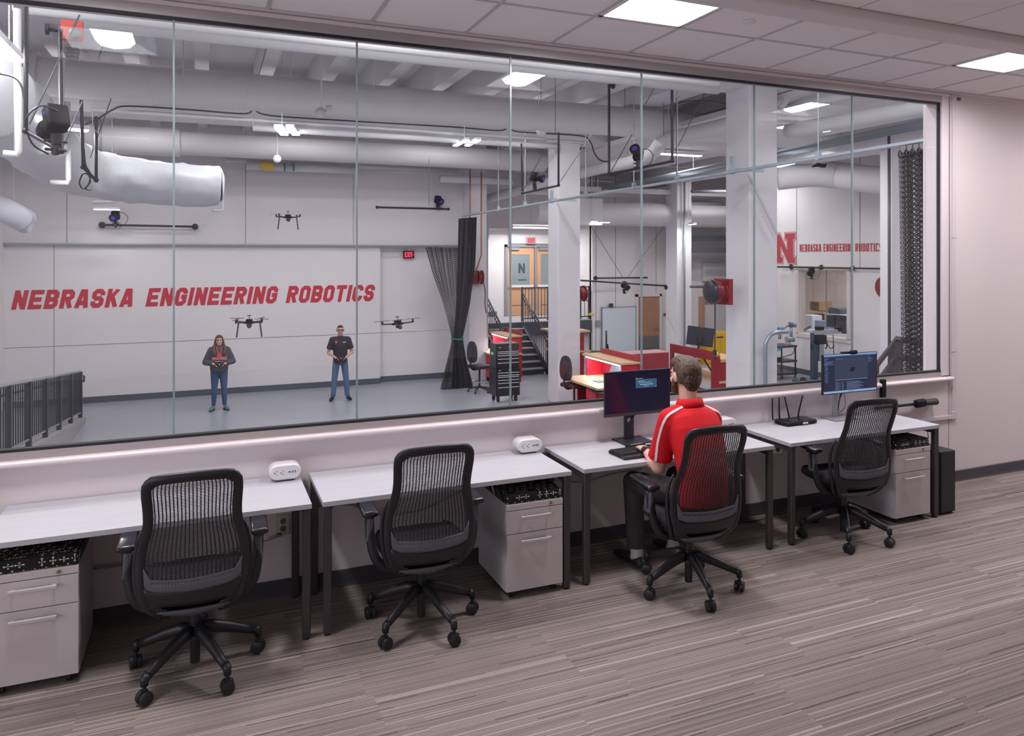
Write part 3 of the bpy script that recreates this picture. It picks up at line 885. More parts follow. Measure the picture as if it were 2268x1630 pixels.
    for k in range(5):
        a = math.radians(72 * k); R = Matrix.Rotation(a, 4, 'Z')
        pts = [(.02, 0, .212), (.08, 0, .205), (.16, 0, .178), (.24, 0, .145), (.295, 0, .124)]
        lg = MB().tube(pts, [.034, .033, .029, .024, .021], 12, r2=[.030, .028, .024, .021, .019], flat=Vector((0, 0, 1)))
        lg.tube([(.29, 0, .133), (.307, 0, .12), (.311, 0, .088)], [.020, .021, .018], 10)
        lg.xf(R).build('leg', m_cblk, base, world=False, smooth=True)
        cs = MB()
        cr = Matrix.Translation(R @ Vector((.31, 0, 0))) @ Matrix.Rotation(a + [1.2, -.7, .4, 2.2, -.2][k], 4, 'Z')
        for sy in (-1, 1):
            prf = [(.001, -.013), (.024, -.013), (.031, -.010), (.033, 0), (.031, .010), (.024, .013), (.001, .013)]
            cs.lathe(prf, (0, sy * .0165, .033), 20, rot=Matrix.Rotation(math.pi / 2, 3, 'X'))
        cs.cyl((.0, 0, .03), (.0, 0, .088), .009, 10).rbox((.004, 0, .052), (.045, .012, .028), .004)
        cs.xf(cr).build('caster', m_cblk, base, world=False, smooth=40)
    return t
ch0 = make_chair()
def place_chair(x, y, rz, base_rz, label, first=False):
    c = ch0 if first else copy_tree(ch0)
    c.location = (x, y, 0); c.rotation_euler = (0, 0, math.radians(rz)); c['label'] = label; c['group'] = 'black mesh-back task chairs at the desks'
    for k in KIDS(c):
        if k.name.startswith('base'): k.rotation_euler = (0, 0, math.radians(base_rz - rz))
    return c
place_chair(-.044, -.687, -1, -62, 'leftmost black mesh-back task chair at the leftmost desk', True)
place_chair(1.137, -.671, -1, -71, 'empty black mesh-back task chair at the second desk, left of the drawer unit')
place_chair(2.811, -.88, -2, -30, 'black mesh-back task chair with the man in red sitting in it')
place_chair(4.377, -.624, -5, 14, 'rightmost black mesh-back task chair, turned with its seat showing')
# ================================================================ LAB SHELL
LZ = -1.35
def W(px, py, Y): return PY(px, py, Y + CAMY)      # Y = distance in front of the camera
m_lw = mat('lab_wall_paint', (.88, .865, .87), .7, spec=.3, bump=.04, bscale=60)
m_lwu = mat('lab_wall_paint_upper', (.85, .835, .845), .75, spec=.2)
m_conc = mat('painted_concrete', (.85, .84, .86), .6, bump=.25, bscale=9, noise=.02, nscale=5)
m_lfl = mat('epoxy_floor', (.62, .63, .67), .32, spec=.4, noise=.05, nscale=1.1)
m_lbase = mat('lab_baseboard', (.34, .36, .41), .5)
m_deck = mat('painted_deck', (.85, .84, .85), .8)
m_pipe = mat('white_painted_pipe', (.84, .84, .86), .5)
m_ducts = mat('white_painted_duct', (.86, .85, .86), .55)
m_steel = mat('galvanised_steel', (.62, .66, .70), .35, metal=.6)
m_blk = mat('black_pipe', (.15, .15, .18), .45)
m_rail = mat('dark_rail_paint', (.25, .26, .30), .4)
m_red = mat('lab_red', (.60, .14, .19), .4)
m_redsign = mat('red_vinyl', (.76, .17, .24), .5)
m_wood = mat('light_wood', (.80, .66, .52), .45, noise=.12, nscale=6, nstretch=(1, 12, 1))
m_door = mat('maple_door', (.80, .62, .47), .4, noise=.06, nscale=4, nstretch=(6, 6, 1))
m_gap = mat('panel_gap', (.50, .48, .50), .7)

o = struct(MB().box(-4.2, 20.2, .12, 19.2, LZ - .12, LZ), 'floor', m_lfl); o['label'] = 'grey epoxy floor of the lower lab'
yb = 14.85
t = struct(MB().box(-4.2, 4.33, yb, yb + .3, LZ, 2.335), 'wall_back', m_lw); t['label'] = 'white lab back wall with the large red lettering'
MB().box(-4.13, 4.33, yb - .016, yb, LZ, LZ + .145).build('baseboard', m_lbase, t)
for x in (-3.17,): MB().box(x - .006, x + .006, yb - .003, yb, LZ + .15, 2.33).build('panel_joint', m_gap, t)
MB().box(-4.13, 4.33, yb - .004, yb, -.006, .006).build('panel_joint', m_gap, t)
t = struct(MB().box(4.33, 7.2, yb + .22, yb + .5, LZ, 2.335), 'wall_back', m_lw)
MB().box(4.33, 7.1, yb + .205, yb + .22, LZ, LZ + .15).build('baseboard', m_lbase, t)
MB().box(4.33, 7.1, yb + .2, yb + .22, -.01, .01).build('concrete_ledge', m_lw, t)
t = struct(MB().box(-4.2, 6.9, yb - .10, yb + .4, 2.345, 5.75), 'wall_back', m_lwu)
MB().box(-4.2, 6.6, yb - .14, yb - .09, 2.315, 2.35).build('edge_channel', m_steel, t)
for x in (-2.9, .94, 3.6): MB().box(x - .006, x + .006, yb - .104, yb - .1, 2.36, 5.2).build('panel_joint', m_gap, t)
struct(MB().box(-4.33, -4.13, .12, 15.2, LZ, 5.75), 'wall_left', m_lw)
struct(MB().box(-4.2, 20.2, .13, .2, LZ, .93), 'wall_front', m_lw)          # lab side of the window wall
w = MB().box(6.25, 20.2, .165, .2, .93, 5.75).box(-4.2, 6.24, .16, .2, 3.6, 5.75)
struct(w, 'wall_front', m_lw)
# pier beside the tied curtain
t = struct(MB().box(6.62, 7.12, 14.2, 18.5, LZ, 5.75), 'trim_9', m_conc); t['label'] = 'white concrete pier behind the tied black curtain'
struct(MB().box(7.12, 7.24, 14.4, 14.55, LZ, 3.2), 'trim_10', mat('grey_post', (.62, .61, .64), .5))
# wall behind the landing (doors), side returns, right wall with the brown door
w = MB()
w.box(6.6, 9.40, 18.5, 18.7, LZ, 4.8).box(11.62, 12.0, 18.5, 18.7, LZ, 4.8).box(9.40, 11.62, 18.5, 18.7, 2.42, 4.8)
t = struct(w, 'wall_back', m_lw)
MB().box(7.2, 9.1, 18.484, 18.5, .0, .17).build('baseboard', m_lbase, t)
MB().box(9.52, 11.5, 18.40, 18.5, 2.46, 3.02).build('header_panel', m_lw, t)
struct(MB().box(7.2, 8.9, 16.6, 18.5, 2.9, 4.8).box(7.2, 8.1, 16.6, 18.5, 2.6, 2.9), 'trim_11', m_lwu)
struct(MB().box(11.5, 11.8, 16.3, 18.5, LZ, 5.0), 'wall_side', m_lw)
t = struct(MB().box(11.5, 20.2, 16.2, 16.4, LZ, 5.6), 'wall_back', m_lw)
for x in (11.62, 12.35, 13.9): MB().box(x - .008, x + .008, 16.194, 16.2, LZ, 5).build('panel_joint', m_gap, t)
# right side wall with the observation window
zs0, zs1, ya, yc = -.18, 1.66, 10.10, 11.86
w = MB().box(15.9, 16.1, .2, ya, LZ, 5.6).box(15.9, 16.1, yc, 13.6, LZ, 5.6).box(15.9, 16.1, ya, yc, LZ, zs0).box(15.9, 16.1, ya, yc, zs1, 5.6)
t = struct(w, 'wall_right', m_lw); t['label'] = 'white lab wall with the red block letter and the bright inner window'
MB().box(15.884, 15.9, .2, 13.6, LZ, LZ + .15).build('baseboard', m_lbase, t)
for y in (9.7, 11.95): MB().box(15.894, 15.9, y - .008, y + .008, 1.75, 5).build('panel_joint', m_gap, t)
t = thing('window_2', None, None, (15.9, 11, .7)); t['kind'] = 'structure'
for (a, b, c, d) in ((ya - .09, yc + .09, zs0 - .1, zs0), (ya - .09, yc + .09, zs1, zs1 + .1), (ya - .09, ya, zs0, zs1), (yc, yc + .09, zs0, zs1)):
    MB().box(15.86, 16.12, a - .006, b + .006, c - .006, d + .006).build('window_frame', mat('warm_frame', (.84, .80, .79), .5), t)
MB().box(15.99, 16.0, ya, yc, zs0, zs1).build('pane', m_glass, t)
MB().box(15.98, 16.01, 10.93, 10.945, zs0, zs1).build('glass_joint', m_glassedge, t)
# room behind that window
m_room = mat('warm_room_wall', (.84, .79, .76), .7)
struct(MB().box(19.0, 19.1, 7.5, 14.5, LZ, 3.0).box(16.1, 19.1, 14.5, 14.6, LZ, 3.0).box(16.1, 19.1, 7.4, 7.5, LZ, 3.0), 'wall_side', m_room)
struct(MB().box(16.1, 19.1, 7.4, 14.6, 1.9, 2.0), 'ceiling', m_room)
# deck, joists, girders, columns
struct(MB().box(-4.3, 20.2, .1, 19.2, 5.75, 5.9), 'ceiling', m_deck)['label'] = 'white painted deck above the lab'
jb = MB().box(-.215, 0, .2, 14.8, 5.15, 5.76)
for k in range(-4, 12):
    xr = 1.08 + 1.012 * k
    if k == -4: jo = jb.build('joist', m_deck, None, world=False); jo['kind'] = 'structure'
    else:
        jo = bpy.data.objects.new('joist', jo.data); C.objects.link(jo); jo['kind'] = 'structure'
    jo.location = (xr, 0, 0)
for n_, (y0, y1, zb) in enumerate(((4.5, 5.1, 4.74), (10.45, 11.0, 4.66))):
    struct(MB().box(-4.2, 16.0, y0, y1, zb, 5.3), 'girder', m_conc)
struct(MB().box(7.6, 8.3, .2, 16.2, 5.0, 5.5), 'girder', m_conc)
struct(MB().box(12.9, 13.7, .2, 16.2, 4.3, 5.5), 'girder', m_conc)
struct(MB().box(8.9, 15.9, 14.6, 16.2, 3.95, 4.1), 'trim_12', m_deck)
# low slab over the right bay with ribs
t = struct(MB().box(8.7, 12.2, .2, 16.2, 4.62, 4.72), 'trim_13', m_deck)
_cols = []
def column(xl, xr, y0, y1, zt, label):
    m = MB().prism([(xl, y0), (xr, y0), (xr, y1), (xl, y1)], 'z', LZ, zt)
    o = m.build('column', m_conc, None, bevel=.018); o['kind'] = 'structure'; o['label'] = label; _cols.append(o); return o
column(7.46, 8.02, 15.2 + CAMY, 15.76 + CAMY, 4.66, 'white concrete column left of the workbenches')
column(7.85, 8.41, 9.25 + CAMY, 9.82 + CAMY, 5.3, 'large white concrete column right of the middle of the glass')
column(13.36, 13.9, 19.0 + CAMY, 19.6 + CAMY, 5.3, 'far white column behind the seated man')
column(13.2, 13.95, 11.2 + CAMY, 11.49 + CAMY, 5.3, 'white column beside the net at the right end')
for (x0, x1, y) in ((7.46, 8.02, 15.2), (7.85, 8.41, 9.25)):
    pass

# ---------------------------------------------------------------- ducts, pipes
def pipe(name, pts, r, m, label, cat, n=14, group=None, sm=True, parent=None, curve=True):
    o = MB().tube(smoothpath(pts, 5) if curve and len(pts) > 2 else pts, r, n).build(name, m, parent, smooth=sm)
    if parent is None: tag(o, label, cat, group)
    return o
Yd = 12.5 + CAMY
t = thing('air_duct', 'large white round duct crossing the whole lab below the joists', 'air duct', (3, Yd, 4.68))
MB().cyl((-2.25, Yd, 4.68), (15.8, Yd, 4.68), .285, 32).build('duct_run', m_ducts, t, smooth=40)
MB().cyl((-3.5, Yd, 4.66), (-2.2, Yd, 4.66), .36, 32).build('collar', m_ducts, t, smooth=40)
MB().cyl((-4.12, Yd, 4.64), (-3.4, Yd, 4.64), .31, 32).build('branch_end', m_ducts, t, smooth=40)
for x in (-.3, 2.6, 5.6, 8.4, 11.2):
    MB().cyl((x - .012, Yd, 4.68), (x + .012, Yd, 4.68), .289, 32).cyl((x, Yd - .27, 4.7), (x, Yd - .27, 5.7), .008, 6).build('hanger', m_ducts, t, smooth=40)
Ye = 18.0 + CAMY
t = thing('air_duct', 'second white round duct, further back along the lab ceiling', 'air duct', (3, Ye, 4.57))
MB().cyl((-.9, Ye, 4.57), (8.4, Ye, 4.57), .265, 28).build('duct_run', m_ducts, t, smooth=40)
MB().cyl((-2.0, Ye, 4.57), (-.5, Ye, 4.57), .31, 28).build('collar', m_ducts, t, smooth=40)
MB().tube(smoothpath([(-2.0, Ye, 4.57), (-2.3, Ye - .1, 4.62), (-2.6, Ye, 4.85), (-2.6, Ye, 5.4)], 5), .25, 20).build('elbow', m_ducts, t, smooth=True)
# insulated duct at the left
m_ins = mat('insulation_wrap', (.80, .805, .83), .42, spec=.5, bump=.9, bscale=4, nstretch=(1, 1, 1))
t = thing('insulated_duct', 'bulging foil wrapped duct at the left, curving along the wall', 'air duct', (-2, 10, 3.3))
pts = [W(492, 414, 14.7), W(478, 413, 14.7), W(420, 411, 14.6), W(330, 404, 14.5), W(240, 392, 14.3), W(165, 372, 13.6), W(110, 335, 12.2), W(60, 290, 10.6), W(10, 245, 9.2), W(-60, 200, 7.6)]
pts = smoothpath(pts, 5)
rs = [.26 + .10 * min(1, k / 4) + .06 * min(1, k / 32) for k in range(len(pts))]
_w = MB().tube(pts, rs, 36)
from mathutils import noise as _nz
_cc = [pts[min(i // 36, len(pts) - 1)] for i in range(len(_w.v))]
_w.v = [tuple(Vector(v) + (Vector(v) - c).normalized() * (.05 * _nz.noise(Vector(v) * 3.2) + .025 * _nz.noise(Vector(v) * 9))) for v, c in zip(_w.v, _cc)]
_w.build('wrapped_run', m_ins, t, smooth=True)
MB().tube([pts[0] + Vector((.02, 0, 0)), pts[0]], [.2, .3], 26).build('end_cap', m_ins, t, smooth=True)
pipe('insulated_duct', [W(-20, 455, 11.5), W(20, 470, 11.6), W(52, 488, 11.8), W(62, 492, 11.8)], [.16] * 15 + [.05], mat('insulation_wrap2', (.80, .80, .84), .5, bump=.6, bscale=6), 'rounded wrapped duct end at the left edge above the lettering', 'air duct', 20)
# pipes along the girders
def hpipe(px0, py0, px1, py1, Y, r, label, m=None, name='pipe', cat='pipe'):
    a = W(px0, py0, Y); b = W(px1, py1, Y); z = (a.z + b.z) / 2
    return pipe(name, [(a.x, a.y, z), (b.x, b.y, z)], r, m or m_pipe, label, cat)
hpipe(170, 40, 1590, 205, 9.1, .075, 'white pipe along the top edge of the window')
hpipe(60, 22, 1590, 184, 8.3, .05, 'thin white pipe above the first, just under the window head')
hpipe(560, 283, 1240, 326, 15.0, .06, 'white pipe along the underside of the second girder')
hpipe(200, 258, 1210, 296, 15.05, .04, 'thin white conduit high on the second girder')
hpipe(545, 366, 792, 378, 19.0, .10, 'bright white pipe over the back wall with a yellow tag')
hpipe(500, 348, 1010, 385, 19.3, .05, 'thin pipe at the top of the back wall')
hpipe(975, 397, 1135, 401, 18.8, .10, 'short white pipe near the corner above the black curtain')
tag(MB().tube([W(577, 366, 18.8), W(605, 368, 18.8)], .108, 14).build('pipe_label', mat('yellow_tag', (.88, .72, .28), .5), smooth=40), 'yellow marker band on the bright back pipe', 'label')
for px in (630, 650): tag(MB().tube([W(px - 1, 370, 18.85), W(px + 1, 370, 18.85)], .108, 14).build('pipe_band', mat('green_band', (.2, .5, .45), .5), smooth=40), 'green ring round the bright back pipe, %s one' % ('left' if px == 630 else 'right'), 'label', 'green rings on the pipe')
pipe('pipe', [W(1080, 440, 20.5), W(1180, 413, 18.6), W(1288, 383, 16.6), W(1380, 362, 14.4), W(1425, 349, 13.2), W(1448, 337, 12.8), W(1462, 318, 12.6), W(1485, 306, 12.2), W(1530, 296, 11.4), W(1600, 280, 10.4), W(1660, 266, 9.9)], .135, m_pipe, 'thick white pipe rising with an elbow between the two columns', 'pipe', 18)
pipe('pipe', [W(1745, 290, 9.6), W(1900, 262, 8.2), W(2064, 232, 6.9), W(2150, 216, 6.2)], .115, m_pipe, 'thick white pipe at the top right behind the glass', 'pipe', 18)
MB_ = MB()
pipe('pipe', [W(1735, 245, 9.9), W(1800, 228, 9.0), W(1900, 205, 8.0), W(2000, 186, 7.0)], .07, m_pipe, 'white pipe above the right reflection of a light', 'pipe', 14)
pipe('pipe', [W(1752, 190, 9.4), W(1745, 215, 9.4), W(1730, 240, 9.4)], .055, m_pipe, 'short slanting pipe at the head of the glass by the column', 'pipe', 12)
pipe('pipe', [W(8, 340, 7.0), W(38, 342, 7.0), W(40, 335, 7.0), W(38, 20, 7.0)], .028, m_pipe, 'white pipe dropping at the far left and turning level', 'pipe', 12, curve=False)
pipe('pipe', [W(112, 404, 11.0), W(150, 404, 11.0), W(151, 396, 11.0), W(149, 225, 11.0)], .035, m_pipe, 'white L shaped pipe hanging behind the left motion camera', 'pipe', 12, curve=False)
pipe('pipe', [W(206, 448, 15.5), W(252, 446, 15.5), W(256, 440, 15.5), W(253, 340, 15.5)], .035, m_pipe, 'thin white pipe hanging in front of the wrapped duct', 'pipe', 12, curve=False)
pipe('pipe', [W(470, 466, 18.6), W(492, 465, 18.6), W(494, 460, 18.6), W(492, 375, 18.6)], .04, m_pipe, 'thin white pipe elbow by the right end of the wrapped duct', 'pipe', 12, curve=False)
t = thing('sprinkler_branch', 'white tee fitting hanging from the ceiling in front of the big duct', 'pipe fitting', W(712, 250, 11.6))
MB().cyl(W(712, 248, 11.6), W(712, 105, 11.6), .012, 8).ball(W(710, 250, 11.6), .085).cyl(W(722, 240, 11.6), W(735, 240, 11.6), .05, 14).build('tee', m_pipe, t, smooth=40)
t = thing('sprinkler_branch', 'white tee fitting hanging below the second duct near the left', 'pipe fitting', W(614, 350, 16))
MB().cyl(W(614, 350, 16), W(614, 305, 16), .012, 8).ball(W(614, 352, 16), .085).build('tee', m_pipe, t, smooth=40)
for (px, py, lab) in ((1205, 288, 'white pipe couplings under the duct left of the first column'), (1418, 288, 'white pipe couplings under the duct right of the tall black frame')):
    t = thing('pipe_coupling', lab, 'pipe fitting', W(px, py, 13.4))
    MB().ball(W(px - 6, py + 4, 13.4), .1).cyl(W(px, py - 2, 13.4), W(px + 24, py - 10, 13.4), .075, 16).ball(W(px + 26, py - 10, 13.4), .085).build('coupling', m_pipe, t, smooth=40)
# cable over the girder
cable('cable', [W(170, 285, 15.0), W(218, 262, 14.9), W(250, 243, 14.8), (W(285, 235, 14.8)), W(420, 243, 14.8), W(540, 252, 14.8), W(562, 243, 14.8), W(600, 256, 14.8), W(780, 268, 14.8), W(1000, 281, 14.8), W(1105, 289, 14.8), W(1126, 282, 14.8), W(1150, 292, 14.8), W(1280, 300, 14.8), W(1306, 312, 14.8), W(1317, 340, 14.8), W(1330, 355, 14.8), W(1346, 358, 14.8)], .016, m_blk, 'black cable clipped along the second girder and dropping at its right', n=5)
cable('cable', [W(0, 163, 6.6), W(28, 170, 6.6), W(46, 188, 6.6), W(54, 220, 6.6), W(55, 262, 6.6)], .008, m_blk, 'black cable drooping onto the leftmost hanging frame')
cable('cable', [W(1490, 238, 10.4), W(1510, 226, 10.4), W(1560, 223, 10.4), W(1600, 228, 10.2), W(1625, 240, 10.2)], .01, m_blk, 'black cable arching from the tall black frame to the column')
# curtain track with hangers
tA, tB = W(1025, 478, 18.3), PX(2066, 308, 7.55)
m_track = mat('track_steel', (.70, .74, .78), .3, metal=.5)
t = thing('curtain_track', 'long galvanised curtain track running from the far corner towards the right', 'curtain track', tuple((tA + tB) / 2))
dr = (tB - tA).normalized(); ext = tB + dr * .8
MB().tube([tA, ext], .026, 6, r2=.032, flat=Vector((0, 0, 1))).build('channel', m_track, t)
def on_track(px):
    u = _d(px); # intersect vertical plane of the pixel column with the track
    n = Vector((u[1], -u[0], 0)); o0 = Vector((0, CAMY, 0)); s_ = (n.dot(o0 - tA)) / n.dot(tB - tA)
    return tA + (tB - tA) * s_
for px in (1104, 1163, 1297, 1404, 1500, 1812):
    p = on_track(px)
    MB().cyl(p, p + Vector((0, 0, 1.6)), .009, 6).box(p.x - .03, p.x + .03, p.y - .03, p.y + .03, p.z - .03, p.z + .09).build('hanger_rod', m_track, t)
for px in (1218, 1617):
    p = on_track(px)
    MB().box(p.x - .03, p.x + .62, p.y - .02, p.y + .02, p.z + .02, p.z + .07).box(p.x + .02, p.x + .07, p.y - .03, p.y + .03, p.z - .03, p.z + .24).build('wall_bracket', m_track, t)
# cable trays
def tray(name, a, b, w_, h_, label, m):
    t = thing(name, label, 'cable tray', tuple((a + b) / 2)); d = (b - a); L = d.length; d.normalize(); s = Vector((d.y, -d.x, 0)).normalized()
    rails = MB()
    for q in (-1, 1):
        rails.tube([a + s * q * w_ / 2, b + s * q * w_ / 2], h_ / 2, 4, r2=.01, flat=Vector((0, 0, 1)))
    rails.build('side_rail', m, t)
    rg = MB()
    for k in range(int(L / .3)): 
        p = a + d * (.15 + .3 * k); rg.tube([p - s * w_ / 2, p + s * w_ / 2], .012, 4)
    for q in (-.3, -.1, .1, .3): rg.tube([a + s * q * w_ + Vector((0, 0, -.01)), b + s * q * w_ + Vector((0, 0, -.01))], .012, 4)
    g = rg.build('rungs', m, t); g['kind'] = 'stuff'
m_tray = mat('tray_blue_grey', (.50, .53, .56), .5, metal=.2)
a = PZ(1270, 434, 4.05); b = PZ(2100, 264, 4.05)
tray('cable_tray', a, b, .38, .07, 'blue grey ladder tray running along the right bay under the slab', m_tray)
tray('cable_tray', W(1525, 528, 20), W(1680, 528, 20), .3, .16, 'dark tray high behind the reel, upper of two', mat('tray_dark', (.34, .36, .40), .5))
tray('cable_tray', W(1525, 554, 20), W(1680, 554, 20), .3, .16, 'dark tray high behind the reel, lower of two', mat('tray_dark'))
# big duct in the back right bay
t = thing('air_duct', 'wide white duct across the back of the right bay', 'air duct', tuple(W(1380, 468, 19.6)))
a = W(1285, 470, 19.6); b = W(1600, 470, 19.6)
MB().cyl((a.x - 1.5, a.y, 3.32), (15.9, a.y, 3.32), .36, 28).build('duct_run', m_ducts, t, smooth=40)
MB().box(a.x - .3, a.x + .55, a.y - .42, a.y + .4, 2.95, 3.75).build('duct_box', m_ducts, t, bevel=.04)
pipe('air_duct', [W(1722, 392, 14.5), W(1800, 384, 14.0), W(1850, 388, 13.7), W(1880, 392, 13.4), W(1950, 400, 12.9), W(2010, 404, 12.4)], .33, m_ducts, 'white round duct above the block letter on the right', 'air duct', 24)
pipe('pipe', [W(1288, 452, 20), W(1600, 452, 20)], .06, m_pipe, 'thin pipe above the wide back duct', 'pipe')
pipe('pipe', [W(1532, 424, 18), W(1660, 424, 18)], .05, mat('grey_pipe', (.5, .5, .54), .4), 'grey pipe high between the far column and the near column', 'pipe')
# copper and conduit risers by the pier
m_cop = mat('copper_pipe', (.66, .42, .33), .4, metal=.4)
pipe('pipe', [W(1041, 374, 18.6), W(1041, 545, 18.6)], .02, m_cop, 'copper riser on the corner beside the black curtain, left one', 'pipe', 8)
pipe('pipe', [W(1066, 380, 18.4), W(1066, 565, 18.4), W(1058, 590, 18.4), W(1050, 610, 18.4)], .02, m_cop, 'copper riser feeding the red hose reel', 'pipe', 8, curve=False)
# column conduit and riser
pipe('conduit', [W(1695, 860, 9.1), W(1695, 775, 9.1), W(1698, 755, 9.1), W(1708, 741, 9.1), W(1722, 736, 9.1), W(1745, 735, 9.1)], .032, m_steel, 'grey conduit rising in front of the large column and bending right', 'conduit', 12)
pipe('conduit', [W(1516, 400, 18.9), W(1516, 800, 18.9)], .03, m_steel, 'thin conduit on the far white column', 'conduit', 8)
pipe('conduit', [W(1969, 300, 11.0), W(1970, 800, 11.0)], .03, mat('dark_conduit', (.33, .33, .37), .4), 'dark conduit on the column beside the net', 'conduit', 8)
# angle braces on the columns
for (px0, py0, px1, py1, Y, lab) in ((1233, 448, 1284, 540, 15.1, 'first'), (1657, 385, 1722, 520, 9.15, 'second')):
    MB().tube([W(px0, py0, Y), W(px1, py1, Y)], .022, 4).build('brace', mat('brace_paint', (.78, .77, .79), .5), _cols[0 if lab == 'first' else 1])
# hanging wires / diagonal rods
rods = [((176, 33), (65, 275), 6.4, 6.4), ((243, 60), (216, 134), 10.5, 10.5), ((246, 218), (200, 350), 11, 11), ((182, 225), (137, 330), 7.2, 7.2), ((1241, 402), (1322, 280), 14, 13.5),
        ((1157, 425), (1210, 325), 14, 13.6), ((1350, 385), (1400, 298), 10.2, 10.4), ((1454, 185), (1430, 230), 10.2, 10.3), ((1496, 335), (1567, 195), 10.2, 10.2), ((1290, 470), (1380, 615), 19.8, 19.8), ((1472, 500), (1390, 615), 19.8, 19.8), ((592, 98), (574, 165), 10.5, 11.5)]
for i, (a, b, Ya, Yb) in enumerate(rods):
    tag(MB().tube([W(*a, Ya), W(*b, Yb)], .007 if Ya < 12 else .009, 5).build('stay_wire', mat('stay_wire', (.33, .33, .36), .4)),
        'thin grey stay wire at the top ' + ['far left, across the red box', 'left, beside the mirrored light', 'left, below the big duct', 'left, beside the camera frame', 'middle, right of the small camera frame', 'middle, left of the small camera frame', 'right of the tall black post', 'near the tall frame, upper left', 'right of the tall camera frame', 'of the V over the far camera, left arm', 'of the V over the far camera, right arm', 'left, between joists'][i], 'wire', 'stay wires under the lab ceiling')
for i, (px, y0, y1, Y) in enumerate(((1198, 155, 220, 11), (1230, 160, 300, 11.3), (1384, 195, 240, 10.5), (1498, 180, 400, 11.5), (950, 352, 455, 15.2), (326, 360, 448, 14.4), (1470, 210, 300, 12.0), (29, 60, 260, 8))):
    tag(MB().cyl(W(px, y0, Y), W(px, y1, Y), .006, 5).build('hanger_wire', mat('stay_wire')), 'thin vertical hanger rod, ' + ['just right of the middle mirrored light', 'under the middle mirrored light', 'left of the tall camera frame', 'beside the right black post', 'above the back wall camera bar', 'in front of the wrapped duct', 'between duct and right black post', 'at the far left near the white pipe'][i], 'wire', 'vertical hanger rods')

# ---------------------------------------------------------------- lab lamps
m_lh = mat('lamp_housing', (.86, .86, .88), .4)
def striplight(a, b, label, w_=.09, power=20, vis=True, L=14, group='strip lights of the lab', two=False):
    """linear lamp between world points a and b, facing down; an area lamp sits under its lens"""
    a = Vector(a); b = Vector(b); c = (a + b) / 2; d = (b - a); ln = d.length; ang = math.atan2(d.y, d.x)
    t = thing('strip_light', label, 'strip light', tuple(c), ang, group)
    MB().box(-ln / 2, ln / 2, -w_ / 2, w_ / 2, .0, .05).build('housing', m_lh, t, world=False, bevel=.004)
    if two:
        for q in (-.3, .3):
            MB().tube([(-ln / 2, q * w_, -.02), (ln / 2, q * w_, -.02)], .018, 8).build('lamp_tube', emat('tube_glow%d' % int(L), (1, .99, 1), L), t, world=False)
    else:
        MB().box(-ln / 2 + .01, ln / 2 - .01, -w_ / 2 + .01, w_ / 2 - .01, -.015, 0).build('lens', emat('tube_glow%d' % int(L), (1, .99, 1), L), t, world=False)
    if power:
        la = bpy.data.lights.new('lamp', 'AREA'); la.shape = 'RECTANGLE'; la.size = ln; la.size_y = w_; la.energy = power * LAB_L
        la.color = (1, .975, .985)
        lo = bpy.data.objects.new('lamp_emitter', la); C.objects.link(lo); lo.parent = t; lo.location = (0, 0, -.05)
    return t
# lamps added to light the lab, kept above the frame or behind the ducts
PW = 70
gen = [(-2.4, 1.0), (.6, 1.0), (3.6, 1.0), (6.6, 1.0), (-2.4, 2.2), (1.6, 2.2), (5.2, 2.2)]
for i, (x, y) in enumerate(gen):
    striplight((x - .6, y, 4.95), (x + .6, y, 4.95), 'added unseen strip light high above the picture, ' + ['near wall row, leftmost', 'near wall row, second from the left', 'near wall row, third from the left', 'near wall row, rightmost', 'second row, left', 'second row, middle', 'second row, right'][i], .18, PW, L=14)
for i, x in enumerate((-2.2, .8, 3.8, 6.6)):  # added lamps, the duct keeps them out of sight
    striplight((x - .6, 8.75, 4.98), (x + .6, 8.75, 4.98), 'added strip light hidden above the large duct, ' + ['leftmost', 'second from left', 'third from left', 'rightmost'][i], .18, PW * .9)
for i, x in enumerate((-1.2, 2.0, 5.2)):  # added lamps, screened by the girder
    striplight((x - .6, 11.7, 5.08), (x + .6, 11.7, 5.08), 'added strip light hidden behind the second girder, ' + ['left', 'middle', 'right'][i], .18, PW * .5)
for i, (x, y) in enumerate(((10.4, 2.6), (10.6, 6.2), (14.6, 3.6), (11.8, 8.0), (10.6, 10.2), (14.5, 12.5))):  # lamps added to brighten the right bay
    striplight((x - .6, y, 4.5), (x + .6, y, 4.5), 'added strip light over the right bay, ' + ['nearest, left', 'second, left', 'nearest, right', 'second, right', 'far, left', 'far, right'][i], .18, PW * 1.25)
# visible lamps
striplight(W(36, 124, 6.9), W(-45, 66, 5.9), 'bright strip light at the left edge of the glass', .11, 18, L=18)
striplight(W(135, 285, 10.0), W(196, 287, 10.1), 'bright strip light right of the left motion camera', .14, 60, L=18)
striplight(W(207, 463, 18.4), W(265, 464, 18.4), 'small strip light above the left wall camera', .14, 12, L=12)
for px in (630, 656): striplight(W(px, 292, 15.3), W(px - 14, 288, 14.4), 'small bright lamp, %s of a pair near the lab centre' % ('left' if px == 630 else 'right'), .16, 14, L=40, group='paired bright lamps')
for px in (1008, 1034): striplight(W(px, 322, 15.5), W(px + 26, 310, 14.6), 'small bright lamp, %s of a pair beside the middle mirrored light' % ('left' if px == 1008 else 'right'), .12, 10, L=30, group='paired bright lamps')
striplight(W(1112, 499, 21.9), W(1216, 497, 21.9), 'upper of two long tubes over the landing doors', .10, 125, L=10)
striplight(W(1108, 504, 22.2), W(1216, 505, 22.2), 'lower of two long tubes over the landing doors', .08, 22, L=10)
striplight(W(1308, 490, 19.2), W(1332, 491, 19.2), 'small lamp, left of a pair above the far wall', .10, 38, L=10)
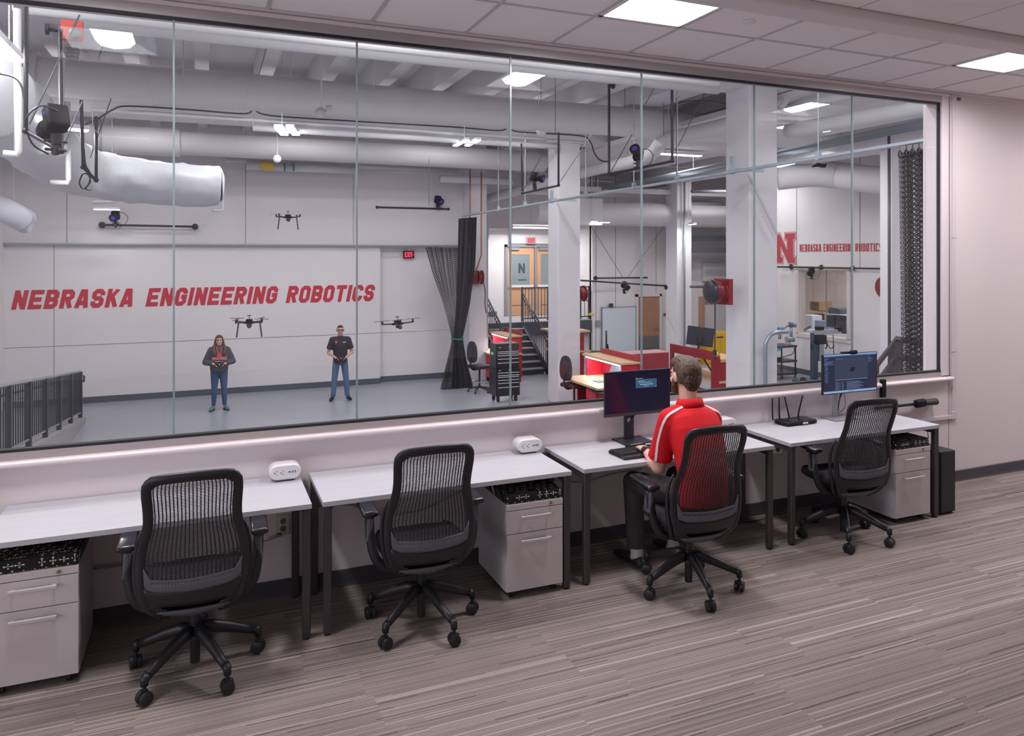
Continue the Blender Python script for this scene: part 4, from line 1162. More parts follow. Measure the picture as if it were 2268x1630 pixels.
striplight(W(1326, 492, 18.8), W(1350, 493, 18.8), 'small lamp, right of a pair above the far wall', .10, 38, L=10)
striplight(W(1722, 368, 12.0), W(1756, 362, 11.4), 'strip light right of the large column', .12, 12, L=14)
striplight(W(1528, 497, 18.5), W(1540, 496, 18.2), 'tiny lamp beside the far column', .1, 30, L=10)
striplight((17.3, 9.0, 1.82), (17.3, 13.4, 1.82), 'long tube in the room behind the right inner window', .16, 60, L=10)
# ================================================================ LAB CONTENTS
# ---- lettering on the walls
t = thing('wall_sign', 'large red slanted NEBRASKA ENGINEERING ROBOTICS lettering on the back wall', 'wall sign', (-3.99, yb, .856))
for (wd, x0, x1) in (('NEBRASKA', -4.0, -1.50), ('ENGINEERING', -1.30, 1.75), ('ROBOTICS', 1.905, 4.215)):
    lettering(wd, x1 - x0 - .09, .436, s=.235, W=.66, gap=.115, slant=.20 if False else .22, cham=.11).xf(Matrix.Translation((x0, yb - .001, .855))).build('word', m_redsign, t)
t = thing('wall_sign', 'narrow red NEBRASKA ENGINEERING ROBOTICS lettering beside the block N', 'wall sign', (15.9, 11.8, 2.16))
Rm = Matrix.Rotation(-math.pi / 2, 4, 'Z')
tot = 11.835 - 9.00
for (wd, f0, f1) in (('NEBRASKA', 0, .285), ('ENGINEERING', .315, .675), ('ROBOTICS', .70, 1.0)):
    lettering(wd, tot * (f1 - f0), .215, s=.16, W=.42, gap=.10, cham=.06).xf(Matrix.Translation((15.899, 11.835 - tot * f0, 2.17)) @ Rm).build('word', mat('red_print', (.70, .26, .30), .6), t)
# block N
def blockN(y_right, z0, wN, hN, grow, th, m, par, x=15.899):
    s = .27 * wN * 1.0; sl = .22 * hN * .62; e = .07 * wN
    w_ = wN; h = hN
    P = [(0, 0), (.44, 0), (.44, .19), (.36, .19), (.36, .60), (.70, 0), (1.0, 0), (1.0, .19), (1.0, .19)]
    poly = [(0, 0), (.42, 0), (.42, .17), (.33, .17), (.33, .62), (.72, 0), (1, 0), (1, .17), (.93, .17), (.93, .83), (1, .83), (1, 1), (.58, 1), (.58, .83), (.67, .83), (.67, .38), (.28, 1), (0, 1), (0, .83), (.07, .83), (.07, .17), (0, .17)]
    cx_, cz_ = .5, .5
    pts = []
    n = len(poly)
    # outward offset
    def off(p, g):
        out = []
        for i in range(n):
            a, b, c = p[i - 1], p[i], p[(i + 1) % n]
            d0 = Vector((b[0] - a[0], b[1] - a[1])).normalized(); d1 = Vector((c[0] - b[0], c[1] - b[1])).normalized()
            n0 = Vector((d0.y, -d0.x)); n1 = Vector((d1.y, -d1.x)); mm = (n0 + n1); mm.normalize(); q = max(.45, mm.dot(n0))
            out.append((b[0] + mm.x * g / q, b[1] + mm.y * g / q))
        return out
    sc = [(p[0] * w_, p[1] * h) for p in poly]
    if grow: sc = off(sc, grow)
    # local x to the right = -Y
    mb = MB().prism([(y_right + wN - p[0], z0 + p[1]) for p in sc], 'x', x - th, x)
    return mb.build('letter_face' if grow == 0 else 'letter_outline', m, par, fixn=True)
t = thing('wall_sign', 'red block letter N with a thin white outline on the right lab wall', 'wall sign', (15.9, 12.5, 1.85))
blockN(12.03, 1.86, .86, .84, .055, .004, mat('red_print'), t)
blockN(12.03, 1.86, .86, .84, .035, .006, mat('white_print', (.86, .84, .86), .6), t)
blockN(12.03, 1.86, .86, .84, .018, .008, mat('red_print'), t)
# exit signs
def exit_sign(p, w_, label, rear=False):
    t = thing('exit_sign', label, 'exit sign', tuple(p))
    MB().box(-w_ / 2, w_ / 2, -.03, .03, 0, w_ * .68).build('housing', mat('exit_housing', (.30, .12, .14), .4) if not rear else mat('exit_housing2', (.86, .7, .72), .4), t, world=False, bevel=.006)
    MB().box(-w_ / 2 + .015, w_ / 2 - .015, -.033, -.03, .015, w_ * .68 - .015).build('face', emat('exit_face', (.42, .06, .10), .5) if not rear else emat('exit_face2', (.93, .70, .72), .9), t, world=False)
    lettering('EXIT', w_ * .7, w_ * .44, s=.17, W=.42, gap=.12, cham=.02).xf(Matrix.Translation((-w_ * .37, -.034, w_ * .11))).build('letters', emat('exit_glow', (1, .25, .34), 2.2) if not rear else emat('exit_glow2', (.95, .22, .28), 1.2), t, world=False)
    MB().prism([(w_ * .38, w_ * .25), (w_ * .44, w_ * .33), (w_ * .38, w_ * .41)], 'y', -.036, -.033).build('arrow', emat('exit_glow', (1, .25, .34), 2.2), t, world=False)
    MB().box(-.03, .03, -.02, .02, w_ * .68, w_ * .68 + .06).build('canopy', m_trf, t, world=False)
exit_sign(W(905, 572, 19.75), .30, 'small lit red EXIT sign on the back wall left of the net')
exit_sign(W(1176, 540, 23.1), .34, 'pale red EXIT sign over the wooden double doors', True)

# ---- ramp with guard at the left
slope = .117
def zr(y): return LZ + max(0, 12.7 - y) * slope
t = thing('ramp', 'grey concrete ramp with a kerb descending along the left lab wall', 'ramp', (-3.2, 7, LZ))
MB().prism([(12.7, LZ), (.2, LZ), (.2, zr(.2))], 'x', -4.12, -2.42).build('ramp_surface', m_lfl, t, fixn=True)
MB().prism([(12.72, LZ), (.2, LZ), (.2, zr(.2) + .1), (12.5, LZ + .12), (12.72, LZ + .1)], 'x', -2.42, -2.26).build('kerb', mat('kerb_concrete', (.63, .62, .63), .7, noise=.05), t, fixn=True)
t = thing('guard_railing', 'dark steel guard railing with close balusters beside the ramp', 'railing', (-2.34, 8, LZ))
def slp(y, dz): return (-2.34, y, zr(y) + dz)
MB().tube([slp(12.6, 1.04), slp(3, 1.04)], .028, 4, r2=.028, flat=Vector((0, 0, 1))).build('top_rail', mat('rail_light', (.52, .53, .57), .4), t)
MB().tube([slp(12.6, .2), slp(3, .2)], .02, 4, flat=Vector((0, 0, 1))).build('bottom_rail', mat('rail_light'), t)
k = 0; y = 12.58
while y > 3.2:
    MB().box(-2.375, -2.305, y - .035, y + .035, zr(y) + .05, zr(y) + 1.03).build('post', m_rail, t)
    for q in range(1, 9):
        yy = y - 1.2 * q / 9
        MB().box(-2.348, -2.332, yy - .010, yy + .010, zr(yy) + .2, zr(yy) + 1.03).build('baluster', m_rail, t)
    y -= 1.2
MB().tube(smoothpath([(-2.33, 12.95, zr(12.7) + .78), (-2.33, 12.97, zr(12.7) + .90), (-2.42, 12.9, zr(12.7) + .91), (-2.47, 12.6, zr(12.6) + .90), (-2.47, 3, zr(3) + .90)], 5), .02, 8).build('handrail', m_rail, t, smooth=True)
for y in (11.8, 9.8, 7.8, 5.8): MB().tube([(-2.47, y, zr(y) + .88), (-2.47, y, zr(y) + .80), (-2.36, y, zr(y) + .80)], .009, 6).build('rail_bracket', m_rail, t)

# ---- landing, stairs and railings at the back
m_stairdk = mat('stair_dark', (.27, .29, .33), .5)
m_tread = mat('tread_grey', (.66, .66, .68), .6)
t = thing('stair_landing', 'landing with dark edge in front of the wooden double doors', 'landing', (9.5, 17.4, -.3))
MB().box(7.2, 11.5, 16.3, 18.5, -.10, 0).build('slab', m_tread, t)
MB().box(7.2, 11.52, 16.26, 16.3, -.42, -.015).build('fascia', m_stairdk, t)
MB().box(9.2, 11.5, 16.5, 16.6, LZ, -.42).build('under_wall', m_lw, t)
t = thing('staircase', 'dark steel stairs descending from the landing to the lab floor', 'stairs', (8.5, 15.5, LZ))
for k in range(8):
    z = -.169 * (k + 1); y1 = 16.28 - .232 * k
    MB().box(7.85, 9.06, y1 - .27, y1, z - .03, z).build('tread', m_tread, t)
    MB().box(7.85, 9.06, y1 - .012, y1, z, z + .139).build('riser', m_stairdk, t)
for x in (7.82, 9.08):
    MB().prism([(16.35, -.05), (16.35, -.38), (14.50, LZ), (14.38, LZ), (14.38, LZ + .16)], 'x', x - .025, x + .025).build('stringer', m_stairdk, t, fixn=True)
def stair_rail(x, name, label):
    t = thing(name, label, 'railing', (x, 15.4, LZ))
    for dz, r in ((1.0, .026), (.84, .02), (.14, .02)):
        MB().tube([(x, 16.3, dz - .06), (x, 14.45, dz + LZ + .07)], r, 8).build('sloping_rail', m_rail, t, smooth=True)
    for y, z in ((16.3, 0), (14.45, LZ)): MB().box(x - .025, x + .025, y - .025, y + .025, z + .02, z + 1.0).build('post', m_rail, t)
    for q in range(1, 14):
        y = 16.3 - 1.85 * q / 14; z = (y - 16.3) * .73
        MB().box(x - .008, x + .008, y - .008, y + .008, z + .1, z + .95).build('baluster', m_rail, t)
stair_rail(9.08, 'stair_railing', 'dark railing with balusters on the right side of the stairs')
stair_rail(7.85, 'stair_railing', 'dark railing on the left side of the stairs, mostly behind the bench')
t = thing('landing_railing', 'dark baluster railing along the front of the landing', 'railing', (10.3, 16.34, 0))
for (x0, x1) in ((9.10, 9.98), (10.06, 11.10), (11.14, 11.44)):
    for x in (x0, x1): MB().box(x - .022, x + .022, 16.32, 16.364, .02, 1.08).build('post', m_rail, t)
    for z in (.10, 1.05): MB().box(x0, x1, 16.325, 16.36, z - .018, z + .018).build('rail', m_rail, t)
    n = int((x1 - x0) / .11)
    for q in range(1, n): MB().box(x0 + (x1 - x0) * q / n - .008, x0 + (x1 - x0) * q / n + .008, 16.334, 16.35, .1, 1.05).build('baluster', m_rail, t)
# double doors
def leaf(x0, x1, name, label, logo=False):
    t = thing(name, None, None, ((x0 + x1) / 2, 18.5, 0)); t['kind'] = 'structure'; t['label'] = label
    st = .17
    for (a, b, c, d) in ((x0, x0 + st, 0, 2.33), (x1 - st, x1, 0, 2.33), (x0 + st, x1 - st, 2.08, 2.33), (x0 + st, x1 - st, 0, .98 - .62)):
        MB().box(a, b, 18.50, 18.55, c + .01, d).build('wood_stile', m_door, t)
    MB().box(x0 + st, x1 - st, 18.515, 18.53, .36, 2.08).build('frosted_pane', mat('frosted_glass', (.52, .56, .58), .35), t)
    MB().box(x0 + st, x1 - st, 18.50, 18.55, .34, .98).build('kick_panel', m_door, t)
    MB().box(x0 + .04, x1 - .04, 18.44, 18.50, .97, 1.05).build('push_bar', mat('push_bar', (.86, .86, .88), .3), t)
    MB().box(x0 + .08, x0 + .42, 18.42, 18.5, 2.24, 2.33).build('door_closer', m_steel, t)
    if logo:
        lettering('N', .24, .34, s=.24, W=.8).xf(Matrix.Translation((x0 + .42, 18.512, 1.45))).build('pane_emblem', mat('etched_dark', (.27, .30, .33), .5), t)
        lettering('NEBRASKA', .30, .045, s=.2, W=.5).xf(Matrix.Translation((x0 + .42, 18.512, 1.20))).build('pane_text', mat('etched_dark'), t)
leaf(9.48, 10.48, 'door_1', 'left wooden leaf with frosted pane of the landing doors', True)
leaf(10.56, 11.56, 'door_2', 'right wooden leaf with frosted pane of the landing doors')
m_dfr = mat('door_frame_grey', (.55, .55, .59), .4)
struct(MB().box(9.38, 9.47, 18.44, 18.6, 0, 2.42).box(11.57, 11.64, 18.44, 18.6, 0, 2.42).box(9.38, 11.64, 18.44, 18.6, 2.34, 2.44).box(10.49, 10.55, 18.44, 18.6, 0, 2.34), 'trim_14', m_dfr)
struct(MB().box(9.3, 11.7, 18.75, 18.8, 0, 2.6), 'wall_back', mat('corridor_grey', (.55, .56, .58), .8))
# brown door and whiteboard on the right back wall
t = thing('door_3', None, None, (13.6, 16.2, LZ)); t['kind'] = 'structure'; t['label'] = 'brown wooden door in a pale frame'
MB().box(13.17, 14.0, 16.16, 16.2, -.60, .70).build('upper_panel', mat('brown_door', (.68, .50, .38), .4, noise=.05, nscale=5, nstretch=(5, 5, 1)), t)
MB().box(13.17, 14.0, 16.165, 16.2, LZ, -.60).build('kick_plate', mat('kick_plate', (.52, .53, .54), .35, metal=.5), t)
for (a, b, c, d) in ((13.09, 13.17, LZ, .78), (14.0, 14.08, LZ, .78), (13.09, 14.08, .70, .78)): MB().box(a, b, 16.12, 16.2, c, d).build('frame', m_lw, t)
MB().cyl((13.9, 16.1, -.38), (13.9, 16.16, -.38), .03, 12).box(13.78, 13.9, 16.1, 16.115, -.39, -.37).build('door_handle', m_steel, t)
t = thing('whiteboard', 'tall pale grey whiteboard leaning on the wall left of the brown door', 'whiteboard', (12.45, 16.1, -.5))
MB().box(11.82, 13.07, 16.13, 16.16, LZ + .02, .37).build('panel', mat('board_grey', (.83, .86, .89), .3), t)
for (a, b, c, d) in ((11.80, 11.825, LZ, .39), (13.065, 13.09, LZ, .39), (11.8, 13.09, .37, .39)): MB().box(a, b, 16.12, 16.17, c, d).build('frame', m_steel, t)
tag(MB().rbox((12.12, 16.1, .45), (.14, .06, .12), .01).build('wall_speaker', mat('dark_box', (.24, .2, .2), .5)), 'small dark box above the whiteboard', 'box')
tag(MB().rbox((11.67, 16.17, -.12), (.16, .08, .19), .01).build('junction_box', mat('grey_box', (.55, .58, .62), .4)), 'grey junction box left of the whiteboard', 'junction box')
tag(MB().rbox(W(1472, 697, 20.85), (.07, .04, .09), .005).build('pull_station', m_red), 'tiny red alarm box right of the brown door', 'alarm box')
# electrical cabinet, tan door, yellow cabinet
tag(MB().box(15.72, 16.6, 16.0, 16.18, 1.18, 1.81).build('electric_cabinet', mat('cab_white', (.80, .81, .82), .4), bevel=.01), 'white electrical cabinet on the back wall left of the big column', 'cabinet')
t = thing('yellow_cabinet', 'yellow safety cabinet behind the red frame bench', 'cabinet', (14.9, 14.4, LZ))
MB().box(14.45, 15.45, 14.2, 14.65, LZ, -.36).build('body', mat('safety_yellow', (.86, .68, .12), .4), t, bevel=.01)
for x in (14.46, 14.955): MB().box(x, x + .485, 14.185, 14.2, LZ + .05, -.39).build('door', mat('safety_yellow'), t)
MB().box(14.80, 15.05, 14.178, 14.185, -.52, -.48).build('warning_strip', m_blk, t)
t = thing('tan_door_frame', 'tan wooden frame standing against the back wall behind the reel', 'frame', (16, 16, LZ))
m_tan = mat('tan_wood', (.74, .58, .47), .5)
MB().box(15.60, 15.80, 16.1, 16.17, LZ, .65).build('upright', m_tan, t); MB().box(15.80, 16.7, 16.1, 16.17, .45, .65).build('head_board', m_tan, t)

# ---- tool chest
def tool_chest():
    p = W(1125, 888, 16.05); x0, x1 = .3902 * 16, .4282 * 16; y0 = 16 + CAMY; y1 = y0 + .45
    t = thing('tool_chest', 'tall black two part tool chest on wheels with chrome drawer pulls', 'tool chest', ((x0 + x1) / 2, y0 + .2, LZ))
    m = mat('chest_black', (.11, .12, .15), .3, spec=.6); mp = mat('chrome_pull', (.80, .81, .84), .3)
    MB().box(x0, x1, y0 + .012, y1, LZ + .14, LZ + .78).build('lower_cabinet', m, t, bevel=.006)
    MB().box(x0 + .01, x1 - .01, y0 + .03, y1 - .02, LZ + .785, LZ + 1.36).build('upper_chest', m, t, bevel=.006)
    def drawers(zs, ins):
        for a, b in zip(zs, zs[1:]):
            d = MB().box(x0 + .03, x1 - .03, y0 + ins - .012, y0 + ins, LZ + a + .004, LZ + b - .004).build('drawer', m, t)
            MB().box(x0 + .05, x1 - .03, y0 + ins - .024, y0 + ins - .012, LZ + b - .022, LZ + b - .008).build('pull', mp, d)
    drawers([.17, .36, .46, .53, .60, .64, .70], .012)
    drawers([.82, .93, 1.02, 1.10, 1.15, 1.19], .03)
    for z in (.735, 1.27):
        lettering('TOOLS' if False else 'III', .05, .02, s=.2).xf(Matrix.Translation((x0 + .07, y0 + .0, LZ + z))).build('badge', mp, t)
        MB().cyl((x0 + .33, y0 - .0, LZ + z + .01), (x0 + .33, y0 + .02, LZ + z + .01), .012, 10).build('lock', mp, t)
    MB().box(x0 - .012, x0, y0 + .15, y0 + .3, LZ + 1.1, LZ + 1.15).build('side_handle', mp, t)
    for cx_ in (x0 + .08, x1 - .08):
        for cy_ in (y0 + .08, y1 - .08):
            c = MB().cyl((cx_ - .022, cy_, LZ + .055), (cx_ + .022, cy_, LZ + .055), .055, 18).box(cx_ - .03, cx_ + .03, cy_ - .03, cy_ + .03, LZ + .10, LZ + .14)
            c.build('caster', m_gasket, t)
tool_chest()

# ---- drafting chairs
def draft_chair(p, rz, label):
    t = thing('drafting_chair', label, 'office chair', p, math.radians(rz), 'dark drafting chairs in the lab')
    m = mat('draft_black', (.17, .18, .21), .55)
    bk = MB(); n = 18; vv = []; fs = []
    for yy in (-.03, .03):
        for j in range(9):
            for i in range(n): pass
    pts = []
    for i in range(24):
        a = 2 * math.pi * i / 24; r = 1
        pts.append((.19 * math.copysign(abs(math.cos(a)) ** .75, math.cos(a)) * (1 - .12 * math.sin(a)), 1.02 + .27 * math.copysign(abs(math.sin(a)) ** .85, math.sin(a))))
    b = MB().prism(pts, 'y', -.265, -.215).build('backrest', m, t, world=False, bevel=.018, fixn=True)
    MB().rbox((0, 0, .64), (.46, .44, .09), .035, seg=4).build('seat', m, t, world=False, smooth=40)
    MB().tube(smoothpath([(0, 0, .58), (0, -.2, .58), (0, -.29, .68), (0, -.275, .9)], 5), .022, 8).build('back_bar', m_blk, t, world=False)
    MB().cyl((0, 0, .1), (0, 0, .6), .024, 12).build('gas_post', m_blk, t, world=False)
    MB().tube([(.19 * math.cos(math.radians(a)), .19 * math.sin(math.radians(a)), .26) for a in range(0, 360, 20)], .011, 8, closed=True).tube([(-.19, 0, .26), (.19, 0, .26)], .008, 6).tube([(0, -.19, .26), (0, .19, .26)], .008, 6).build('foot_ring', m_steel, t, world=False, smooth=True)
    for k in range(5):
        a = math.radians(72 * k + 10); c, s = math.cos(a), math.sin(a)
        l = MB().tube([(.02 * c, .02 * s, .13), (.28 * c, .28 * s, .08)], [.028, .018], 8).build('leg', m_blk, t, world=False)
        MB().cyl((.28 * c - .02 * s, .28 * s + .02 * c, .028), (.28 * c + .02 * s, .28 * s - .02 * c, .028), .028, 14).build('caster', m_blk, l, world=False)
    return t
pc = PZ(1062, 868, LZ)
draft_chair((pc.x, pc.y, LZ), -70, 'dark drafting chair with a foot ring beside the black tool chest')
pc = W(1270, 905, 14.2)
draft_chair((pc.x + .02, 14.2 + CAMY, LZ), -75, 'dark drafting chair in front of the middle workbench, only its back showing')
pc = W(1324, 775, 18.5)
draft_chair((pc.x, 18.5 + CAMY, LZ), 60, 'dark drafting chair back behind the middle workbench')

# ---- red workbenches with wooden tops, long sides along the depth
def bench(x0, x1, y0, y1, label, shelf=True, led=True, sx0=None, things=True):
    t = thing('workbench', label, 'workbench', ((x0 + x1) / 2, (y0 + y1) / 2, LZ), 0, 'red and maple workbenches')
    sx0 = sx0 or x1 - .47
    MB().box(x0, x1, y0, y1, LZ + .74, LZ + .785).build('worktop', m_wood, t, bevel=.004)
    for (ya_, yb_) in ((y0 + .03, y0 + .09), (y1 - .09, y1 - .03)):
        MB().box(x1 - .62, x1 - .02, ya_, yb_, LZ, LZ + .74).build('leg_panel', m_red, t)
        MB().box(x1 - .40, x1 - .02, ya_, yb_ - .02, LZ + .785, LZ + 1.22).build('riser_panel', mat('bright_red', (.82, .15, .22), .4), t)
    MB().box(x1 - .03, x1, y0 + .02, y1 - .02, LZ + .12, LZ + 1.22).build('back_panel', m_red, t)
    MB().box(x1 - .02, x1 + .01, y0, y1, LZ + 1.22, LZ + 1.37).build('back_lip', mat('lip_red', (.66, .22, .26), .4), t)
    MB().box(sx0, x1, y0 - .02, y1 + .02, LZ + 1.22, LZ + 1.26).build('shelf_board', m_wood, t, bevel=.003)
    if led:
        MB().box(sx0 + .03, sx0 + .10, y0 + .15, y1 - .1, LZ + 1.185, LZ + 1.22).build('task_lamp', emat('task_glow', (.93, .95, 1), 5), t)
        la = bpy.data.lights.new('lamp', 'AREA'); la.shape = 'RECTANGLE'; la.size = .06; la.size_y = (y1 - y0) - .3; la.energy = 14; la.color = (.85, .92, 1)
        lo = bpy.data.objects.new('task_emitter', la); C.objects.link(lo); lo.parent = t; lo.location = (sx0 + .06 - t.location.x, 0, LZ + 1.175 - LZ)
    d = MB().box(x0 + .04, x0 + .5, y0 + .1, y0 + .55, LZ + .12, LZ + .72).build('drawer_box', m_red, t)
    for k in range(3): MB().box(x0 + .02, x0 + .04, y0 + .12, y0 + .53, LZ + .14 + .19 * k, LZ + .31 + .19 * k).build('drawer', mat('bright_red'), d)
    return t
bench(7.05, 7.92, 18.35 + CAMY, 19.6 + CAMY, 'red workbench with a lit wooden shelf, left of the stairs')
bench(7.20, 8.17, 12.9 + CAMY, 14.5 + CAMY, 'red workbench with maple top and lit shelf right of the first column')
# monitors and small things on the middle bench
tag(MB().rbox(W(1360, 815, 13.7) + Vector((.1, 0, -.05)), (.06, .55, .36), .01, rot=RY(18)).build('monitor', mat('screen_grey_blue', (.35, .41, .47), .3)), 'grey blue screen under the lit shelf of the middle workbench', 'monitor')
tag(MB().rbox(W(1322, 872, 13.0) + Vector((0, 0, .04)), (.16, .42, .02), .006, rot=RZ(4)).build('keyboard', mat('kb_dark', (.16, .18, .24), .5)), 'dark keyboard on the maple top of the middle workbench', 'keyboard')
tag(MB().rbox(W(1328, 850, 13.6) + Vector((0, 0, .0)), (.2, .25, .12), .01).build('charger_box', mat('grey_dark', (.30, .32, .34), .5)), 'dark grey box behind the keyboard on the workbench', 'box')
t = thing('red_cabinet', 'low red steel cabinet with a pale top behind the middle workbench', 'cabinet', (10.8, 11.9, LZ))
MB().box(10.15, 11.35, 11.75, 12.3, LZ, -.50).build('body', mat('dull_red', (.62, .20, .24), .45), t)
MB().box(10.15, 11.35, 11.75, 12.3, -.5, -.48).build('top', mat('pink_top', (.80, .62, .64), .5), t)
t = thing('workbench', 'red bench end seen past the right side of the first column', 'workbench', (9.3, 13.5, LZ), 0, 'red and maple workbenches')
a = W(1284, 735, 18.3); b = W(1307, 735, 18.3)
MB().box(a.x - .7, b.x, a.y, a.y + 1.1, a.z - .02, a.z + .03).build('shelf_board', m_wood, t)
MB().box(a.x - .7, b.x - .18, a.y + .02, a.y + .1, LZ, a.z - .02).build('end_panel', m_red, t)
MB().box(a.x - .7, b.x - .02, a.y - .1, a.y + .9, a.z - .56, a.z - .52).build('worktop', m_wood, t)
# the red open frame bench at the right
t = thing('workbench', 'red open frame bench behind the seated man, left of the large column', 'workbench', (10.2, 9, LZ), 0, 'red and maple workbenches')
xf, y0, y1 = 10.0, 12.75 + CAMY, 14.5 + CAMY
MB().box(xf, xf + .05, y0, y1, -.17, .02).build('top_rail', m_red, t)
for (ya_, yb_) in ((y0, y0 + .24), (y1 - .1, y1)): MB().box(xf, xf + .05, ya_, yb_, LZ, -.17).build('upright', m_red, t)
MB().box(xf, xf + .06, y0, y1, LZ, LZ + .52).build('lower_panel', m_red, t)
MB().box(xf + .05, xf + .80, y0, y0 + .05, LZ, -.2).build('end_panel', m_red, t)
MB().box(xf + .02, xf + .95, y0 - .02, y0 + 1.6, LZ + .72, LZ + .77).build('worktop', m_wood, t)
MB().box(xf + .06, xf + .7, y0 - .02, y1, -.17, -.12).build('shelf_board', m_wood, t)
MB().rbox(W(1587, 785, 12.8), (.12, .12, .08), .03).build('yellow_knob', mat('safety_yellow'), t)
# tilted monitor on a tripod
def mon_stand():
    c = W(1551, 745, 13.6)
    t = thing('tripod_monitor', 'black monitor seen from behind on a tripod above the red frame bench', 'monitor', tuple(c), math.radians(-38))
    m = mat('monitor_back', (.18, .20, .24), .5)
    MB().rbox((0, 0, 0), (.58, .035, .42), .008, rot=RY(6)).build('screen', m, t, world=False)
    MB().rbox((0, -.04, -.06), (.14, .05, .14), .01).build('mount_plate', m_blk, t, world=False)
    MB().tube(smoothpath([(0, -.06, -.05), (-.02, -.08, -.15), (-.05, -.06, -.3)], 4), .022, 8).build('arm', m_blk, t, world=False)
    for (dx, dy) in ((.45, -.1), (-.25, .25), (-.25, -.25)):
        MB().tube([(-.05, -.06, -.28), (-.05 + dx, -.06 + dy, -1.0)], .018, 6).build('leg', m_blk, t, world=False)
mon_stand()

# ---- hose / cable reels
def reel(p, axis, R, w_, label, front=None, hose=None):
    t = thing('cable_reel', label, 'cable reel', tuple(p))
    m = mat('reel_red', (.50, .10, .14), .35)
    rot = Matrix.Rotation(math.pi / 2, 3, 'Y') if axis == 'x' else Matrix.Rotation(math.pi / 2, 3, 'X')
    for q in (-1, 1): MB().lathe([(.01, -.008), (R, -.012), (R, .012), (.01, .008)], (q * w_ / 2 if axis == 'x' else 0, q * w_ / 2 if axis == 'y' else 0, 0), 28, rot).build('flange', m, t, world=False, smooth=40)
    MB().lathe([(R * .82, -w_ / 2), (R * .86, 0), (R * .82, w_ / 2)], (0, 0, 0), 24, rot).build('drum', front or m, t, world=False, smooth=40)
    return t
p = W(1062, 614, 18.85)
t = reel(p, 'x', .19, .12, 'red hose reel on the white pier beside the black curtain')
MB().box(-.3, -.08, -.12, .12, -.18, .18).build('mount_plate', mat('reel_red'), t, world=False)
MB().tube(smoothpath([(.12, 0, -.15), (.16, -.02, -.4), (.15, -.02, -.7), (.19, 0, -.97)], 5), .014, 7).build('hose', mat('hose_red', (.42, .2, .22), .5), t, world=False)
p = W(1586, 646, 9.45)
t = reel(p, 'x', .19, .16, 'red and black cable reel mounted on the left face of the large column')
MB().box(.10, .13 + .05, -.18, .18, -.20, .20).build('mount_plate', mat('reel_red'), t, world=False)
MB().lathe([(.02, .05), (.10, .045), (.165, .02), (.185, -.02), (.185, -.06)], (-.11, 0, 0), 26, Matrix.Rotation(-math.pi / 2, 3, 'Y')).build('front_cover', mat('reel_black', (.17, .18, .21), .3), t, world=False, smooth=40)
MB().tube([(-.02, 0, -.18), (-.02, 0, -.62), (-.025, 0, -.92)], .010, 7).build('cord', m_blk, t, world=False)
MB().rbox((-.025, 0, -.95), (.045, .05, .09), .008).tube([(-.025, 0, -1.0), (-.02, 0, -1.08)], .01, 6).build('plug_box', m_blk, t, world=False)
p = W(1287, 650, 15.5)
t = reel(p, 'x', .19, .14, 'red reel half hidden behind the right edge of the first column')
MB().box(8.02 - p.x, -.07, -.15, .15, -.18, .18).build('mount_plate', mat('reel_red'), t, world=False)
MB().tube(smoothpath([(.1, 0, -.16), (.2, 0, -.2), (.25, 0, -.45)], 5), .012, 7).build('cord', m_blk, t, world=False)
MB().rbox((.27, 0, -.5), (.14, .05, .05), .01).build('yellow_plug', mat('safety_yellow'), t, world=False)
p = PX(1963, 636, 15.78)
t = reel(p, 'x', .28, .12, 'thin red reel disc at the edge of the column near the net')
MB().box(.06, .12, -.2, .2, -.25, .25).build('mount_plate', mat('reel_red'), t, world=False)

# ---- motion-capture cameras on black pipe frames
m_mc = mat('camera_black', (.07, .07, .09), .6, spec=.25)
m_ring = mat('camera_blue', (.18, .18, .55), .3, emit=.35)
def mocap(p, rz, tilt, s, label, glow=True):
    t = thing('motion_camera', label, 'camera', tuple(p), math.radians(rz), 'motion capture cameras')
    R = RX(tilt)
    a = MB().cyl(R @ Vector((0, -.09 * s, 0)), R @ Vector((0, .06 * s, 0)), .055 * s, 20)
    a.rbox(R @ Vector((0, .03 * s, .0)), (.12 * s, .10 * s, .15 * s), .02 * s, rot=R); a.build('body', m_mc, t, world=False, smooth=40)
    MB().cyl(R @ Vector((0, -.13 * s, 0)), R @ Vector((0, -.09 * s, 0)), .066 * s, 22).build('ring_light', m_mc, t, world=False, smooth=40)
    MB().cyl(R @ Vector((0, -.135 * s, 0)), R @ Vector((0, -.128 * s, 0)), .034 * s, 18).build('lens', m_ring if glow else m_blk, t, world=False)
    MB().box(-.061 * s, .061 * s, -.0 * s, .05 * s, .03 * s, .045 * s).build('status_strip', m_ring, t, world=False)
    b = MB().rbox((0, .03 * s, -.11 * s), (.05 * s, .05 * s, .07 * s), .01 * s).rbox((0, .02 * s, -.17 * s), (.035 * s, .06 * s, .06 * s), .01 * s)
    b.cyl((-.06 * s, .02 * s, -.12 * s), (.06 * s, .02 * s, -.12 * s), .008 * s, 8).cyl((-.055 * s, .02 * s, -.17 * s), (.055 * s, .02 * s, -.17 * s), .008 * s, 8)
    b.build('clamp', m_blk, t, world=False)
    MB().tube(smoothpath([(0, .06 * s, .05 * s), (.10 * s, .1 * s, .06 * s), (.17 * s, .1 * s, -.03 * s), (.13 * s, .06 * s, -.15 * s), (.04 * s, .03 * s, -.2 * s)], 5), .005 * s, 6).build('cable_loop', m_blk, t, world=False)
    return t
